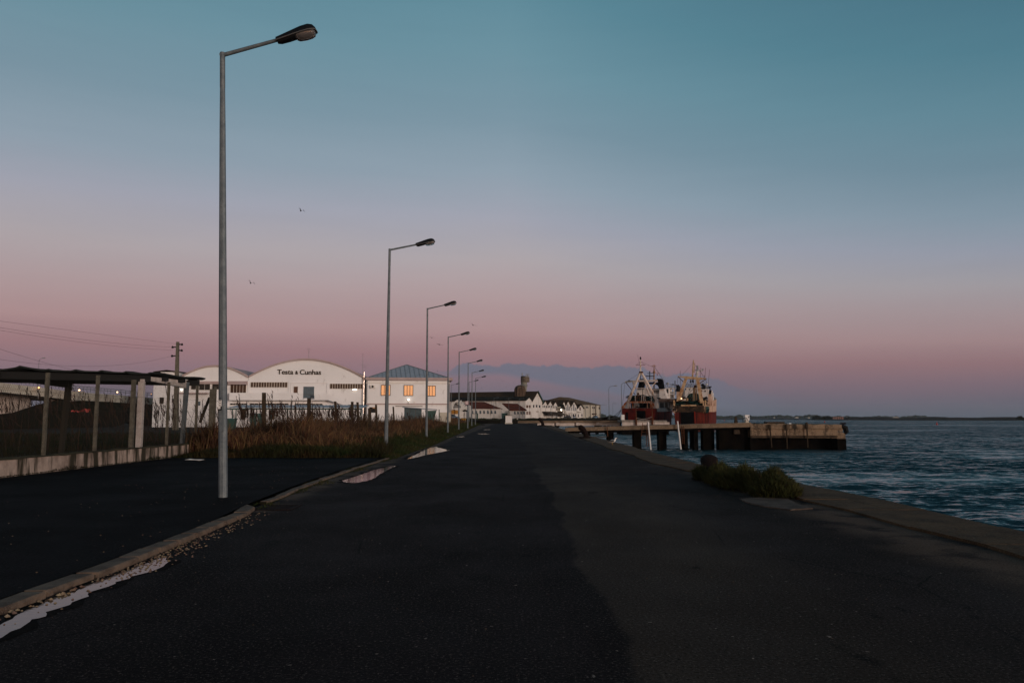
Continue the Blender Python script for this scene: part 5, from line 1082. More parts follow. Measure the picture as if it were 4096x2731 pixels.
# big roof behind the saw tooth row
(u0,_),(u1,_) = FQ.hit(2180,1650),FQ.hit(2330,1650); r = thing('rear_warehouse', FQ.pt((u0+u1)/2,GZ,-30), 'large warehouse with a low brown hipped roof behind the saw tooth houses', 'warehouse')
zt = FQ.hit(2250,1612,-20)[1]; zr_ = FQ.hit(2208,1592,-36)[1]; mb = MB(); mb.fbox(FQ,u0,-.3,u1,zt,-56,-17); part('wall', mb, M['ochre_wall'], r)
q = [FQ.pt(u0,zt,-16.5),FQ.pt(u1,zt,-16.5),FQ.pt(u1,zt,-56.5),FQ.pt(u0,zt,-56.5),FQ.pt(u0+14,zr_,-36),FQ.pt(u1-4,zr_,-36)]; mb = MB(); mb.add(q,[(0,1,5,4),(1,2,5),(2,3,4,5),(3,0,4),(0,1,2,3)]); part('roof', mb, M['roof_dark'], r)
for px in (2232,2246.5):
    u, z = FQ.hit(px,1578,-25); zb = FQ.hit(px,1600,-25)[1]; mb = MB(); mb.tube(FQ.pt(u,zb-1,-25),FQ.pt(u,z,-25),.09); single('roof_mast', mb, M['grey'], 'thin mast on the roof behind the saw tooth houses, '+('left' if px < 2240 else 'right')+' one of the two', 'mast', 'roof masts')
# ochre end warehouse
r = thing('ochre_warehouse', FQ.pt(FQ.hit(2370,1650)[0],GZ,0), 'broad stained ochre warehouse with a brown roof at the right end of the harbour front', 'warehouse')
(u0,_),(u1,_) = FQ.hit(2334.5,1650),FQ.hit(2402,1650); zt = FQ.hit(2366,1619)[1]; mb = MB(); mb.fbox(FQ,u0,-.3,u1,zt,-26,0); part('wall', mb, M['ochre_wall'], r)
zr_ = FQ.hit(2346,1594,-13)[1]; q = [FQ.pt(u0-8,zt,.6),FQ.pt(u1+.8,zt,.6),FQ.pt(u1+.8,zt,-26.6),FQ.pt(u0-8,zt,-26.6),FQ.pt(u0,zr_,-13),FQ.pt(u1-13,zr_,-13)]; mb = MB(); mb.add(q,[(0,1,5,4),(1,2,5),(2,3,4,5),(3,0,4),(0,1,2,3)]); part('roof', mb, M['roof_ochre'], r)
for a in ((2345,1625,2348,1632),(2350,1625,2352.5,1632),(2369,1626,2372,1634),(2375.5,1626,2378.5,1634),(2395,1628,2397.5,1636)):
    (a0,z0),(b0_,z1) = FQ.hit(a[0],a[3]),FQ.hit(a[2],a[1]); mb = MB(); mb.fbox(FQ,a0,z0,b0_,z1,.0,.08); part('window', mb, M['glass_dark'], r)
for px in (2361,2383,2400): u = FQ.hit(px,1650,.15)[0]; mb = MB(); mb.tube(FQ.pt(u,1,.15),FQ.pt(u,zt,.15),.16); part('downpipe', mb, M['wood_dark'], r)
for px in (2370,2377): (a0,z0),(b0_,z1) = FQ.hit(px-3,1657),FQ.hit(px+3,1653); mb = MB(); mb.fbox(FQ,a0,z0,b0_,z1,.05,1.0); part('door_hood', mb, M['roof_dark'], r)
# silo and control tower
sx_ = PD(2080,1583,343); zb = 4; c = (sx_.x,343,zb); zt = PD(2080,1556,343).z-zb; rr = 21.3/FPX*343
si = thing('round_silo', c, 'squat stained brown octagonal silo with a shallow domed cap', 'silo'); mb = MB(); mb.lathe(c,[(rr,0),(rr,zt),(rr*1.03,zt+.05),(rr*1.03,zt+.3)],12); part('silo_body', mb, M['silo'], si)
for k in range(12):
    a = 2*math.pi*k/12; mb = MB(); q_ = Vector((c[0]+rr*1.01*math.cos(a),c[1]+rr*1.01*math.sin(a),c[2])); mb.tube(q_,q_+Vector((0,0,zt)),.22,n=4); part('rib', mb, M['silo'], si)
mb = MB(); mb.lathe((c[0],c[1],c[2]+zt+.3),[(rr*1.03,0),(rr*.9,.6),(rr*.6,1.2),(rr*.25,1.45),(.1,1.5)],12); part('silo_cap', mb, M['silo'], si)
D = 430; P0 = PD(2096,1566,D); kpx = D/FPX; tw = thing('control_tower', (P0.x,D,GZ), 'round concrete control tower with a wider drum shaped head and antennas', 'tower')
zz = lambda py: PD(2096,py,D).z-GZ
mb = MB(); mb.lathe((P0.x,D,GZ),[(11.5*kpx,0),(11.0*kpx,zz(1566)),(11.3*kpx,zz(1544.5))],20); part('shaft', mb, M['tower'], tw, smooth=True)
mb = MB(); mb.lathe((P0.x,D,GZ),[(11.3*kpx,zz(1544)),(12*kpx,zz(1534)),(13*kpx,zz(1528))],20); part('upper_shaft', mb, M['tower'], tw, smooth=True)
mb = MB(); mb.lathe((P0.x,D,GZ),[(14.5*kpx,zz(1545.5)),(15.2*kpx,zz(1544.5)),(15.2*kpx,zz(1544.0)),(11*kpx,zz(1543.9))],20); g_ = part('gallery', mb, M['tower'], tw)
mb = MB()
for k in range(20): a = 2*math.pi*k/20; q_ = Vector((P0.x+15*kpx*math.cos(a),D+15*kpx*math.sin(a),GZ)); mb.tube(q_+Vector((0,0,zz(1544))),q_+Vector((0,0,zz(1538.5))),.06,n=4)
for zy in (1538.5,1541): mb.path([(P0.x+15*kpx*math.cos(2*math.pi*k/20),D+15*kpx*math.sin(2*math.pi*k/20),GZ+zz(zy)) for k in range(21)],.06,4)
part('railing', mb, M['grey'], g_)
mb = MB(); mb.lathe((P0.x+.6,D,GZ),[(17.2*kpx,zz(1528)),(17.5*kpx,zz(1527)),(17.5*kpx,zz(1509)),(16.8*kpx,zz(1508))],14); hd = part('tower_head', mb, M['tower_head'], tw)
mb = MB(); mb.lathe((P0.x-.5,D,GZ),[(9*kpx,zz(1508)),(9*kpx,zz(1504.5)),(5*kpx,zz(1503.5))],10); part('roof_hut', mb, M['black'], hd)
def onT(px, py): return Vector((PD(px,py,D).x,D,PD(px,py,D).z))
mb = MB(); mb.tube(onT(2089,1510),onT(2089,1492),.18,.1); mb.tube(onT(2089,1499),onT(2089,1492),.5,.3); part('antenna_mast', mb, M['grey'], hd)
mb = MB(); mb.tube(onT(2110,1510),onT(2110,1499),.2); mb.hexa([onT(2102,1498)+Vector((0,-1,0)),onT(2118,1497.5)+Vector((0,-1,0)),onT(2118,1497.5)+Vector((0,.2,0)),onT(2102,1498)+Vector((0,.2,0))],[onT(2102,1496.3)+Vector((0,-1,0)),onT(2118,1496)+Vector((0,-1,0)),onT(2118,1496)+Vector((0,.2,0)),onT(2102,1496.3)+Vector((0,.2,0))]); part('radar', mb, M['grey'], hd)
for px in (2103,2106,2113): mb = MB(); mb.tube(onT(px,1509),onT(px,1501),.35,.25); part('dish', mb, M['grey'], hd)
# ================================================================ kiosk, bins, signs at the road's end
Dk = 188; p = PD(2035,1694,Dk); kpx = Dk/FPX
kk = thing('utility_kiosk', (p.x,Dk,0), 'small white rendered utility kiosk with flaking base at the road end', 'kiosk')
mb = MB(); x0, x1 = p.x-13*kpx, p.x+13*kpx; zt = PD(2035,1662,Dk).z; mb.box(x0,Dk,0,x1,Dk+1.5,zt); part('wall', mb, mat('flaking_white', (.68,.64,.60), .9, (.30,.24,.20), 2.2, (.62,.70), streak=(.35,.28,.23), sc=(2,2,2), st=(.6,.68)), kk)
mb = MB(); mb.box(x0-.15,Dk-.15,zt,x1+.15,Dk+1.65,zt+.10); part('roof', mb, M['conc'], kk)
mb = MB(); mb.box(x0-.12,Dk-.12,0,x1+.12,Dk+1.62,.30); part('plinth', mb, M['ochre_wall'], kk)
mb = MB(); mb.box(x0-6*kpx,Dk+.2,0,x0,Dk+1.3,zt-.05); part('side_cabinet', mb, M['black'], kk)
p = PD(2008,1690,186); BLACK_BIN = dup(bn0,(p.x,186,0),'black wheeled bin standing left of the white kiosk',scale=(1.35,1.3,1.15))
p = PD(2070,1680,214); cb = thing('utility_cabinet', (p.x,214,.9), 'small grey utility cabinet on the bank right of the white kiosk', 'cabinet')
mb = MB(); mb.box(p.x-.28,214,.7,p.x+.28,214.4,PD(2070,1672,214).z); part('cabinet_box', mb, M['conc'], cb); mb = MB(); mb.box(p.x-.07,213.96,1.05,p.x+.07,213.99,1.2); part('label_plate', mb, M['plate'], cb)
FC = Fac(1856, 150, 0); cs = thing('chevron_sign', FC.pt(FC.hit(1856,1680)[0],.1,0), 'black road sign with two yellow chevrons pointing right at the bend', 'sign')
(ua,za),(ub,zb) = FC.hit(1844,1681),FC.hit(1864,1671.5); mb = MB(); mb.fbox(FC,ua,za,ub,zb,-.06,0); part('sign_board', mb, M['black'], cs)
for k in range(3):
    w_ = (ub-ua)/3; u = ua+.05+k*w_*1.0; h = zb-za; mb = MB(); uz = [(u,za+.05),(u+w_*.45,za+.05),(u+w_*.9,za+h/2),(u+w_*.45,zb-.05),(u,zb-.05),(u+w_*.45,za+h/2)]
    mb.fprism(FC,uz,.002,.012); part('chevron', mb, M['sign_yellow'], cs)
for f in (.15,.85): u = ua+(ub-ua)*f; mb = MB(); mb.fbox(FC,u-.04,-.0,u+.04,za,-.12,-.06); part('post', mb, M['galv'], cs)
# ================================================================ cars
def make_car(m):
    r = thing('parked_car', (0,0,0), '', 'car', 'cars parked at the harbour')
    prof = [(-2.05,.35),(-2.1,.62),(-1.95,.82),(-1.45,.92),(-1.0,.98),(1.25,.98),(1.85,.95),(2.05,.80),(2.05,.38)]
    def side(y, sc): return [(x, y, z) for x, z in prof]
    mb = MB(); n = len(prof); mb.loft([[(x*s, y, .30+(z-.30)*q) for x, z in prof]+[(2.0*s,y,.28),(-2.0*s,y,.28)] for y, s, q in ((-.84,.96,.86),(-.80,.99,.97),(-.4,1,1.0),(.4,1,1.0),(.80,.99,.97),(.84,.96,.86))]); part('body', mb, m, r, smooth=True)
    cab = [(-1.15,.93),(-.55,1.42),(.10,1.48),(.95,1.42),(1.70,.93)]
    mb = MB(); mb.loft([[(x, y*(1-.18*max(0,(z-.93)/.55)), z) for x, z in cab] for y in (-.78,-.4,.4,.78)]); part('cabin', mb, M['glass_dark'], r, smooth=True)
    mb = MB(); mb.loft([[(x*1.0, y, z+dz) for x, z, dz in ((-.6,1.43,0),(.10,1.49,0),(1.0,1.43,0),(1.0,1.40,0),(.10,1.46,0),(-.6,1.40,0))] for y in (-.66,.66)]); part('car_roof', mb, m, r)
    for s in (-1,1):
        for x in (-1.3,1.3):
            mb = MB(); mb.tube((x,s*.66,.32),(x,s*.87,.32),.32,n=16); wq = part('wheel', mb, M['tyre'], r); mb = MB(); mb.tube((x,s*.871,.32),(x,s*.885,.32),.19,n=12); part('rim', mb, M['grey'], wq)
        mb = MB(); mb.box(-2.09,s*.62-.14,.60,-2.03,s*.62+.14,.72); part('headlight', mb, M['plate'], r)
        mb = MB(); mb.box(2.03,s*.64-.12,.66,2.08,s*.64+.12,.82); part('tail_light', mb, M['red_paint'], r)
    return r
c1 = make_car(M['car_dark']); p = PD(2270,1674,372); c1.location = (p.x,372,GZ); c1.rotation_euler = (0,0,R(4)); c1['label'] = 'dark car parked broadside before the houses with arched windows'
def recolour(o, a, b):
    for ch in o.children:
        if ch.type == 'MESH' and ch.data.materials and ch.data.materials[0] == a: ch.data = ch.data.copy(); ch.data.materials[0] = b
recolour(BLACK_BIN, M['green_metal'], M['black']); p = PD(2293,1674,384); c2 = dup(c1,(p.x,384,GZ),'silver car parked facing away beside the dark car',rot=(0,0,R(70))); recolour(c2, M['car_dark'], M['car_silver'])
p = PD(2381,1673,402); c3 = dup(c1,(p.x,402,GZ),'small blue grey car near the right corner of the ochre warehouse',rot=(0,0,R(60))); recolour(c3, M['car_dark'], M['car_blue'])
p = PD(1808,1676,214); c4 = dup(c1,(p.x,214,.9),'pale blue car half hidden behind the corner of the hip roofed building',rot=(0,0,R(175))); recolour(c4, M['car_dark'], M['car_blue'])
# utility pole with crossarms and the poles by the quay
D = 100; pt_ = PD(711,1367,D); up_ = thing('utility_pole', (pt_.x,D,0), 'tall concrete utility pole with dark insulator arms behind the white left wing', 'utility pole')
pb = PD(704,1668,D); mb = MB(); mb.loft([[(c_.x+w_*a, D+w_*b, c_.z) for a, b in ((-1,-1),(1,-1),(1,1),(-1,1))] for c_, w_ in ((Vector((pb.x,D,-.2)),.30),(Vector((pt_.x,D,pt_.z)),.15))]); part('pole', mb, M['conc_post'], up_)
def onP(px, py, d=0): v = PD(px,py,D+d); return Vector((v.x,D+d,v.z))
for a, b, y in ((712,728,1377),(690,712,1388),(712,727,1401),(688,716,1423)):
    mb = MB(); mb.tube(onP(a,y),onP(b,y),.08,n=5); arm = part('crossarm', mb, M['black'], up_)
    e = b if b > 716 else a; mb = MB(); mb.lathe(onP(e,y+4.5),[(.10,0),(.16,.05),(.10,.1),(.16,.15),(.10,.2),(.05,.3)],8); part('insulator', mb, M['black'], arm)
for k, (a, b, sag, l) in enumerate((((-60,1276),(712,1376),.02,'highest overhead wire running left from the utility pole'),((-60,1300),(690,1388),.3,'second overhead wire below the highest one at the left'),((-60,1311),(690,1400),.3,'third overhead wire, lowest of the close upper three'),((-60,1428),(688,1423),1.0,'long sagging overhead wire low in the pink sky'),((-60,1376),(560,1522),.5,'steep overhead wire dropping behind the shed roof'))):
    A_ = PD(a[0],a[1],60); A_.y = 60; B_ = onP(*b); pts = [A_.lerp(B_,i/16)-Vector((0,0,sag*4*(i/16)*(1-i/16))) for i in range(17)]
    mb = MB(); mb.path(pts,.010,4); single('overhead_wire', mb, M['black'], l, 'wire', 'overhead wires at the left')
r = curved_lamp(157,1434,1640,200,PD(157,1600,200).z,'small curved street lamp on the overpass, silhouetted above the shed roof',reach=.7,group='small lamps of the overpass')
# ================================================================ overpass and its embankment at the left
rail = [(-700,1452,80),(-300,1500,92),(0,1537,105),(160,1556,113),(300,1574,121),(440,1583,134),(620,1598,152)]
P3 = [PD(x,y,D) for x, y, D in rail]
for v, (x,y,D) in zip(P3, rail): v.y = D
br = thing('overpass', (P3[3].x,P3[3].y,P3[3].z-2), 'pale concrete road overpass with railings seen through the wire fence', 'bridge')
def ribbon(off0, off1, w0, w1, pts=P3):
    mb = MB(); rr_ = []
    for i, p in enumerate(pts):
        dd_ = (pts[min(i+1,len(pts)-1)]-pts[max(i-1,0)]); nn = Vector((dd_.y,-dd_.x,0)).normalized()
        rr_.append([p+nn*w0+Vector((0,0,off0)),p+nn*w1+Vector((0,0,off0)),p+nn*w1+Vector((0,0,off1)),p+nn*w0+Vector((0,0,off1))])
    mb.loft(rr_); return mb
part('deck', ribbon(-1.0,-.35,-8,-.15), M['ochre_wall'], br); part('parapet', ribbon(-.35,.25,-.3,.0), M['ochre_wall'], br)
for o_ in (.8,1.15): part('guard_rail', ribbon(o_,o_+.08,-.2,-.12), M['galv'], br)
mb = MB()
for i in range(len(P3)-1):
    k = 10
    for j in range(k): q_ = P3[i].lerp(P3[i+1],j/k); mb.tube(q_+Vector((0,.15,.4)),q_+Vector((0,.15,1.2)),.04,n=4)
part('rail_posts', mb, M['galv'], br)
for x, y0, D in ((-20,1590,112),(215,1592,121)):
    q_ = PD(x,y0,D); mb = MB(); mb.box(q_.x-1.5,D+1,-.5,q_.x+1.5,D+6,q_.z+1.2); part('pier', mb, M['beam_white'], br)
mb = MB(); 
ab = [(205,1583),(290,1578),(260,1608),(205,1616)]; q_ = [PD(x,y,120) for x,y in ab]; mb.prism(q_,[v+Vector((-1,8,0)) for v in q_]); part('abutment', mb, M['beam_white'], br)
em = [(225,1606,119),(262,1590,121),(300,1581,122.5),(440,1590,135),(620,1606,153),(700,1640,158)]
mb = MB(); top = []; 
for x,y,D in em: v = PD(x,y,D); v.y = D; top.append(v)
vs = []
for k in range(9):
    f = k/8
    for i, v in enumerate(top): vs.append((v.x+f*1.0, v.y-1-f*26, (v.z)*(1-f)**1.15-.05*f+.25*math.sin(i*3+k*2)*f*(1-f)*4))
n = len(top); mb.add(vs,[(k*n+i,k*n+i+1,(k+1)*n+i+1,(k+1)*n+i) for k in range(8) for i in range(n-1)])
vs2 = [(v.x,v.y-1,v.z) for v in top]+[(v.x-2,v.y+30,-.1) for v in top]; mb.add(vs2,[(i,i+1,n+i+1,n+i) for i in range(n-1)])
struct('road_embankment', mb, M['field'], smooth=True)
for px, py, D, m_, l in ((155,1550,112,M['lamp_orange'],'orange vehicle light on the overpass, leftmost of the row'),(317,1560,121,M['lamp_warm'],'warm vehicle light on the overpass between the first two fence posts'),(469,1568,135,M['lamp_warm'],'bright warm vehicle light on the embankment road right of the second fence post'),(605,1575,150,M['lamp_orange'],'tiny reddish vehicle light far along the embankment road')):
    v = PD(px,py,D); zb = v.z-1.6; r = thing('road_light', (v.x,D,zb), l, 'light', 'vehicle lights along the overpass'); s_ = .05 if px == 605 else .13
    mb = MB(); mb.tube((v.x,D,zb),(v.x,D,v.z),.035,n=6); part('post', mb, M['grey'], r)  # lights taken for car headlights, stood on made-up posts
    mb = MB(); mb.lathe((v.x,D,v.z),[(.02,-s_),(s_*.8,-s_*.6),(s_,0),(s_*.8,s_*.6),(.02,s_)],10); part('light_globe', mb, m_, r, smooth=True)
# red fabric on the embankment foot
v = PD(325,1642,70); mb = MB(); pts = []
mb.grid(lambda a, b: (v.x-.9+1.8*a, 70+.1*math.sin(a*17), v.z-.12+.28*b*(1 if a > .55 else .5)+.05*math.sin(a*30)), 24, 4)
single('red_tarpaulin', mb, M['red_paint'], 'strip of red tarpaulin in the field behind the second fence post', 'tarpaulin')
# ================================================================ near jetty
YJ = 78.0; FJ = Fac(2800, YJ, 1.5)
jt = thing('near_jetty', FJ.pt(FJ.hit(2650,1700)[0],0,0), 'near concrete jetty with a tan edge beam on dark piles ending in a solid block', 'jetty')
hJ = FJ.hit
def beam(x0, yt0, yb0, x1, yt1, yb1, d0, d1, m, name='beam', F=FJ, root=jt, smooth=False):
    (ua,za),(ub,zb) = F.hit(x0,yb0),F.hit(x1,yb1); zc, zd = F.hit(x0,yt0)[1], F.hit(x1,yt1)[1]; mb = MB()
    n = 16; rings = []
    for i in range(n+1):
        f = i/n; u = ua+(ub-ua)*f; a = za+(zb-za)*f; b = zc+(zd-zc)*f; w = rnd.uniform(-.02,.02)
        rings.append([F.pt(u,a+w,d0),F.pt(u,a+w,d1+w),F.pt(u,b+w*.8,d1+w*.5),F.pt(u,b+w*.8,d0)])
    mb.loft(rings); return part(name, mb, m, root)
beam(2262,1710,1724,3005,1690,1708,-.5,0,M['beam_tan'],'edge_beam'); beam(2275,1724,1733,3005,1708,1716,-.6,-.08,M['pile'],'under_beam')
beam(2290,1711,1722,3005,1691,1712,-4.6,-.5,M['beam_tan'],'deck')
for x0, x1, dd_ in ((2331,2362,0),(2431,2450,0),(2451,2471,-2.5),(2536,2566,0),(2566,2578,-2.5),(2636,2652,0),(2655,2686,-2.2),(2740,2755,-.3),(2760,2776,-2.8),(2779,2795,-.2),(2799,2812,-3),(2816,2850,-.3),(2852,2880,-2),(2880,2935,-.4),(2935,2999,-.5)):
    yy0 = 1724-(x0-2275)*.02; (ua,_),(ub,zt) = hJ(x0,yy0),hJ(x1,yy0); mb = MB(); mb.fbox(FJ,ua,-3.2,ub,zt,-1.1+dd_,-.12+dd_*.98); part('pile', mb, M['pile'], jt)
# solid head block
(ua,_),(ub,_) = hJ(3001,1700),hJ(3366,1700); zt1, zt2, zm, zl = hJ(0,1694)[1], hJ(0,1698)[1], hJ(0,1715)[1], hJ(0,1752)[1]
cm = mat('jetty_head_concrete', (.20,.14,.09), .9, (.085,.06,.04), .9, (.35,.7), bump=.8, bs=5, streak=(.03,.024,.017), sc=(1.4,1.4,.5), st=(.52,.64), fine=(7,(.25,.18,.125)))
mb = MB(); rings = []
for i in range(25):
    f = i/24; u = ua+(ub-ua)*f; w = .03*math.sin(i*1.7)+rnd.uniform(-.03,.03); rings.append([FJ.pt(u,zm+.04,-9),FJ.pt(u,zm+.04,.06),FJ.pt(u,zt1+(zt2-zt1)*f-.02+w,.04),FJ.pt(u,zt1+(zt2-zt1)*f+w,-9)])
mb.loft(rings); part('cap_beam', mb, cm, jt)
mb = MB(); mb.fbox(FJ,ua,zm,ub,zm+.04,-8.9,.18); part('lip', mb, cm, jt)
u2 = hJ(3348,1700)[0]; mb = MB(); u5 = hJ(3370,1700)[0]; mb.fprism(FJ,[(ua,zl),(u2,zl-.05),(u2,hJ(0,1728)[1]),(u5,hJ(0,1728)[1]),(u5,zm),(ua,zm)],-8.5,0); part('face_wall', mb, cm, jt)
mb = MB(); u3 = hJ(3383,1760)[0]; q = [(u2-.01,-3),(u3,-3),(u3,hJ(0,1737)[1]),(u3-.3,hJ(0,1730)[1]),(u2-.01,hJ(0,1729)[1])]; mb.fprism(FJ,q,-8,-.02); part('end_buttress', mb, cm, jt); mb = MB(); mb.fbox(FJ,u2-.05,-3,u3+.03,hJ(0,1757)[1],-8,.03); part('algae_band', mb, M['pile'], jt); mb = MB(); mb.fbox(FJ,ua,zl-.02,u2,zl+.22,-1,.025); part('stain_band', mb, mat('damp_stain', (.06,.042,.027), .95, (.02,.014,.01), 2, bump=.5, bs=5), jt)
mb = MB(); mb.fbox(FJ,hJ(3012,0)[0] if False else ua+.9,-3.2,u2,zl-.02,-8,-1.4); part('recess', mb, M['pile'], jt)  # solid block, the recess shade put into its near-black colour
mb = MB(); mb.fbox(FJ,ua-.05,-3.2,ua+.75,zl+.02,-8,-.05); part('corner_pier', mb, M['pile'], jt)
mb = MB(); u4 = hJ(3376,1710)[0]; mb.path([FJ.pt(u4,hJ(0,1702)[1],-.6),FJ.pt(u4+.35,hJ(0,1712)[1],-.5),FJ.pt(u4+.45,hJ(0,1728)[1],-.5),FJ.pt(u4+.3,hJ(0,1738)[1],-.5)],[.2,.28,.25,.12],8); part('rubber_fender', mb, M['black'], jt, smooth=True)
for x, y0, y1, xb in ((3078,1697,1790,3087),(3145,1697,1793,3148),(3226,1689,1790,3231)):
    (u0_,z0_),(u1_,z1_) = hJ(xb,y1,.25),hJ(x,y0,.25); mb = MB(); mb.tube(FJ.pt(u0_,z0_,.3),FJ.pt(u0_+(u1_-u0_)*.75,z0_+(z1_-z0_)*.75,.28),.045,.07,6); mb.tube(FJ.pt(u0_+(u1_-u0_)*.75,z0_+(z1_-z0_)*.75,.28),FJ.pt(u1_,z1_,.25),.12,.12,6); part('fender_pole', mb, M['wood_dark'], jt)
# clutter on the head
for x, y, w, h, m_, n_, l in ((3062,1692,8,6,M['bollard'],'deck_bollard','small dark bollard standing on the jetty head, left end'),(3157,1695,10,4,M['plate'],'white_slab','white block lying on the jetty head between two fender poles'),(3372,1702,16,12,M['bollard'],'deck_bollard','dark lump of iron at the right end of the jetty head'),(3025,1695,26,4,M['pile'],'timber_pile','dark timbers lying on the left of the jetty head')):
    (u0_,z0_),(u1_,z1_) = hJ(x-w/2,y+1.5,-2),hJ(x+w/2,y-h,-2); z0_ = max(z0_, zt2); mb = MB(); mb.loft([[FJ.pt(u,z0_ if b < 0 else z1_-.03*abs(b2),-2+b2) for b, b2 in ((-1,-.3),(-1,.3),(1,.22),(1,-.22))] for u in (u0_,(u0_+u1_)/2,u1_)]); single(n_, mb, m_, l, n_.replace('_',' '), bevel=.03)
mb = MB(); u0_,z_ = hJ(3072,1694,-1); u1_ = hJ(3142,1694,-1)[0]; mb.fbox(FJ,u0_,zt1-.03,u1_,zt1+.16,-2.2,-1.2); single('long_timber', mb, M['wood_dark'], 'long dark timber lying along the jetty head between the fender poles', 'timber')
# white cabinet, stand and pyramid post
r = thing('jetty_cabinet', FJ.pt(hJ(2988,1690)[0],hJ(0,1692)[1],-1.5), 'white electrical cabinet raised on a rusty stand at the root of the jetty head', 'cabinet')
mb = MB(); (a,z0),(b,z1) = hJ(2980,1681,-1.5),hJ(2998,1658.5,-1.5); mb.fbox(FJ,a,z0,b,z1,-2.1,-1.5); bx = part('cabinet_box', mb, M['plate'], r, bevel=.03); mb = MB(); mb.fbox(FJ,b-.12,z0+.25,b-.07,z0+.42,-1.5,-1.46); part('handle', mb, M['black'], bx)
mb = MB(); (a,z0),(b,z1) = hJ(2980,1702,-1.5),hJ(2999,1681,-1.5); mb.fprism(FJ,[(a-.05,z0-.3),(b+.05,z0-.3),(b-.12,z1),(a+.12,z1)],-2.05,-1.5); part('stand', mb, M['ochre_wall'], r)
mb = MB(); u_, z_ = hJ(2987,1675,-1.3); mb.path([FJ.pt(u_+.24*math.cos(k*math.pi/6)-.15,z_-.15+.28*math.sin(k*math.pi/6),-1.35) for k in range(7)]+[FJ.pt(u_-.40,z_-.8,-1.35)],.035,5); part('hose', mb, M['black'], r)
mb = MB(); u_, zt_ = hJ(2943,1665.5,-.5); zb = hJ(0,1712)[1]; mb.loft([[FJ.pt(u_+s*a,z,-.5+s*b) for a, b in ((-1,-1),(1,-1),(1,1),(-1,1))] for s, z in ((.30,zb-.6),(.12,(zb+zt_)/2+.2),(.07,zt_))]); single('mooring_post', mb, M['wood_dark'], 'dark pointed mooring post rising from the jetty beside the white cabinet', 'post')
mb = MB(); 
for k in range(5): u_, z_ = hJ(2950+k*6,1692,-1); mb.lathe(FJ.pt(u_,zt1-.05,-1),[(.14,0),(.18,.06+.02*k%2),(.05,.14)],7)
single('coiled_hose', mb, M['ochre_wall'], 'tangled pale hose heap on the jetty between the pointed post and cabinet', 'hose')
# white mooring pipes and ladders
for k, (xt, yt, xb, yb, l) in enumerate(((2593,1687,2602,1774,'white mooring pole leaning on the jetty, left one of two'),(2711,1684,2722,1772,'white mooring pole leaning on the jetty, right one of two'))):
    (u0_,z0_),(u1_,z1_) = hJ(xb,yb,.4),hJ(xt,yt,.4); mb = MB(); mb.tube(FJ.pt(u0_,z0_-.6,.5),FJ.pt(u1_,z1_,.3),.075,.07,10); single('mooring_pole', mb, M['plate'], l, 'pole', 'white mooring poles', smooth=True)
def ladder(xa, ya, xb, yb, xa2, xb2, n, l, d=.15, m_=M['rust']):
    r = thing('ladder', FJ.pt(hJ(xb,yb)[0],-1.5,d), l, 'ladder', 'jetty ladders'); A_, B_ = FJ.pt(*hJ(xa,ya,d),d), FJ.pt(*hJ(xb,yb,d),d); A2, B2 = FJ.pt(*hJ(xa2,ya,d),d), FJ.pt(*hJ(xb2,yb,d),d)
    for a, b in ((A_,B_),(A2,B2)): mb = MB(); mb.tube(a,b,.035,n=5); part('rail', mb, m_, r)
    for k in range(n): f = (k+.7)/n; mb = MB(); mb.tube(A_.lerp(B_,f),A2.lerp(B2,f),.025,n=4); part('rung', mb, m_, r)
ladder(2571,1690,2565,1745,2589,2586,4,'short broken ladder left of the left white mooring pole')
ladder(2587,1700,2585,1785,2592,2594,9,'rusty ladder going down into the water behind the left white mooring pole',d=-.05)
ladder(2735,1703,2737,1775,2726,2729,7,'narrow ladder just right of the right white mooring pole')
u_, z_ = hJ(2428,1706,.2); mb = MB(); mb.tube(FJ.pt(u_,z_,.2),FJ.pt(hJ(2431,1745,.2)[0],hJ(2431,1745,.2)[1],.2),.045,n=6); single('mooring_pole', mb, M['rust'], 'thin crooked pole hanging at the first dark pile of the near jetty', 'pole')
# ================================================================ far white jetty
FK = Fac(2300, 152, 0); r2 = thing('far_jetty', FK.pt(FK.hit(2300,1700)[0],0,0), 'farther jetty of pale beams and square pile caps behind the near jetty', 'jetty')
beam(2072,1683,1691,2470,1681,1690,-.4,0,M['beam_tan'],'top_beam',FK,r2); beam(2150,1692,1704,2480,1690,1702,-1.4,-.25,M['beam_white'],'edge_beam',FK,r2); beam(2072,1685,1693,2480,1683,1691,-5,-.4,M['conc'],'deck',FK,r2)
for x0, x1 in ((2224,2237),(2304,2317),(2384,2397)):
    mb = MB(); (a,z0),(b,z1) = FK.hit(x0,1702,.1),FK.hit(x1,1690,.1); mb.fbox(FK,a,z0,b,z1,-1.6,.12); part('pile_cap', mb, M['beam_white'], r2, bevel=.05)
    mb = MB(); mb.fbox(FK,a+.0,-3,b-.1,z0,-1.5,.0); part('pile', mb, M['pile'], r2)
    mb = MB(); mb.fbox(FK,a-.2,z0-.25,b+.1,z0,-1.5,.05); part('pile_head', mb, M['pile'], r2)
for x0, x1 in ((2428,2432),(2436,2439),(2478,2486),(2500,2510)): mb = MB(); (a,_),(b,zt) = FK.hit(x0,1704),FK.hit(x1,1704); mb.fbox(FK,a,-3,b,zt+.3,-4,-3); part('pile', mb, M['pile'], r2)
FH = Fac(2590, 146, 0); r3 = thing('jetty_platform', FH.pt(FH.hit(2590,1700)[0],0,0), 'pale panelled mooring platform below the red stern of the first trawler', 'jetty')
for k, (x0, x1) in enumerate(((2489,2499),(2499.6,2543),(2546,2605),(2607,2618),(2620,2655),(2657,2678))): mb = MB(); (a,z0),(b,z1) = FH.hit(x0,1704),FH.hit(x1,1688); mb.fbox(FH,a,z0,b,z1,-.3,0); part('panel', mb, M['beam_white'], r3)
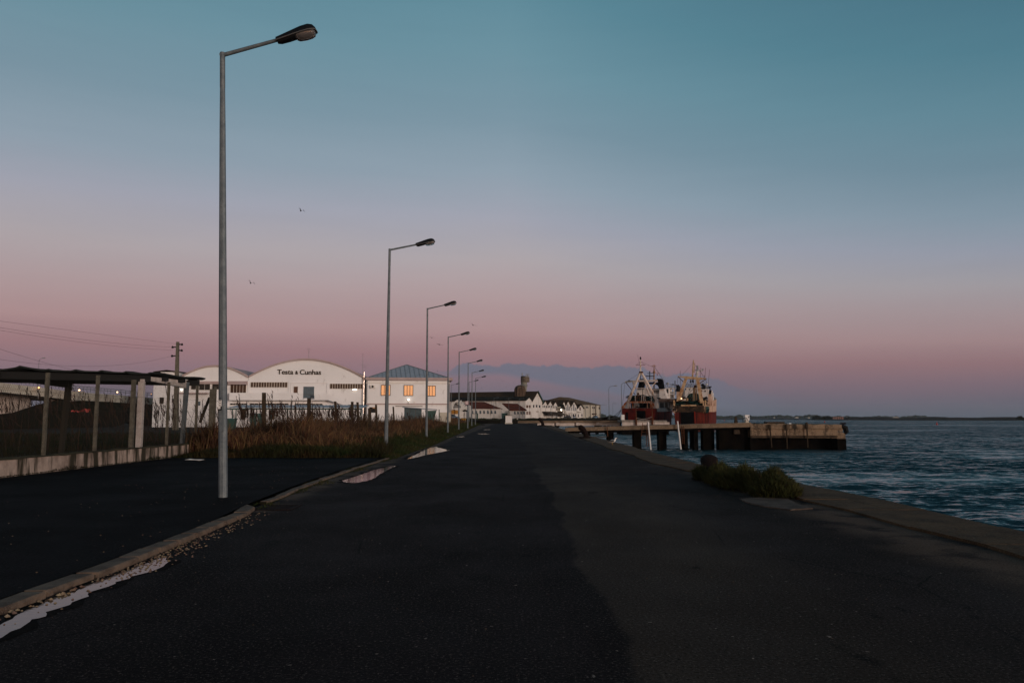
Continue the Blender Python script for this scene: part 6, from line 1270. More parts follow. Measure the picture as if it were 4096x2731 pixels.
beam(2487,1679,1688,2668,1681,1688,-6,.05,M['conc'],'deck',FH,r3); 
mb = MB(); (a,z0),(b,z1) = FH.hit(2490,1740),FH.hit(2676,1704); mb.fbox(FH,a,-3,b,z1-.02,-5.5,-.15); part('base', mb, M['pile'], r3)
mb = MB(); (a,z0),(b,z1) = FH.hit(2486,1680),FH.hit(2498.5,1658); mb.fbox(FH,a,z0,b,z1,-1.4,-.2); single('platform_cabinet', mb, M['plate'], 'white upright cabinet on the mooring platform beside the first trawler', 'cabinet', bevel=.04)
for x, yt, w_, l in ((2543,1643,.10,'dark slender pole with a rope on the mooring platform, left one'),(2608,1650,.12,'rusty slender pole on the mooring platform, right one')):
    a, zt_ = FH.hit(x,yt); zb = FH.hit(x,1700)[1]; mb = MB(); mb.tube(FH.pt(a,zb,.3),FH.pt(a,zt_+1,.3),.14,.05,6); mb.tube(FH.pt(a,zb,.3),FH.pt(a,zb+1.3,.3),.18,.18,6); single('platform_pole', mb, M['rust'], l, 'pole', 'platform poles')
pA, pB = FH.pt(*FH.hit(2545,1670),.3), FH.pt(*FH.hit(2607,1666),.3); mb = MB(); mb.path([pA.lerp(pB,k/8)-Vector((0,0,.35*4*(k/8)*(1-k/8))) for k in range(9)],.03,4); single('slack_rope', mb, M['white_post'], 'slack rope between the two slender poles on the mooring platform', 'rope')
FV = Fac(2440, 182, 0); r4 = thing('old_landing_stage', FV.pt(FV.hit(2440,1690)[0],0,0), 'dark low landing stage behind the far jetty with a tangle of beams', 'jetty')
beam(2395,1676,1683,2486,1675,1682,-6,0,M['pile'],'deck',FV,r4)
for x in (2405,2420,2436,2452,2468,2482): a = FV.hit(x,1700)[0]; mb = MB(); mb.tube(FV.pt(a,-3,-1),FV.pt(a,FV.hit(x,1678)[1],-1),.3); part('pile', mb, M['pile'], r4)
for a_, b_ in (((2402,1678),(2470,1662)),((2410,1680),(2455,1664)),((2398,1672),(2440,1668)),((2420,1670),(2480,1668))): mb = MB(); mb.tube(FV.pt(*FV.hit(*a_),-.6),FV.pt(*FV.hit(*b_),-2.5),.12,n=4); part('brace_beam', mb, M['pile'], r4)
curved_lamp(2435,1545,1676,181,FV.hit(2435,1677)[1],'tall curved lamp on the dark landing stage, left of the trawlers')
curved_lamp(2485,1531,1704,150,FK.hit(2485,1690)[1],'curved lamp on the far jetty, its head nearest the first trawler')
curved_lamp(2451,1612,1664,400,GZ,'short distant curved lamp between the two jetty lamps',reach=.9)
curved_lamp(2403,1620,1672,395,GZ,'distant lamp just right of the ochre warehouse corner',reach=1.8)
for k, (y0, y1, sag) in enumerate(((1676,1638,.8),(1680,1640,1.5),(1676,1643,2.2))):
    A_ = PD(2400-k*8,y0,182); B_ = PD(2484,y1,212); mb = MB(); mb.path([A_.lerp(B_,i/10)-Vector((0,0,sag*4*(i/10)*(1-i/10))) for i in range(11)],.05,4)
    single('mooring_rope', mb, M['rope'], ('highest','middle','lowest')[k]+' of three mooring ropes from the first trawler to the landing stage', 'rope', 'trawler mooring ropes')
# ================================================================ trawlers
def hull(F, B, Lh, zd, rake, zr, m_low, m_up, root, fore, fh=2.6):
    # stations: distance forward from the stern, half breadth at deck / waterline, sheer
    st = [(0,.94,.70,0),(1.5,.98,.82,0),(5,1.0,.93,0),(14,1.0,.97,.1),(26,.98,.90,.5),(34,.80,.58,1.3),(40,.50,.24,2.2),(44,.12,.03,3.0)]
    def ring(a, lo, hi, s, sheer, outs=1.0):
        out = []; zs = [lo+(hi-lo)*k/6 for k in range(7)]
        for z in zs:
            f = max(0, min(1, (z-WL+1)/(zd-WL+1))); w = B*(a[2]+(a[1]-a[2])*f**.8)*outs; out.append((s*w, z+(sheer*f if z > WL else 0)))
        return out
    def shell(z0, z1, m, nm, thick=1.0):
        rings = []
        for a in st:
            y = a[0]*Lh/44; L_ = ring(a,z0,z1,-1,a[3],thick); R_ = ring(a,z0,z1,1,a[3],thick)[::-1]
            rings.append([F.pt(u, z, -y+ (rake*(z-WL) if a[0] == 0 else 0)) for u, z in L_+R_])
        mb = MB(); mb.loft(rings); return part(nm, mb, m, root, smooth=True)
    WL = -1.62
    h = shell(-3.0, zr, m_low, 'hull'); shell(zr+.005, zd, m_up, 'upper_hull', .997)
    rings = []                                  # raised forecastle with its bulwark
    for y_, wd, up_ in ((fore,1.0,fh),(14,1.0,fh),(26,.99,fh+.4),(34,.84,fh+1),(40,.54,fh+1.8),(44,.14,fh+2.6)):
        if y_ < fore: continue
        y = y_*Lh/44; sh_ = {14:.1,26:.5,34:1.3,40:2.2,44:3.0}.get(y_, 0); rings.append([F.pt(s_*B*wd*k_, z_, -y) for s_, k_, z_ in ((-1,.985,zd-.1+sh_),(-1,1.0,zd+up_),(1,1.0,zd+up_),(1,.985,zd-.1+sh_))])
    mb = MB(); mb.loft(rings); part('forecastle', mb, m_up, root)
    return h
WLZ = -1.62
def S(F, px, py, d=0): return F.pt(*F.hit(px,py,d), d)
def bar(F, a, b, r, m, root, nm='bar', n=6, d=0, d2=None, r1=None):
    mb = MB(); mb.tube(S(F,a[0],a[1],d), S(F,b[0],b[1],d if d2 is None else d2), r, r if r1 is None else r1, n); return part(nm, mb, m, root)
def boxp(F, x0, y0, x1, y1, d0, d1, m, root, nm, bevel=0):      # box with its near face read at depth d1
    mb = MB(); mb.pbox(F, x0, y0, x1, y1, d0, d1); return part(nm, mb, m, root, bevel=bevel)
# ---- first trawler
FA = Fac(2555, 214, -20); t1 = thing('trawler', FA.pt(0,WLZ,0), 'white and red trawler with a tall pointed A frame and twin black funnels', 'ship', 'moored trawlers')
k1 = 214/FPX
hull(FA, 74*k1, 46, S(FA,2560,1632).z, .04, S(FA,2560,1646).z, M['hull_red'], M['ship_white'], t1, 26, 2.4)
# stern ramp and rust patches
boxp(FA,2544,1642,2581,1712,-1,.42,M['ship_black'],t1,'stern_ramp'); boxp(FA,2581.5,1634,2584,1690,0,.20,M['hull_red'],t1,'ramp_edge'); boxp(FA,2541,1634,2543.5,1690,0,.20,M['hull_red'],t1,'ramp_edge')
boxp(FA,2486,1632,2626,1647,-.4,.30,M['hull_red'],t1,'stern_bulwark'); boxp(FA,2502,1648,2512,1690,-.4,.30,M['hull_dark'],t1,'rust_stain'); boxp(FA,2618,1606,2628,1634,-.6,.2,M['gantry_white'],t1,'corner_post')
# gallows frame over the stern
boxp(FA,2508,1604,2605,1612,-.9,.0,M['rust_band'],t1,'gantry_beam')
for a, b in (((2508,1606),(2485,1634)),((2500,1613),(2494,1634))): bar(FA,a,b,.28,M['rust_band'],t1,'gantry_leg',5)
for a, b in (((2605,1606),(2625,1634)),((2601,1611),(2612,1634))): bar(FA,a,b,.24,M['rust_band'],t1,'gantry_leg',5)
for x in (2513,2519,2530,2588,2600): boxp(FA,x,1611,x+2.2,1634,-.5,-.2,M['rust_band'],t1,'stanchion')
boxp(FA,2524,1612,2602,1634,-7,-5,M['ship_black'],t1,'deck_recess'); boxp(FA,2536,1611,2553,1632,-4,-2.4,M['ship_white'],t1,'winch_house')
boxp(FA,2500,1612,2512,1634,-6,-4.4,M['ship_white'],t1,'deck_locker')
# A frame
g = M['gantry_white']
bar(FA,(2516,1598),(2561,1490),.42,g,t1,'a_frame_leg',8,r1=.27); mb = MB(); mb.path([S(FA,2629,1634),S(FA,2626,1600),S(FA,2566,1490)],[.50,.48,.30],8); part('a_frame_leg', mb, g, t1)
bar(FA,(2514,1596),(2511,1634),.38,g,t1,'a_frame_leg',8)
bar(FA,(2568,1490),(2604,1602),.20,g,t1,'a_frame_stay',6,d=0,d2=-4); bar(FA,(2530,1553),(2588,1553),.12,g,t1,'cross_bar',5)
boxp(FA,2556,1485,2570,1492,-.6,.3,M['rust'],t1,'mast_foot')
bar(FA,(2562,1488),(2562,1434),.22,g,t1,'mast',6,r1=.10); bar(FA,(2543,1459),(2581,1459),.07,M['rust'],t1,'yard',4); bar(FA,(2544,1459),(2562,1447),.04,M['rust'],t1,'stay',4); bar(FA,(2580,1459),(2562,1447),.04,M['rust'],t1,'stay',4)
mb = MB(); mb.lathe(S(FA,2562,1438),[(.05,0),(.22,.1),(.22,.6),(.05,.8)],8); part('mast_lamp', mb, M['black'], t1)
bar(FA,(2550,1417),(2558,1458),.03,M['black'],t1,'whip_antenna',4)
bar(FA,(2563,1492),(2562,1520),.10,M['black'],t1,'hanging_block',5)
# cross gantry arms
mb = MB(); mb.path([S(FA,2500,1528,-3),S(FA,2530,1524,-3),S(FA,2590,1523,-3),S(FA,2630,1522,-3)],.26,6); part('boom_beam', mb, g, t1)
bar(FA,(2502,1527),(2540,1577),.12,M['rust'],t1,'boom_stay',4,d=-3); bar(FA,(2628,1523),(2603,1550),.16,g,t1,'boom_stay',4,d=-3); bar(FA,(2533,1525),(2535,1540),.3,g,t1,'boom_bracket',5,d=-3); boxp(FA,2512,1520,2520,1525,-3.4,-2.8,M['black'],t1,'floodlight')
# net drum and deck machinery
def clutter(F, x0, y0, x1, y1, n, m, root, nm, d0=-6, d1=-1.5, seed=2, lo=2, hi=10):
    rs = np.random.RandomState(seed); mb = MB()
    for i in range(n):
        x = rs.uniform(x0, x1); y = rs.uniform(y0, y1); w_ = rs.uniform(lo, hi)/2; h_ = rs.uniform(1.5, 5)/2; d = rs.uniform(d0, d1)
        u, z = F.hit(x, y, d); kk_ = k1; n8 = 7
        ph = rs.uniform(0, .5, n8)+.75; rings = []
        for a, s in ((-1,.3),(-.5,.95),(0,1.05),(.5,.9),(1,.3)): rings.append([F.pt(u+a*w_*kk_, z+h_*kk_*s*ph[j]*math.sin(2*math.pi*j/n8), d+h_*kk_*1.4*s*ph[j]*math.cos(2*math.pi*j/n8)) for j in range(n8)])
        mb.loft(rings)
    o = part(nm, mb, m, root); return o
clutter(FA,2516,1583,2604,1603,70,M['green_net'],t1,'net_heap',-5,-1,3,8,22); clutter(FA,2516,1588,2604,1604,14,M['rust'],t1,'deck_winches',-3,-.8,5,3,9)
for x in (2541,2566,2574,2580,2606): bar(FA,(x,1582),(x+.5,1604),.11,g,t1,'deck_post',5,d=-.8)
bar(FA,(2553,1570),(2562,1608),.16,M['rust'],t1,'derrick_leg',5,d=-.8); bar(FA,(2551,1570),(2546,1606),.16,M['rust'],t1,'derrick_leg',5,d=-.8); bar(FA,(2568,1581),(2565,1602),.08,g,t1,'derrick_leg',4,d=-.8); bar(FA,(2578,1581),(2582,1602),.08,g,t1,'derrick_leg',4,d=-.8)
mb = MB(); mb.lathe(S(FA,2521,1598,-.7),[(.05,-.12),(.13,0),(.05,.12)],8); part('deck_lamp', mb, M['lamp_warm'], t1)
# funnels
def trap(F, pts, d0, d1, m, root, nm, dref=None):
    dr = d1 if dref is None else dref; mb = MB(); uz = [F.hit(x,y,dr) for x,y in pts]; mb.fprism(F, uz, d0, d1); return part(nm, mb, m, root)
trap(FA,[(2549,1556),(2570,1556),(2575,1521),(2558,1521)],-19,-16,M['ship_black'],t1,'funnel'); trap(FA,[(2555,1521),(2577,1521),(2573,1515),(2562,1515)],-19.3,-15.7,M['ship_black'],t1,'funnel_cap')
trap(FA,[(2635,1554),(2653,1554),(2647,1519),(2630,1519)],-19,-16,M['ship_black'],t1,'funnel'); trap(FA,[(2626,1519),(2644,1519),(2643,1514),(2628,1514)],-19.3,-15.7,M['ship_black'],t1,'funnel_cap')
arch = [(2569,1545),(2573,1538),(2582,1536),(2618,1536),(2630,1541),(2636,1552),(2634,1529),(2574,1529)]; trap(FA,arch,-18.4,-17,M['ship_black'],t1,'funnel_bridge')
# superstructure
wht = M['ship_white']
trap(FA,[(2540,1604),(2566,1604),(2566,1556),(2548,1556)],-27,-17.5,wht,t1,'deckhouse'); boxp(FA,2571,1553,2612,1604,-27,-18,wht,t1,'deckhouse'); boxp(FA,2566.5,1558,2571,1590,-20,-18.6,M['glass_dark'],t1,'doorway')
boxp(FA,2612,1553,2646,1594,-27,-17.8,wht,t1,'bridge_house'); trap(FA,[(2637,1594),(2669,1594),(2655,1554),(2637,1554)],-26,-17.2,wht,t1,'side_wing')
for a in ((2614,1560,2622,1572),(2624,1560,2631,1572),(2633,1560,2639,1572)): w_ = boxp(FA,*a,-17.8,-17.68,M['glass_dark'],t1,'window'); boxp(FA,a[0],a[1]+5.5,a[2],a[1]+6.3,-17.68,-17.6,wht,w_,'sill')
boxp(FA,2607,1590,2640,1596,-17,-16,M['ship_black'],t1,'dark_opening'); boxp(FA,2656,1576,2659,1579,-17.1,-17.0,M['glass_dark'],t1,'porthole')
bd = (-24,-20)
boxp(FA,2655,1552,2676,1594,-27,-21,wht,t1,'wheelhouse'); boxp(FA,2667,1555,2673,1572,-21,-20.9,M['glass_dark'],t1,'doorway'); boxp(FA,2665,1580,2672,1594,-21,-20.9,M['glass_dark'],t1,'doorway')
for x in (2677,2695): boxp(FA,x,1552,x+2,1600,-23,-22.6,wht,t1,'pillar')
boxp(FA,2675,1551,2698,1553.5,-26,-22,wht,t1,'upper_deck'); boxp(FA,2677,1566,2696,1575,-22.9,-22.7,M['grey'],t1,'lattice_rail'); boxp(FA,2675,1576,2697,1578,-26,-22,wht,t1,'upper_deck'); boxp(FA,2680,1579,2696,1592,-24,-23,M['grey'],t1,'locker')
boxp(FA,2634,1594,2704,1607,-24,-16,M['rust_band'] if False else mat('dark_rusty_rail', (.13,.09,.075), .85, (.06,.03,.02), 1.2, streak=(.2,.12,.09), sc=(4,4,.5)),t1,'boat_deck')
boxp(FA,2634,1607,2674,1631,-22,-16.5,M['grey'],t1,'side_gallery'); boxp(FA,2640,1610,2655,1630,-16.5,-16.3,M['glass_dark'],t1,'opening'); boxp(FA,2660,1610,2671,1630,-16.5,-16.35,M['glass_dark'],t1,'opening'); boxp(FA,2673,1606,2690,1634,-25,-19,wht,t1,'side_house')
# second mast
u, z = 2616, 0
bar(FA,(2616,1458),(2616,1552),.10,M['mast_orange'],t1,'aft_mast',6,d=-20); bar(FA,(2616,1490),(2616,1555),.20,M['mast_orange'],t1,'aft_mast',6,d=-20)
for a, b in (((2612,1490),(2616,1470)),((2621,1490),(2616,1470))): bar(FA,a,b,.06,M['mast_orange'],t1,'mast_stay',4,d=-20)
bar(FA,(2606,1464),(2625,1464.5),.08,M['mast_orange'],t1,'yard',4,d=-20); bar(FA,(2605,1491),(2641,1492),.06,M['mast_orange'],t1,'yard',4,d=-20); bar(FA,(2611,1459),(2611,1467),.05,M['mast_orange'],t1,'spreader',4,d=-20); bar(FA,(2620,1459),(2620,1467),.05,M['mast_orange'],t1,'spreader',4,d=-20)
mb = MB(); mb.lathe(S(FA,2617,1491,-20),[(.1,-.2),(.35,0),(.35,.4),(.1,.6)],8); part('crow_nest', mb, M['mast_orange'], t1)
bar(FA,(2599,1484),(2599,1520),.13,M['black'],t1,'derrick_mast',5,d=-14); bar(FA,(2582,1504),(2618,1504),.12,M['black'],t1,'yard',5,d=-14); bar(FA,(2588,1492),(2616,1492),.05,M['black'],t1,'yard',4,d=-14)
bar(FA,(2651,1460),(2653,1552),.04,M['grey'],t1,'whip_antenna',4,d=-20); bar(FA,(2656,1500),(2656,1552),.04,M['grey'],t1,'whip_antenna',4,d=-20)
trap(FA,[(2626,1498),(2630,1494),(2631,1502),(2629,1500)],-20,-19.9,M['flag'],t1,'flag')
for y in (1549,1545): bar(FA,(2646,y),(2697,y),.04,M['grey'],t1,'guard_rail',4,d=-21)
for x in (2663,2672,2688): bar(FA,(x,1536),(x,1552),.09,M['grey'],t1,'vent_pipe',5,d=-21)
mb = MB(); mb.lathe(S(FA,2671,1538,-21),[(.1,0),(.45,.1),(.45,.5),(.1,.7)],8); part('radar_dome', mb, M['grey'], t1)
clutter(FA,2548,1626,2560,1633,5,M['black'],t1,'trawl_gear',-1,0,8,6,14)
boxp(FA,2514,1584,2606,1604,-8,-5.2,M['green_net'],t1,'net_bin'); clutter(FA,2510,1580,2608,1592,26,M['green_net'],t1,'net_pile',-4.5,-1,14,8,20)
for a, b, d_ in (((2562,1445),(2616,1470),-2),((2562,1490),(2503,1527),-1),((2564,1492),(2630,1522),-1),((2616,1462),(2676,1552),-20),((2599,1486),(2560,1560),-8),((2556,1497),(2520,1575),-1),((2571,1497),(2618,1580),-1),((2616,1466),(2652,1520),-18),((2500,1528),(2488,1634),-1),((2540,1523),(2548,1600),-2),((2590,1524),(2578,1602),-2)): bar(FA,a,b,.035,M['rope'],t1,'rigging_line',4,d=d_)
clutter(FA,2500,1614,2606,1634,22,M['rust'],t1,'deck_gear',-4,-.8,17,4,10); clutter(FA,2655,1540,2692,1553,9,M['grey'],t1,'roof_gear',-25,-22,18,2,6)
# ---- second trawler
FD = Fac(2768, 187, -17); t2 = thing('trawler', FD.pt(0,WLZ,0), 'rusty cream and red trawler with a flat topped gantry and green nets', 'ship', 'moored trawlers')
k2 = 187/FPX; cr = M['gantry_cream']
hull(FD, 77*k2, 50, S(FD,2768,1622).z, .05, S(FD,2768,1647).z, mat('ribbed_red_hull', (.15,.022,.012), .8, (.09,.014,.009), .5, streak=(.05,.010,.008), sc=(2.6,2.6,.10), st=(.45,.6), bump=.2, bs=2), M['hull_cream'], t2, 20, 1.8)
boxp(FD,2724,1643,2778,1712,-1,.5,M['ship_black'],t2,'stern_ramp'); boxp(FD,2778.5,1645,2780,1700,0,.6,M['hull_red'],t2,'ramp_edge')
rusty = mat('dark_rusty_deck', (.055,.032,.018), .9, (.022,.015,.010), 1.2, (.4,.6), streak=(.20,.12,.05), sc=(2,2,.6), st=(.6,.7), bump=.5, bs=5)
boxp(FD,2690,1622,2816,1648,-2,.55,rusty,t2,'stern_gear'); boxp(FD,2692,1598,2822,1623,-7,-4,M['ship_black'],t2,'deck_shade_block'); clutter(FD,2700,1618,2812,1646,46,rusty,t2,'trawl_gear',-.8,.6,21,5,16)  # black block added behind the nets, deck shade put into its colour
boxp(FD,2724,1618,2785,1624,-.6,.7,M['gantry_cream'],t2,'net_roller'); clutter(FD,2700,1602,2822,1619,90,M['green_net'],t2,'net_heap',-4,.3,12,6,22); clutter(FD,2700,1600,2822,1622,16,M['rust'],t2,'deck_winches',-1,.5,13,3,8)
for a in ((2694,1600,2699,1640),(2812,1602,2816,1650),(2820,1600,2824,1650)): boxp(FD,*a,-.6,.3,cr,t2,'stern_post')
# portal gantry
for a, b in (((2713,1604),(2744,1514)),((2808,1612),(2790,1514))):
    mb = MB(); p0, p1 = S(FD,*a), S(FD,*b); w_ = .42; mb.loft([[p+FD.U*s1*w_*q_+FD.N*s2_*w_*q_ for s1, s2_ in ((-1,-1),(1,-1),(1,1),(-1,1))] for p, q_ in ((p0,1.0),(p0.lerp(p1,.6),.9),(p1,.8))]); part('gantry_leg', mb, cr, t2)
trap(FD,[(2722,1505),(2745,1504),(2800,1509),(2824,1512),(2824,1515),(2800,1518),(2790,1521),(2780,1517),(2752,1515),(2745,1519),(2738,1512),(2722,1508)],-.6,.6,cr,t2,'gantry_beam')
bar(FD,(2711,1505),(2737,1530),.11,M['rust'],t2,'gantry_stay',4); bar(FD,(2826,1514),(2799,1533),.11,M['rust'],t2,'gantry_stay',4); bar(FD,(2711,1505),(2726,1506),.13,cr,t2,'gantry_arm',4)
for x in (2762,2768,2773): bar(FD,(x,1516),(x,1524 if x != 2768 else 1528),.09,M['black'],t2,'wire_block',5)
for x in (2762,2773): mb = MB(); mb.lathe(S(FD,x,1527),[(.05,-.25),(.22,-.05),(.18,.2),(.05,.3)],8); part('hanging_block', mb, M['black'], t2)
bar(FD,(2777,1550),(2776,1606),.30,cr,t2,'centre_post',6,d=-1); boxp(FD,2776,1540,2785,1549,-1.6,-.8,M['rust'],t2,'winch_box'); bar(FD,(2780,1548),(2799,1530),.05,M['rust'],t2,'stay',4)
bar(FD,(2733,1530),(2730,1600),.06,M['rust'],t2,'ladder_rail',4); bar(FD,(2785,1552),(2787,1600),.14,cr,t2,'centre_stay',5,d=-1)
for a, b in (((2760,1566),(2780,1548)),((2735,1590),(2775,1555)),((2745,1520),(2726,1600)),((2795,1520),(2800,1560))): bar(FD,a,b,.035,M['rope'],t2,'rigging_line',4)
for y, r_ in ((1534,.04),(1538,.05),(1544,.04)): bar(FD,(2741,y),(2800,y),r_,M['rope'],t2,'guard_rail',4,d=-10)
for x in (2744,2751,2760,2768,2782,2802,2812): bar(FD,(x,1520+rnd.uniform(0,8)),(x,1550),.05,M['grey'],t2,'thin_antenna',4,d=-11)
# superstructure
trap(FD,[(2738,1604),(2831,1604),(2836,1556),(2800,1552),(2741,1547)],-22,-11,M['ship_white'],t2,'bridge_house')
for a in ((2740,1553,2745,1559),(2757,1555,2761,1560),(2793,1560,2797,1567),(2804,1559,2809,1565.5),(2818,1561,2823,1567)): boxp(FD,*a,-11,-10.9,M['glass_dark'],t2,'window')
boxp(FD,2740,1546.5,2836,1548.5,-21,-10.7,M['grey'],t2,'bridge_roof')
boxp(FD,2720,1560,2740,1604,-20,-12,M['ship_white'],t2,'side_house')
trap(FD,[(2746,1606),(2802,1606),(2800,1582),(2792,1574),(2775,1571),(2757,1574),(2748,1586)],-6,-2.5,M['green_net'],t2,'net_drum')
for x in (2756,2763,2770,2784,2793): bar(FD,(x,1575),(x,1606),.10,M['green_metal'],t2,'net_drum_rib',4,d=-2.4)
boxp(FD,2744,1592,2752,1604,-2,-1,cr,t2,'deck_box'); boxp(FD,2727,1594,2743,1602,-2,-.6,M['gantry_white'],t2,'deck_box')
mb = MB(); mb.lathe(S(FD,2725.5,1594,.2),[(.05,-.14),(.15,0),(.05,.14)],8); part('deck_lamp', mb, M['lamp_warm'], t2)
# exhaust stacks
boxp(FD,2706,1565,2717,1601,-3,-1.5,M['hull_cream'],t2,'exhaust_stack',bevel=.05)
mb = MB(); mb.path([S(FD,2712,1566,-2),S(FD,2713,1556,-2),S(FD,2713,1548,-2),S(FD,2709,1541,-2)],[.62,.55,.5,.42],10); part('exhaust_pipe', mb, M['black'], t2, smooth=True); boxp(FD,2705,1538,2709,1546,-2.5,-1.9,M['red_paint'],t2,'exhaust_flap')
bar(FD,(2700,1522),(2700,1580),.12,M['grey'],t2,'side_mast',5,d=-2); bar(FD,(2678,1537),(2708,1539),.08,M['black'],t2,'boom',4,d=-2); boxp(FD,2689,1535,2694,1540,-2.3,-1.8,M['green_metal'],t2,'floodlight')
trap(FD,[(2829,1621),(2841,1621),(2845,1576),(2834,1576)],-3,-1.2,M['hull_cream'],t2,'exhaust_stack'); trap(FD,[(2835,1576),(2843,1576),(2846,1560),(2836,1560)],-2.8,-1.4,M['ship_black'],t2,'exhaust_pipe')
bar(FD,(2840,1548),(2840,1561),.14,M['ship_black'],t2,'exhaust_mast',5,d=-2); boxp(FD,2835,1544.5,2846,1548,-2.3,-1.8,M['ship_black'],t2,'exhaust_cross')
# starboard side gear
boxp(FD,2824,1625,2836,1636,-.5,.5,M['green_metal'],t2,'trawl_door'); trap(FD,[(2824,1638),(2838,1634),(2834,1650),(2824,1653)],-.5,.6,M['green_net'],t2,'hanging_net')
boxp(FD,2843,1571,2852,1600,-16,-12,M['ship_white'],t2,'bridge_wing'); boxp(FD,2838,1584,2846,1622,-12,-6,M['hull_cream'],t2,'side_bulwark'); bar(FD,(2810,1598),(2828,1588),.3,M['black'],t2,'derrick_boom',5,d=0)
clutter(FD,2816,1596,2836,1622,14,rusty,t2,'deck_clutter',-1.5,.2,30,4,9)
# masts
bar(FD,(2774,1440),(2770,1512),.15,cr,t2,'mast',6,d=-4,r1=.2); bar(FD,(2780,1452),(2776,1490),.09,cr,t2,'mast_ladder',5,d=-4)
for y in (1453,1470,1488): bar(FD,(2772.5,y),(2780,y),.06,M['rust'],t2,'mast_rung',4,d=-4)
bar(FD,(2790,1462),(2789,1484),.22,M['grey'],t2,'main_mast',7,d=-12); bar(FD,(2789,1484),(2786,1548),.32,M['ship_white'],t2,'main_mast',7,d=-12)
bar(FD,(2783,1464),(2797,1465),.06,M['grey'],t2,'yard',4,d=-12); bar(FD,(2778,1479),(2795,1483),.12,M['grey'],t2,'yard',5,d=-12); bar(FD,(2793,1483),(2812,1482),.13,M['ship_white'],t2,'radar_arm',5,d=-12); bar(FD,(2808,1479),(2814,1476),.2,M['grey'],t2,'radar_bar',5,d=-12); bar(FD,(2765,1478),(2768,1478),.1,M['grey'],t2,'small_aerial',4,d=-4)
trap(FD,[(2781,1497),(2786,1491),(2787,1500),(2784,1501)],-12,-11.9,M['flag'],t2,'flag')
for a, b, d_ in (((2838,1478),(2832,1550),-10),((2721,1482),(2722,1556),-8),((2822,1470),(2820,1510),-3),((2803,1470),(2802,1500),-3),((2818,1500),(2818,1512),-1),((2802,1500),(2802,1510),-1)): bar(FD,a,b,.045,M['rust'],t2,'whip_antenna',4,d=d_)
mb = MB(); mb.lathe(S(FD,2826,1540,-11),[(.3,0),(.4,.3),(.1,.4)],8); part('radar_dome', mb, M['plate'], t2); bar(FD,(2826,1538),(2826,1556),.08,M['grey'],t2,'dome_post',5,d=-11)
for x, y in ((2811,1542),(2817,1548)): bar(FD,(x,y),(x,1556),.2,M['black'],t2,'ventilator',6,d=-11); mb = MB(); mb.lathe(S(FD,x,y+1,-11),[(.1,-.3),(.42,0),(.42,.4),(.1,.6)],8); part('ventilator_cowl', mb, M['black'], t2)
mb = MB(); mb.lathe(S(FD,2852,1653,-14),[(.1,-.4),(.42,-.2),(.42,.2),(.1,.4)],10); part('fender', mb, M['black'], t2)
for a, b, d_ in (((2774,1450),(2722,1506),-2),((2776,1455),(2822,1512),-2),((2790,1465),(2836,1548),-11),((2745,1515),(2712,1560),-1),((2772,1516),(2745,1600),-1),((2768,1516),(2790,1600),-1),((2712,1506),(2706,1570),-1),((2824,1513),(2833,1580),-1),((2800,1517),(2778,1600),-1),((2738,1548),(2770,1500),-6),((2836,1548),(2800,1512),-6)): bar(FD,a,b,.03,M['rope'],t2,'rigging_line',4,d=d_)
clutter(FD,2742,1536,2834,1549,22,M['grey'],t2,'roof_gear',-18,-11,41,2,6); clutter(FD,2696,1588,2822,1604,40,rusty,t2,'deck_gear',-3,0,42,3,9); clutter(FD,2690,1626,2708,1650,10,M['hull_cream'],t2,'rust_flakes',.3,.6,43,4,8)
boxp(FD,2838,1560,2848,1574,-18,-14,M['ship_white'],t2,'wing_house')
# ================================================================ far shore
def treeline(name, pts, depth, m, label, seed, step, hmin, hmax, zb=-1.7):
    rs = np.random.RandomState(seed); mb = MB(); n = int((pts[-1][0]-pts[0][0])/step)
    P = []; H = []; Lr = []
    for i in range(n):
        px = pts[0][0]+(pts[-1][0]-pts[0][0])*rs.rand()
        for (a, ya, Da), (b, yb, Db) in zip(pts, pts[1:]):
            if a <= px <= b: f = (px-a)/(b-a); D = Da+(Db-Da)*f; yt = ya+(yb-ya)*f; break
        v = PD(px, yt, D); h = max(1, v.z-zb)*rs.uniform(hmin, hmax)*(1+.18*math.sin(px*.045)+.1*math.sin(px*.16)); w_ = h*rs.uniform(.35, .9); dd_ = rs.uniform(0, depth)
        k = 9; ph = rs.rand(3, k); base = (v.x*(D+dd_)/D, D+dd_, zb); rings = []
        for q_, (r_, z_) in enumerate(((.75,0),(1,.35),(.8,.72),(.3,.97))): rings.append([(base[0]+w_*r_*(.75+.5*ph[q_%3][j])*math.cos(2*math.pi*j/k), base[1]+w_*r_*(.75+.5*ph[(q_+1)%3][j])*math.sin(2*math.pi*j/k), base[2]+h*z_*(.88+.24*ph[(q_+2)%3][j])) for j in range(k)])
        mb.loft(rings)
    o = part(name, mb, m, None, recalc=False); tag(o, label, 'trees', kind='stuff')
farm = mat('far_foliage', (.022,.032,.016), .95, (.013,.020,.010), .02, island=.3)
treeline('far_woods', [(2380,1659,2300),(2480,1663,2300),(2850,1662,2400),(3100,1662,2500),(3240,1661,2500),(3400,1665,2700),(3700,1663,2700),(3800,1669,3000),(4200,1669,3000),(5200,1667,3000)], 200, farm, 'distant wooded shore along the horizon beyond the water', 1, 1.1, .45, 1.15)
treeline('left_far_woods', [(-2500,1655,1200),(0,1655,900),(900,1658,900),(1800,1660,1100),(2100,1662,1300)], 100, farm, 'distant dark trees behind the buildings on the landward side', 4, 5, .5, 1.2, zb=0)
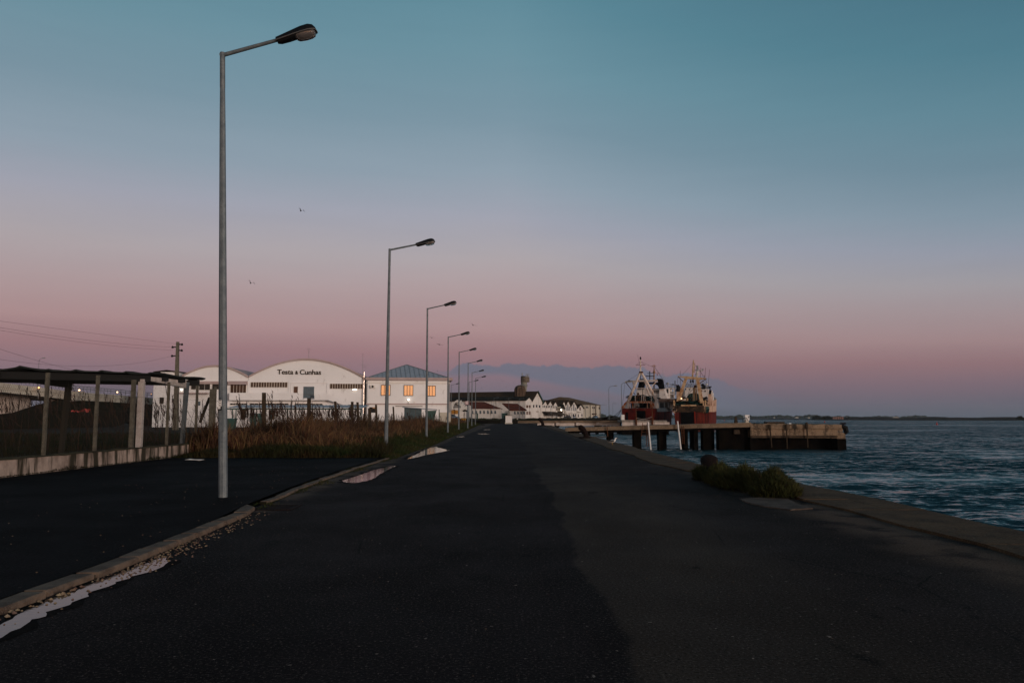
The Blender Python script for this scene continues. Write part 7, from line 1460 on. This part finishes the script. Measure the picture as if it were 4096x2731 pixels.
shore = MB(); a = PD(2300,1676,2200); b = PD(5600,1676,2600); shore.prism([(a.x,2150,-2.2),(b.x,2300,-2.2),(b.x,3800,-2.2),(a.x,3800,-2.2)],[(a.x,2190,-.8),(b.x,2340,-.8),(b.x,3800,-.8),(a.x,3800,-.8)]); struct('far_shore', shore, M['soil'])
marsh = MB(); top = []; q_ = [(2860,1673,1150),(3200,1674,1000),(3290,1674,860),(3700,1677,780),(4150,1678,740),(5200,1678,740)]
n = 60
def mz(px):
    for (a, ya, Da), (b, yb, Db) in zip(q_, q_[1:]):
        if a <= px <= b: f = (px-a)/(b-a); return Da+(Db-Da)*f
    return q_[-1][2]
vs = []
for i in range(n+1):
    px = 2860+(5200-2860)*i/n; D = mz(px); v = PD(px,1668,D)
    e = 3.0+.5*math.sin(i*.9)+.3*math.sin(i*2.3) if px > 3260 else 1.3
    for dy, z in ((0,-1.9),(4,-1.35),(14,-1.62+e*.55),(40,-1.62+e),(90,-1.62+e*.8),(130,-2)): vs.append((v.x*(D+dy)/D, D+dy, z+.12*math.sin(i*1.7+dy)))
marsh.add(vs,[(i*6+j,(i+1)*6+j,(i+1)*6+j+1,i*6+j+1) for i in range(n) for j in range(5)]); struct('marsh_island', marsh, mat('marsh_ground', (.022,.018,.012), .95, (.035,.02,.014), .05), smooth=True)
def farbush(px, py, w_px, D, label, seed, grp=None):
    rs = np.random.RandomState(seed); v = PD(px, py, D); zb = PD(px,1676,D).z; kx_ = D/FPX; w_ = w_px*kx_/2; h = v.z-zb; r = thing('shore_tree', (v.x,D,zb), label, 'tree', grp)
    mb = MB(); mb.tube((v.x,D,zb-1),(v.x,D,zb+h*.5),w_*.08,w_*.04,6); part('trunk', mb, M['wood_dark'], r)
    n = 900; th = rs.uniform(0,2*np.pi,n); ph = np.arccos(rs.uniform(-.1,1,n)); rr = rs.rand(n)**.35; P = np.stack([w_*rr*np.sin(ph)*np.cos(th), w_*.7*rr*np.sin(ph)*np.sin(th), h*rr*np.cos(ph)*(1+.2*np.sin(th*3))],1); P[:,2] = np.maximum(P[:,2],0)
    V,F,S_ = blades('',None,P-np.array([0,0,.3]),np.full(n,h*.22),rs.randn(n,2)*.9,np.full(n,h*.16)); np_mesh('crown',V,F,S_,farm2,r)
farm2 = mat('island_foliage', (.022,.026,.015), .95, island=.4)
farbush(3268,1662,40,860,'round dark tree on the marsh island, leftmost of the island',3); farbush(3308,1663,46,860,'broad dark bush on the marsh island just left of the low ruin',4); farbush(3352,1664.5,60,855,'low wide bush around the pink ruin on the island',5); farbush(4081,1664,34,745,'lone rounded tree on the island near the right edge of the photo',6); farbush(3394,1669,12,850,'tiny bush on the island right of the pink ruin',7)
ru = thing('island_ruin', (PD(3350,1675,846).x,846,0), 'low pinkish ruined building with openings on the marsh island', 'ruin'); FI = Fac(3350,846,0)
mb = MB()
for x0, x1 in ((3333,3338),(3341,3348),(3351,3357),(3360,3365),(3368,3374)): mb.pbox(FI,x0,1668,x1,1676,-2,0)
mb.pbox(FI,3333,1667,3374,1668.2,-2,0); part('wall', mb, M['pinkstone'], ru)
for k, (px, py, D, w_, l) in enumerate(((3747,1688,330,9,'red navigation buoy in open water, largest of the three'),(3298,1682,470,6,'red navigation buoy in front of the island trees'),(2898,1677,700,4,'tiny red buoy just right of the second trawler'))):
    p = PD(px,py,D); kx_ = D/FPX; r = thing('buoy', (p.x,D,-1.65), l, 'buoy', 'red navigation buoys'); w2 = w_*kx_/2
    mb = MB(); mb.lathe((p.x,D,-1.75),[(w2*.9,0),(w2,.2),(w2*.95,w2*1.0),(w2*.5,w2*1.3),(w2*.3,w2*2.0)],12); part('float', mb, M['red_paint'], r, smooth=True); mb = MB(); mb.lathe((p.x,D,-1.75+w2*2),[(w2*.32,0),(w2*.3,w2*.5),(.05,w2*.9)],8); part('top_mark', mb, M['red_paint'], r)
for k, (px, w_, h_) in enumerate(((3098,5,3),(3188,12,4),(3236,8,3),(3584,22,4))):
    v = PD(px,1673,2150 if px < 3500 else 2300); kx_ = v.y/FPX; mb = MB(); w2 = w_*kx_; hh = h_*kx_*.7; mb.loft([[(v.x+x_,v.y,-1+z_),(v.x+x_,v.y+8,-1+z_),(v.x+x_,v.y+8,-1),(v.x+x_,v.y,-1)] for x_, z_ in ((-w2/2,hh*1.2),(0,hh*1.6),(w2/2,hh*1.2))]); single('distant_house', mb, M['ochre_wall'], ('tiny pale house on the far shore, first right of the jetty cabinet','small pale houses on the far shore above the jetty head','tiny pale house on the far shore just left of the island trees','long pale building on the far shore beyond the open water')[k], 'house', 'far shore houses')
# ================================================================ thin evening haze over the harbour
mb = MB(); mb.box(-2400, -120, -4.2, 3200, 3900, 60)
m = bpy.data.materials.new('evening_haze'); m.use_nodes = True; t = NT(m.node_tree); m.node_tree.nodes.remove(m.node_tree.nodes['Principled BSDF'])
v = t.node('ShaderNodeVolumePrincipled'); v.inputs['Color'].default_value = (.72,.80,.88,1); v.inputs['Density'].default_value = .00006; v.inputs['Anisotropy'].default_value = .1
t.l.new(v.outputs[0], m.node_tree.nodes['Material Output'].inputs['Volume'])
hz_ = tag(part('haze', mb, m), kind='stuff'); hz_['label'] = 'thin blue evening haze over the water and far shore'
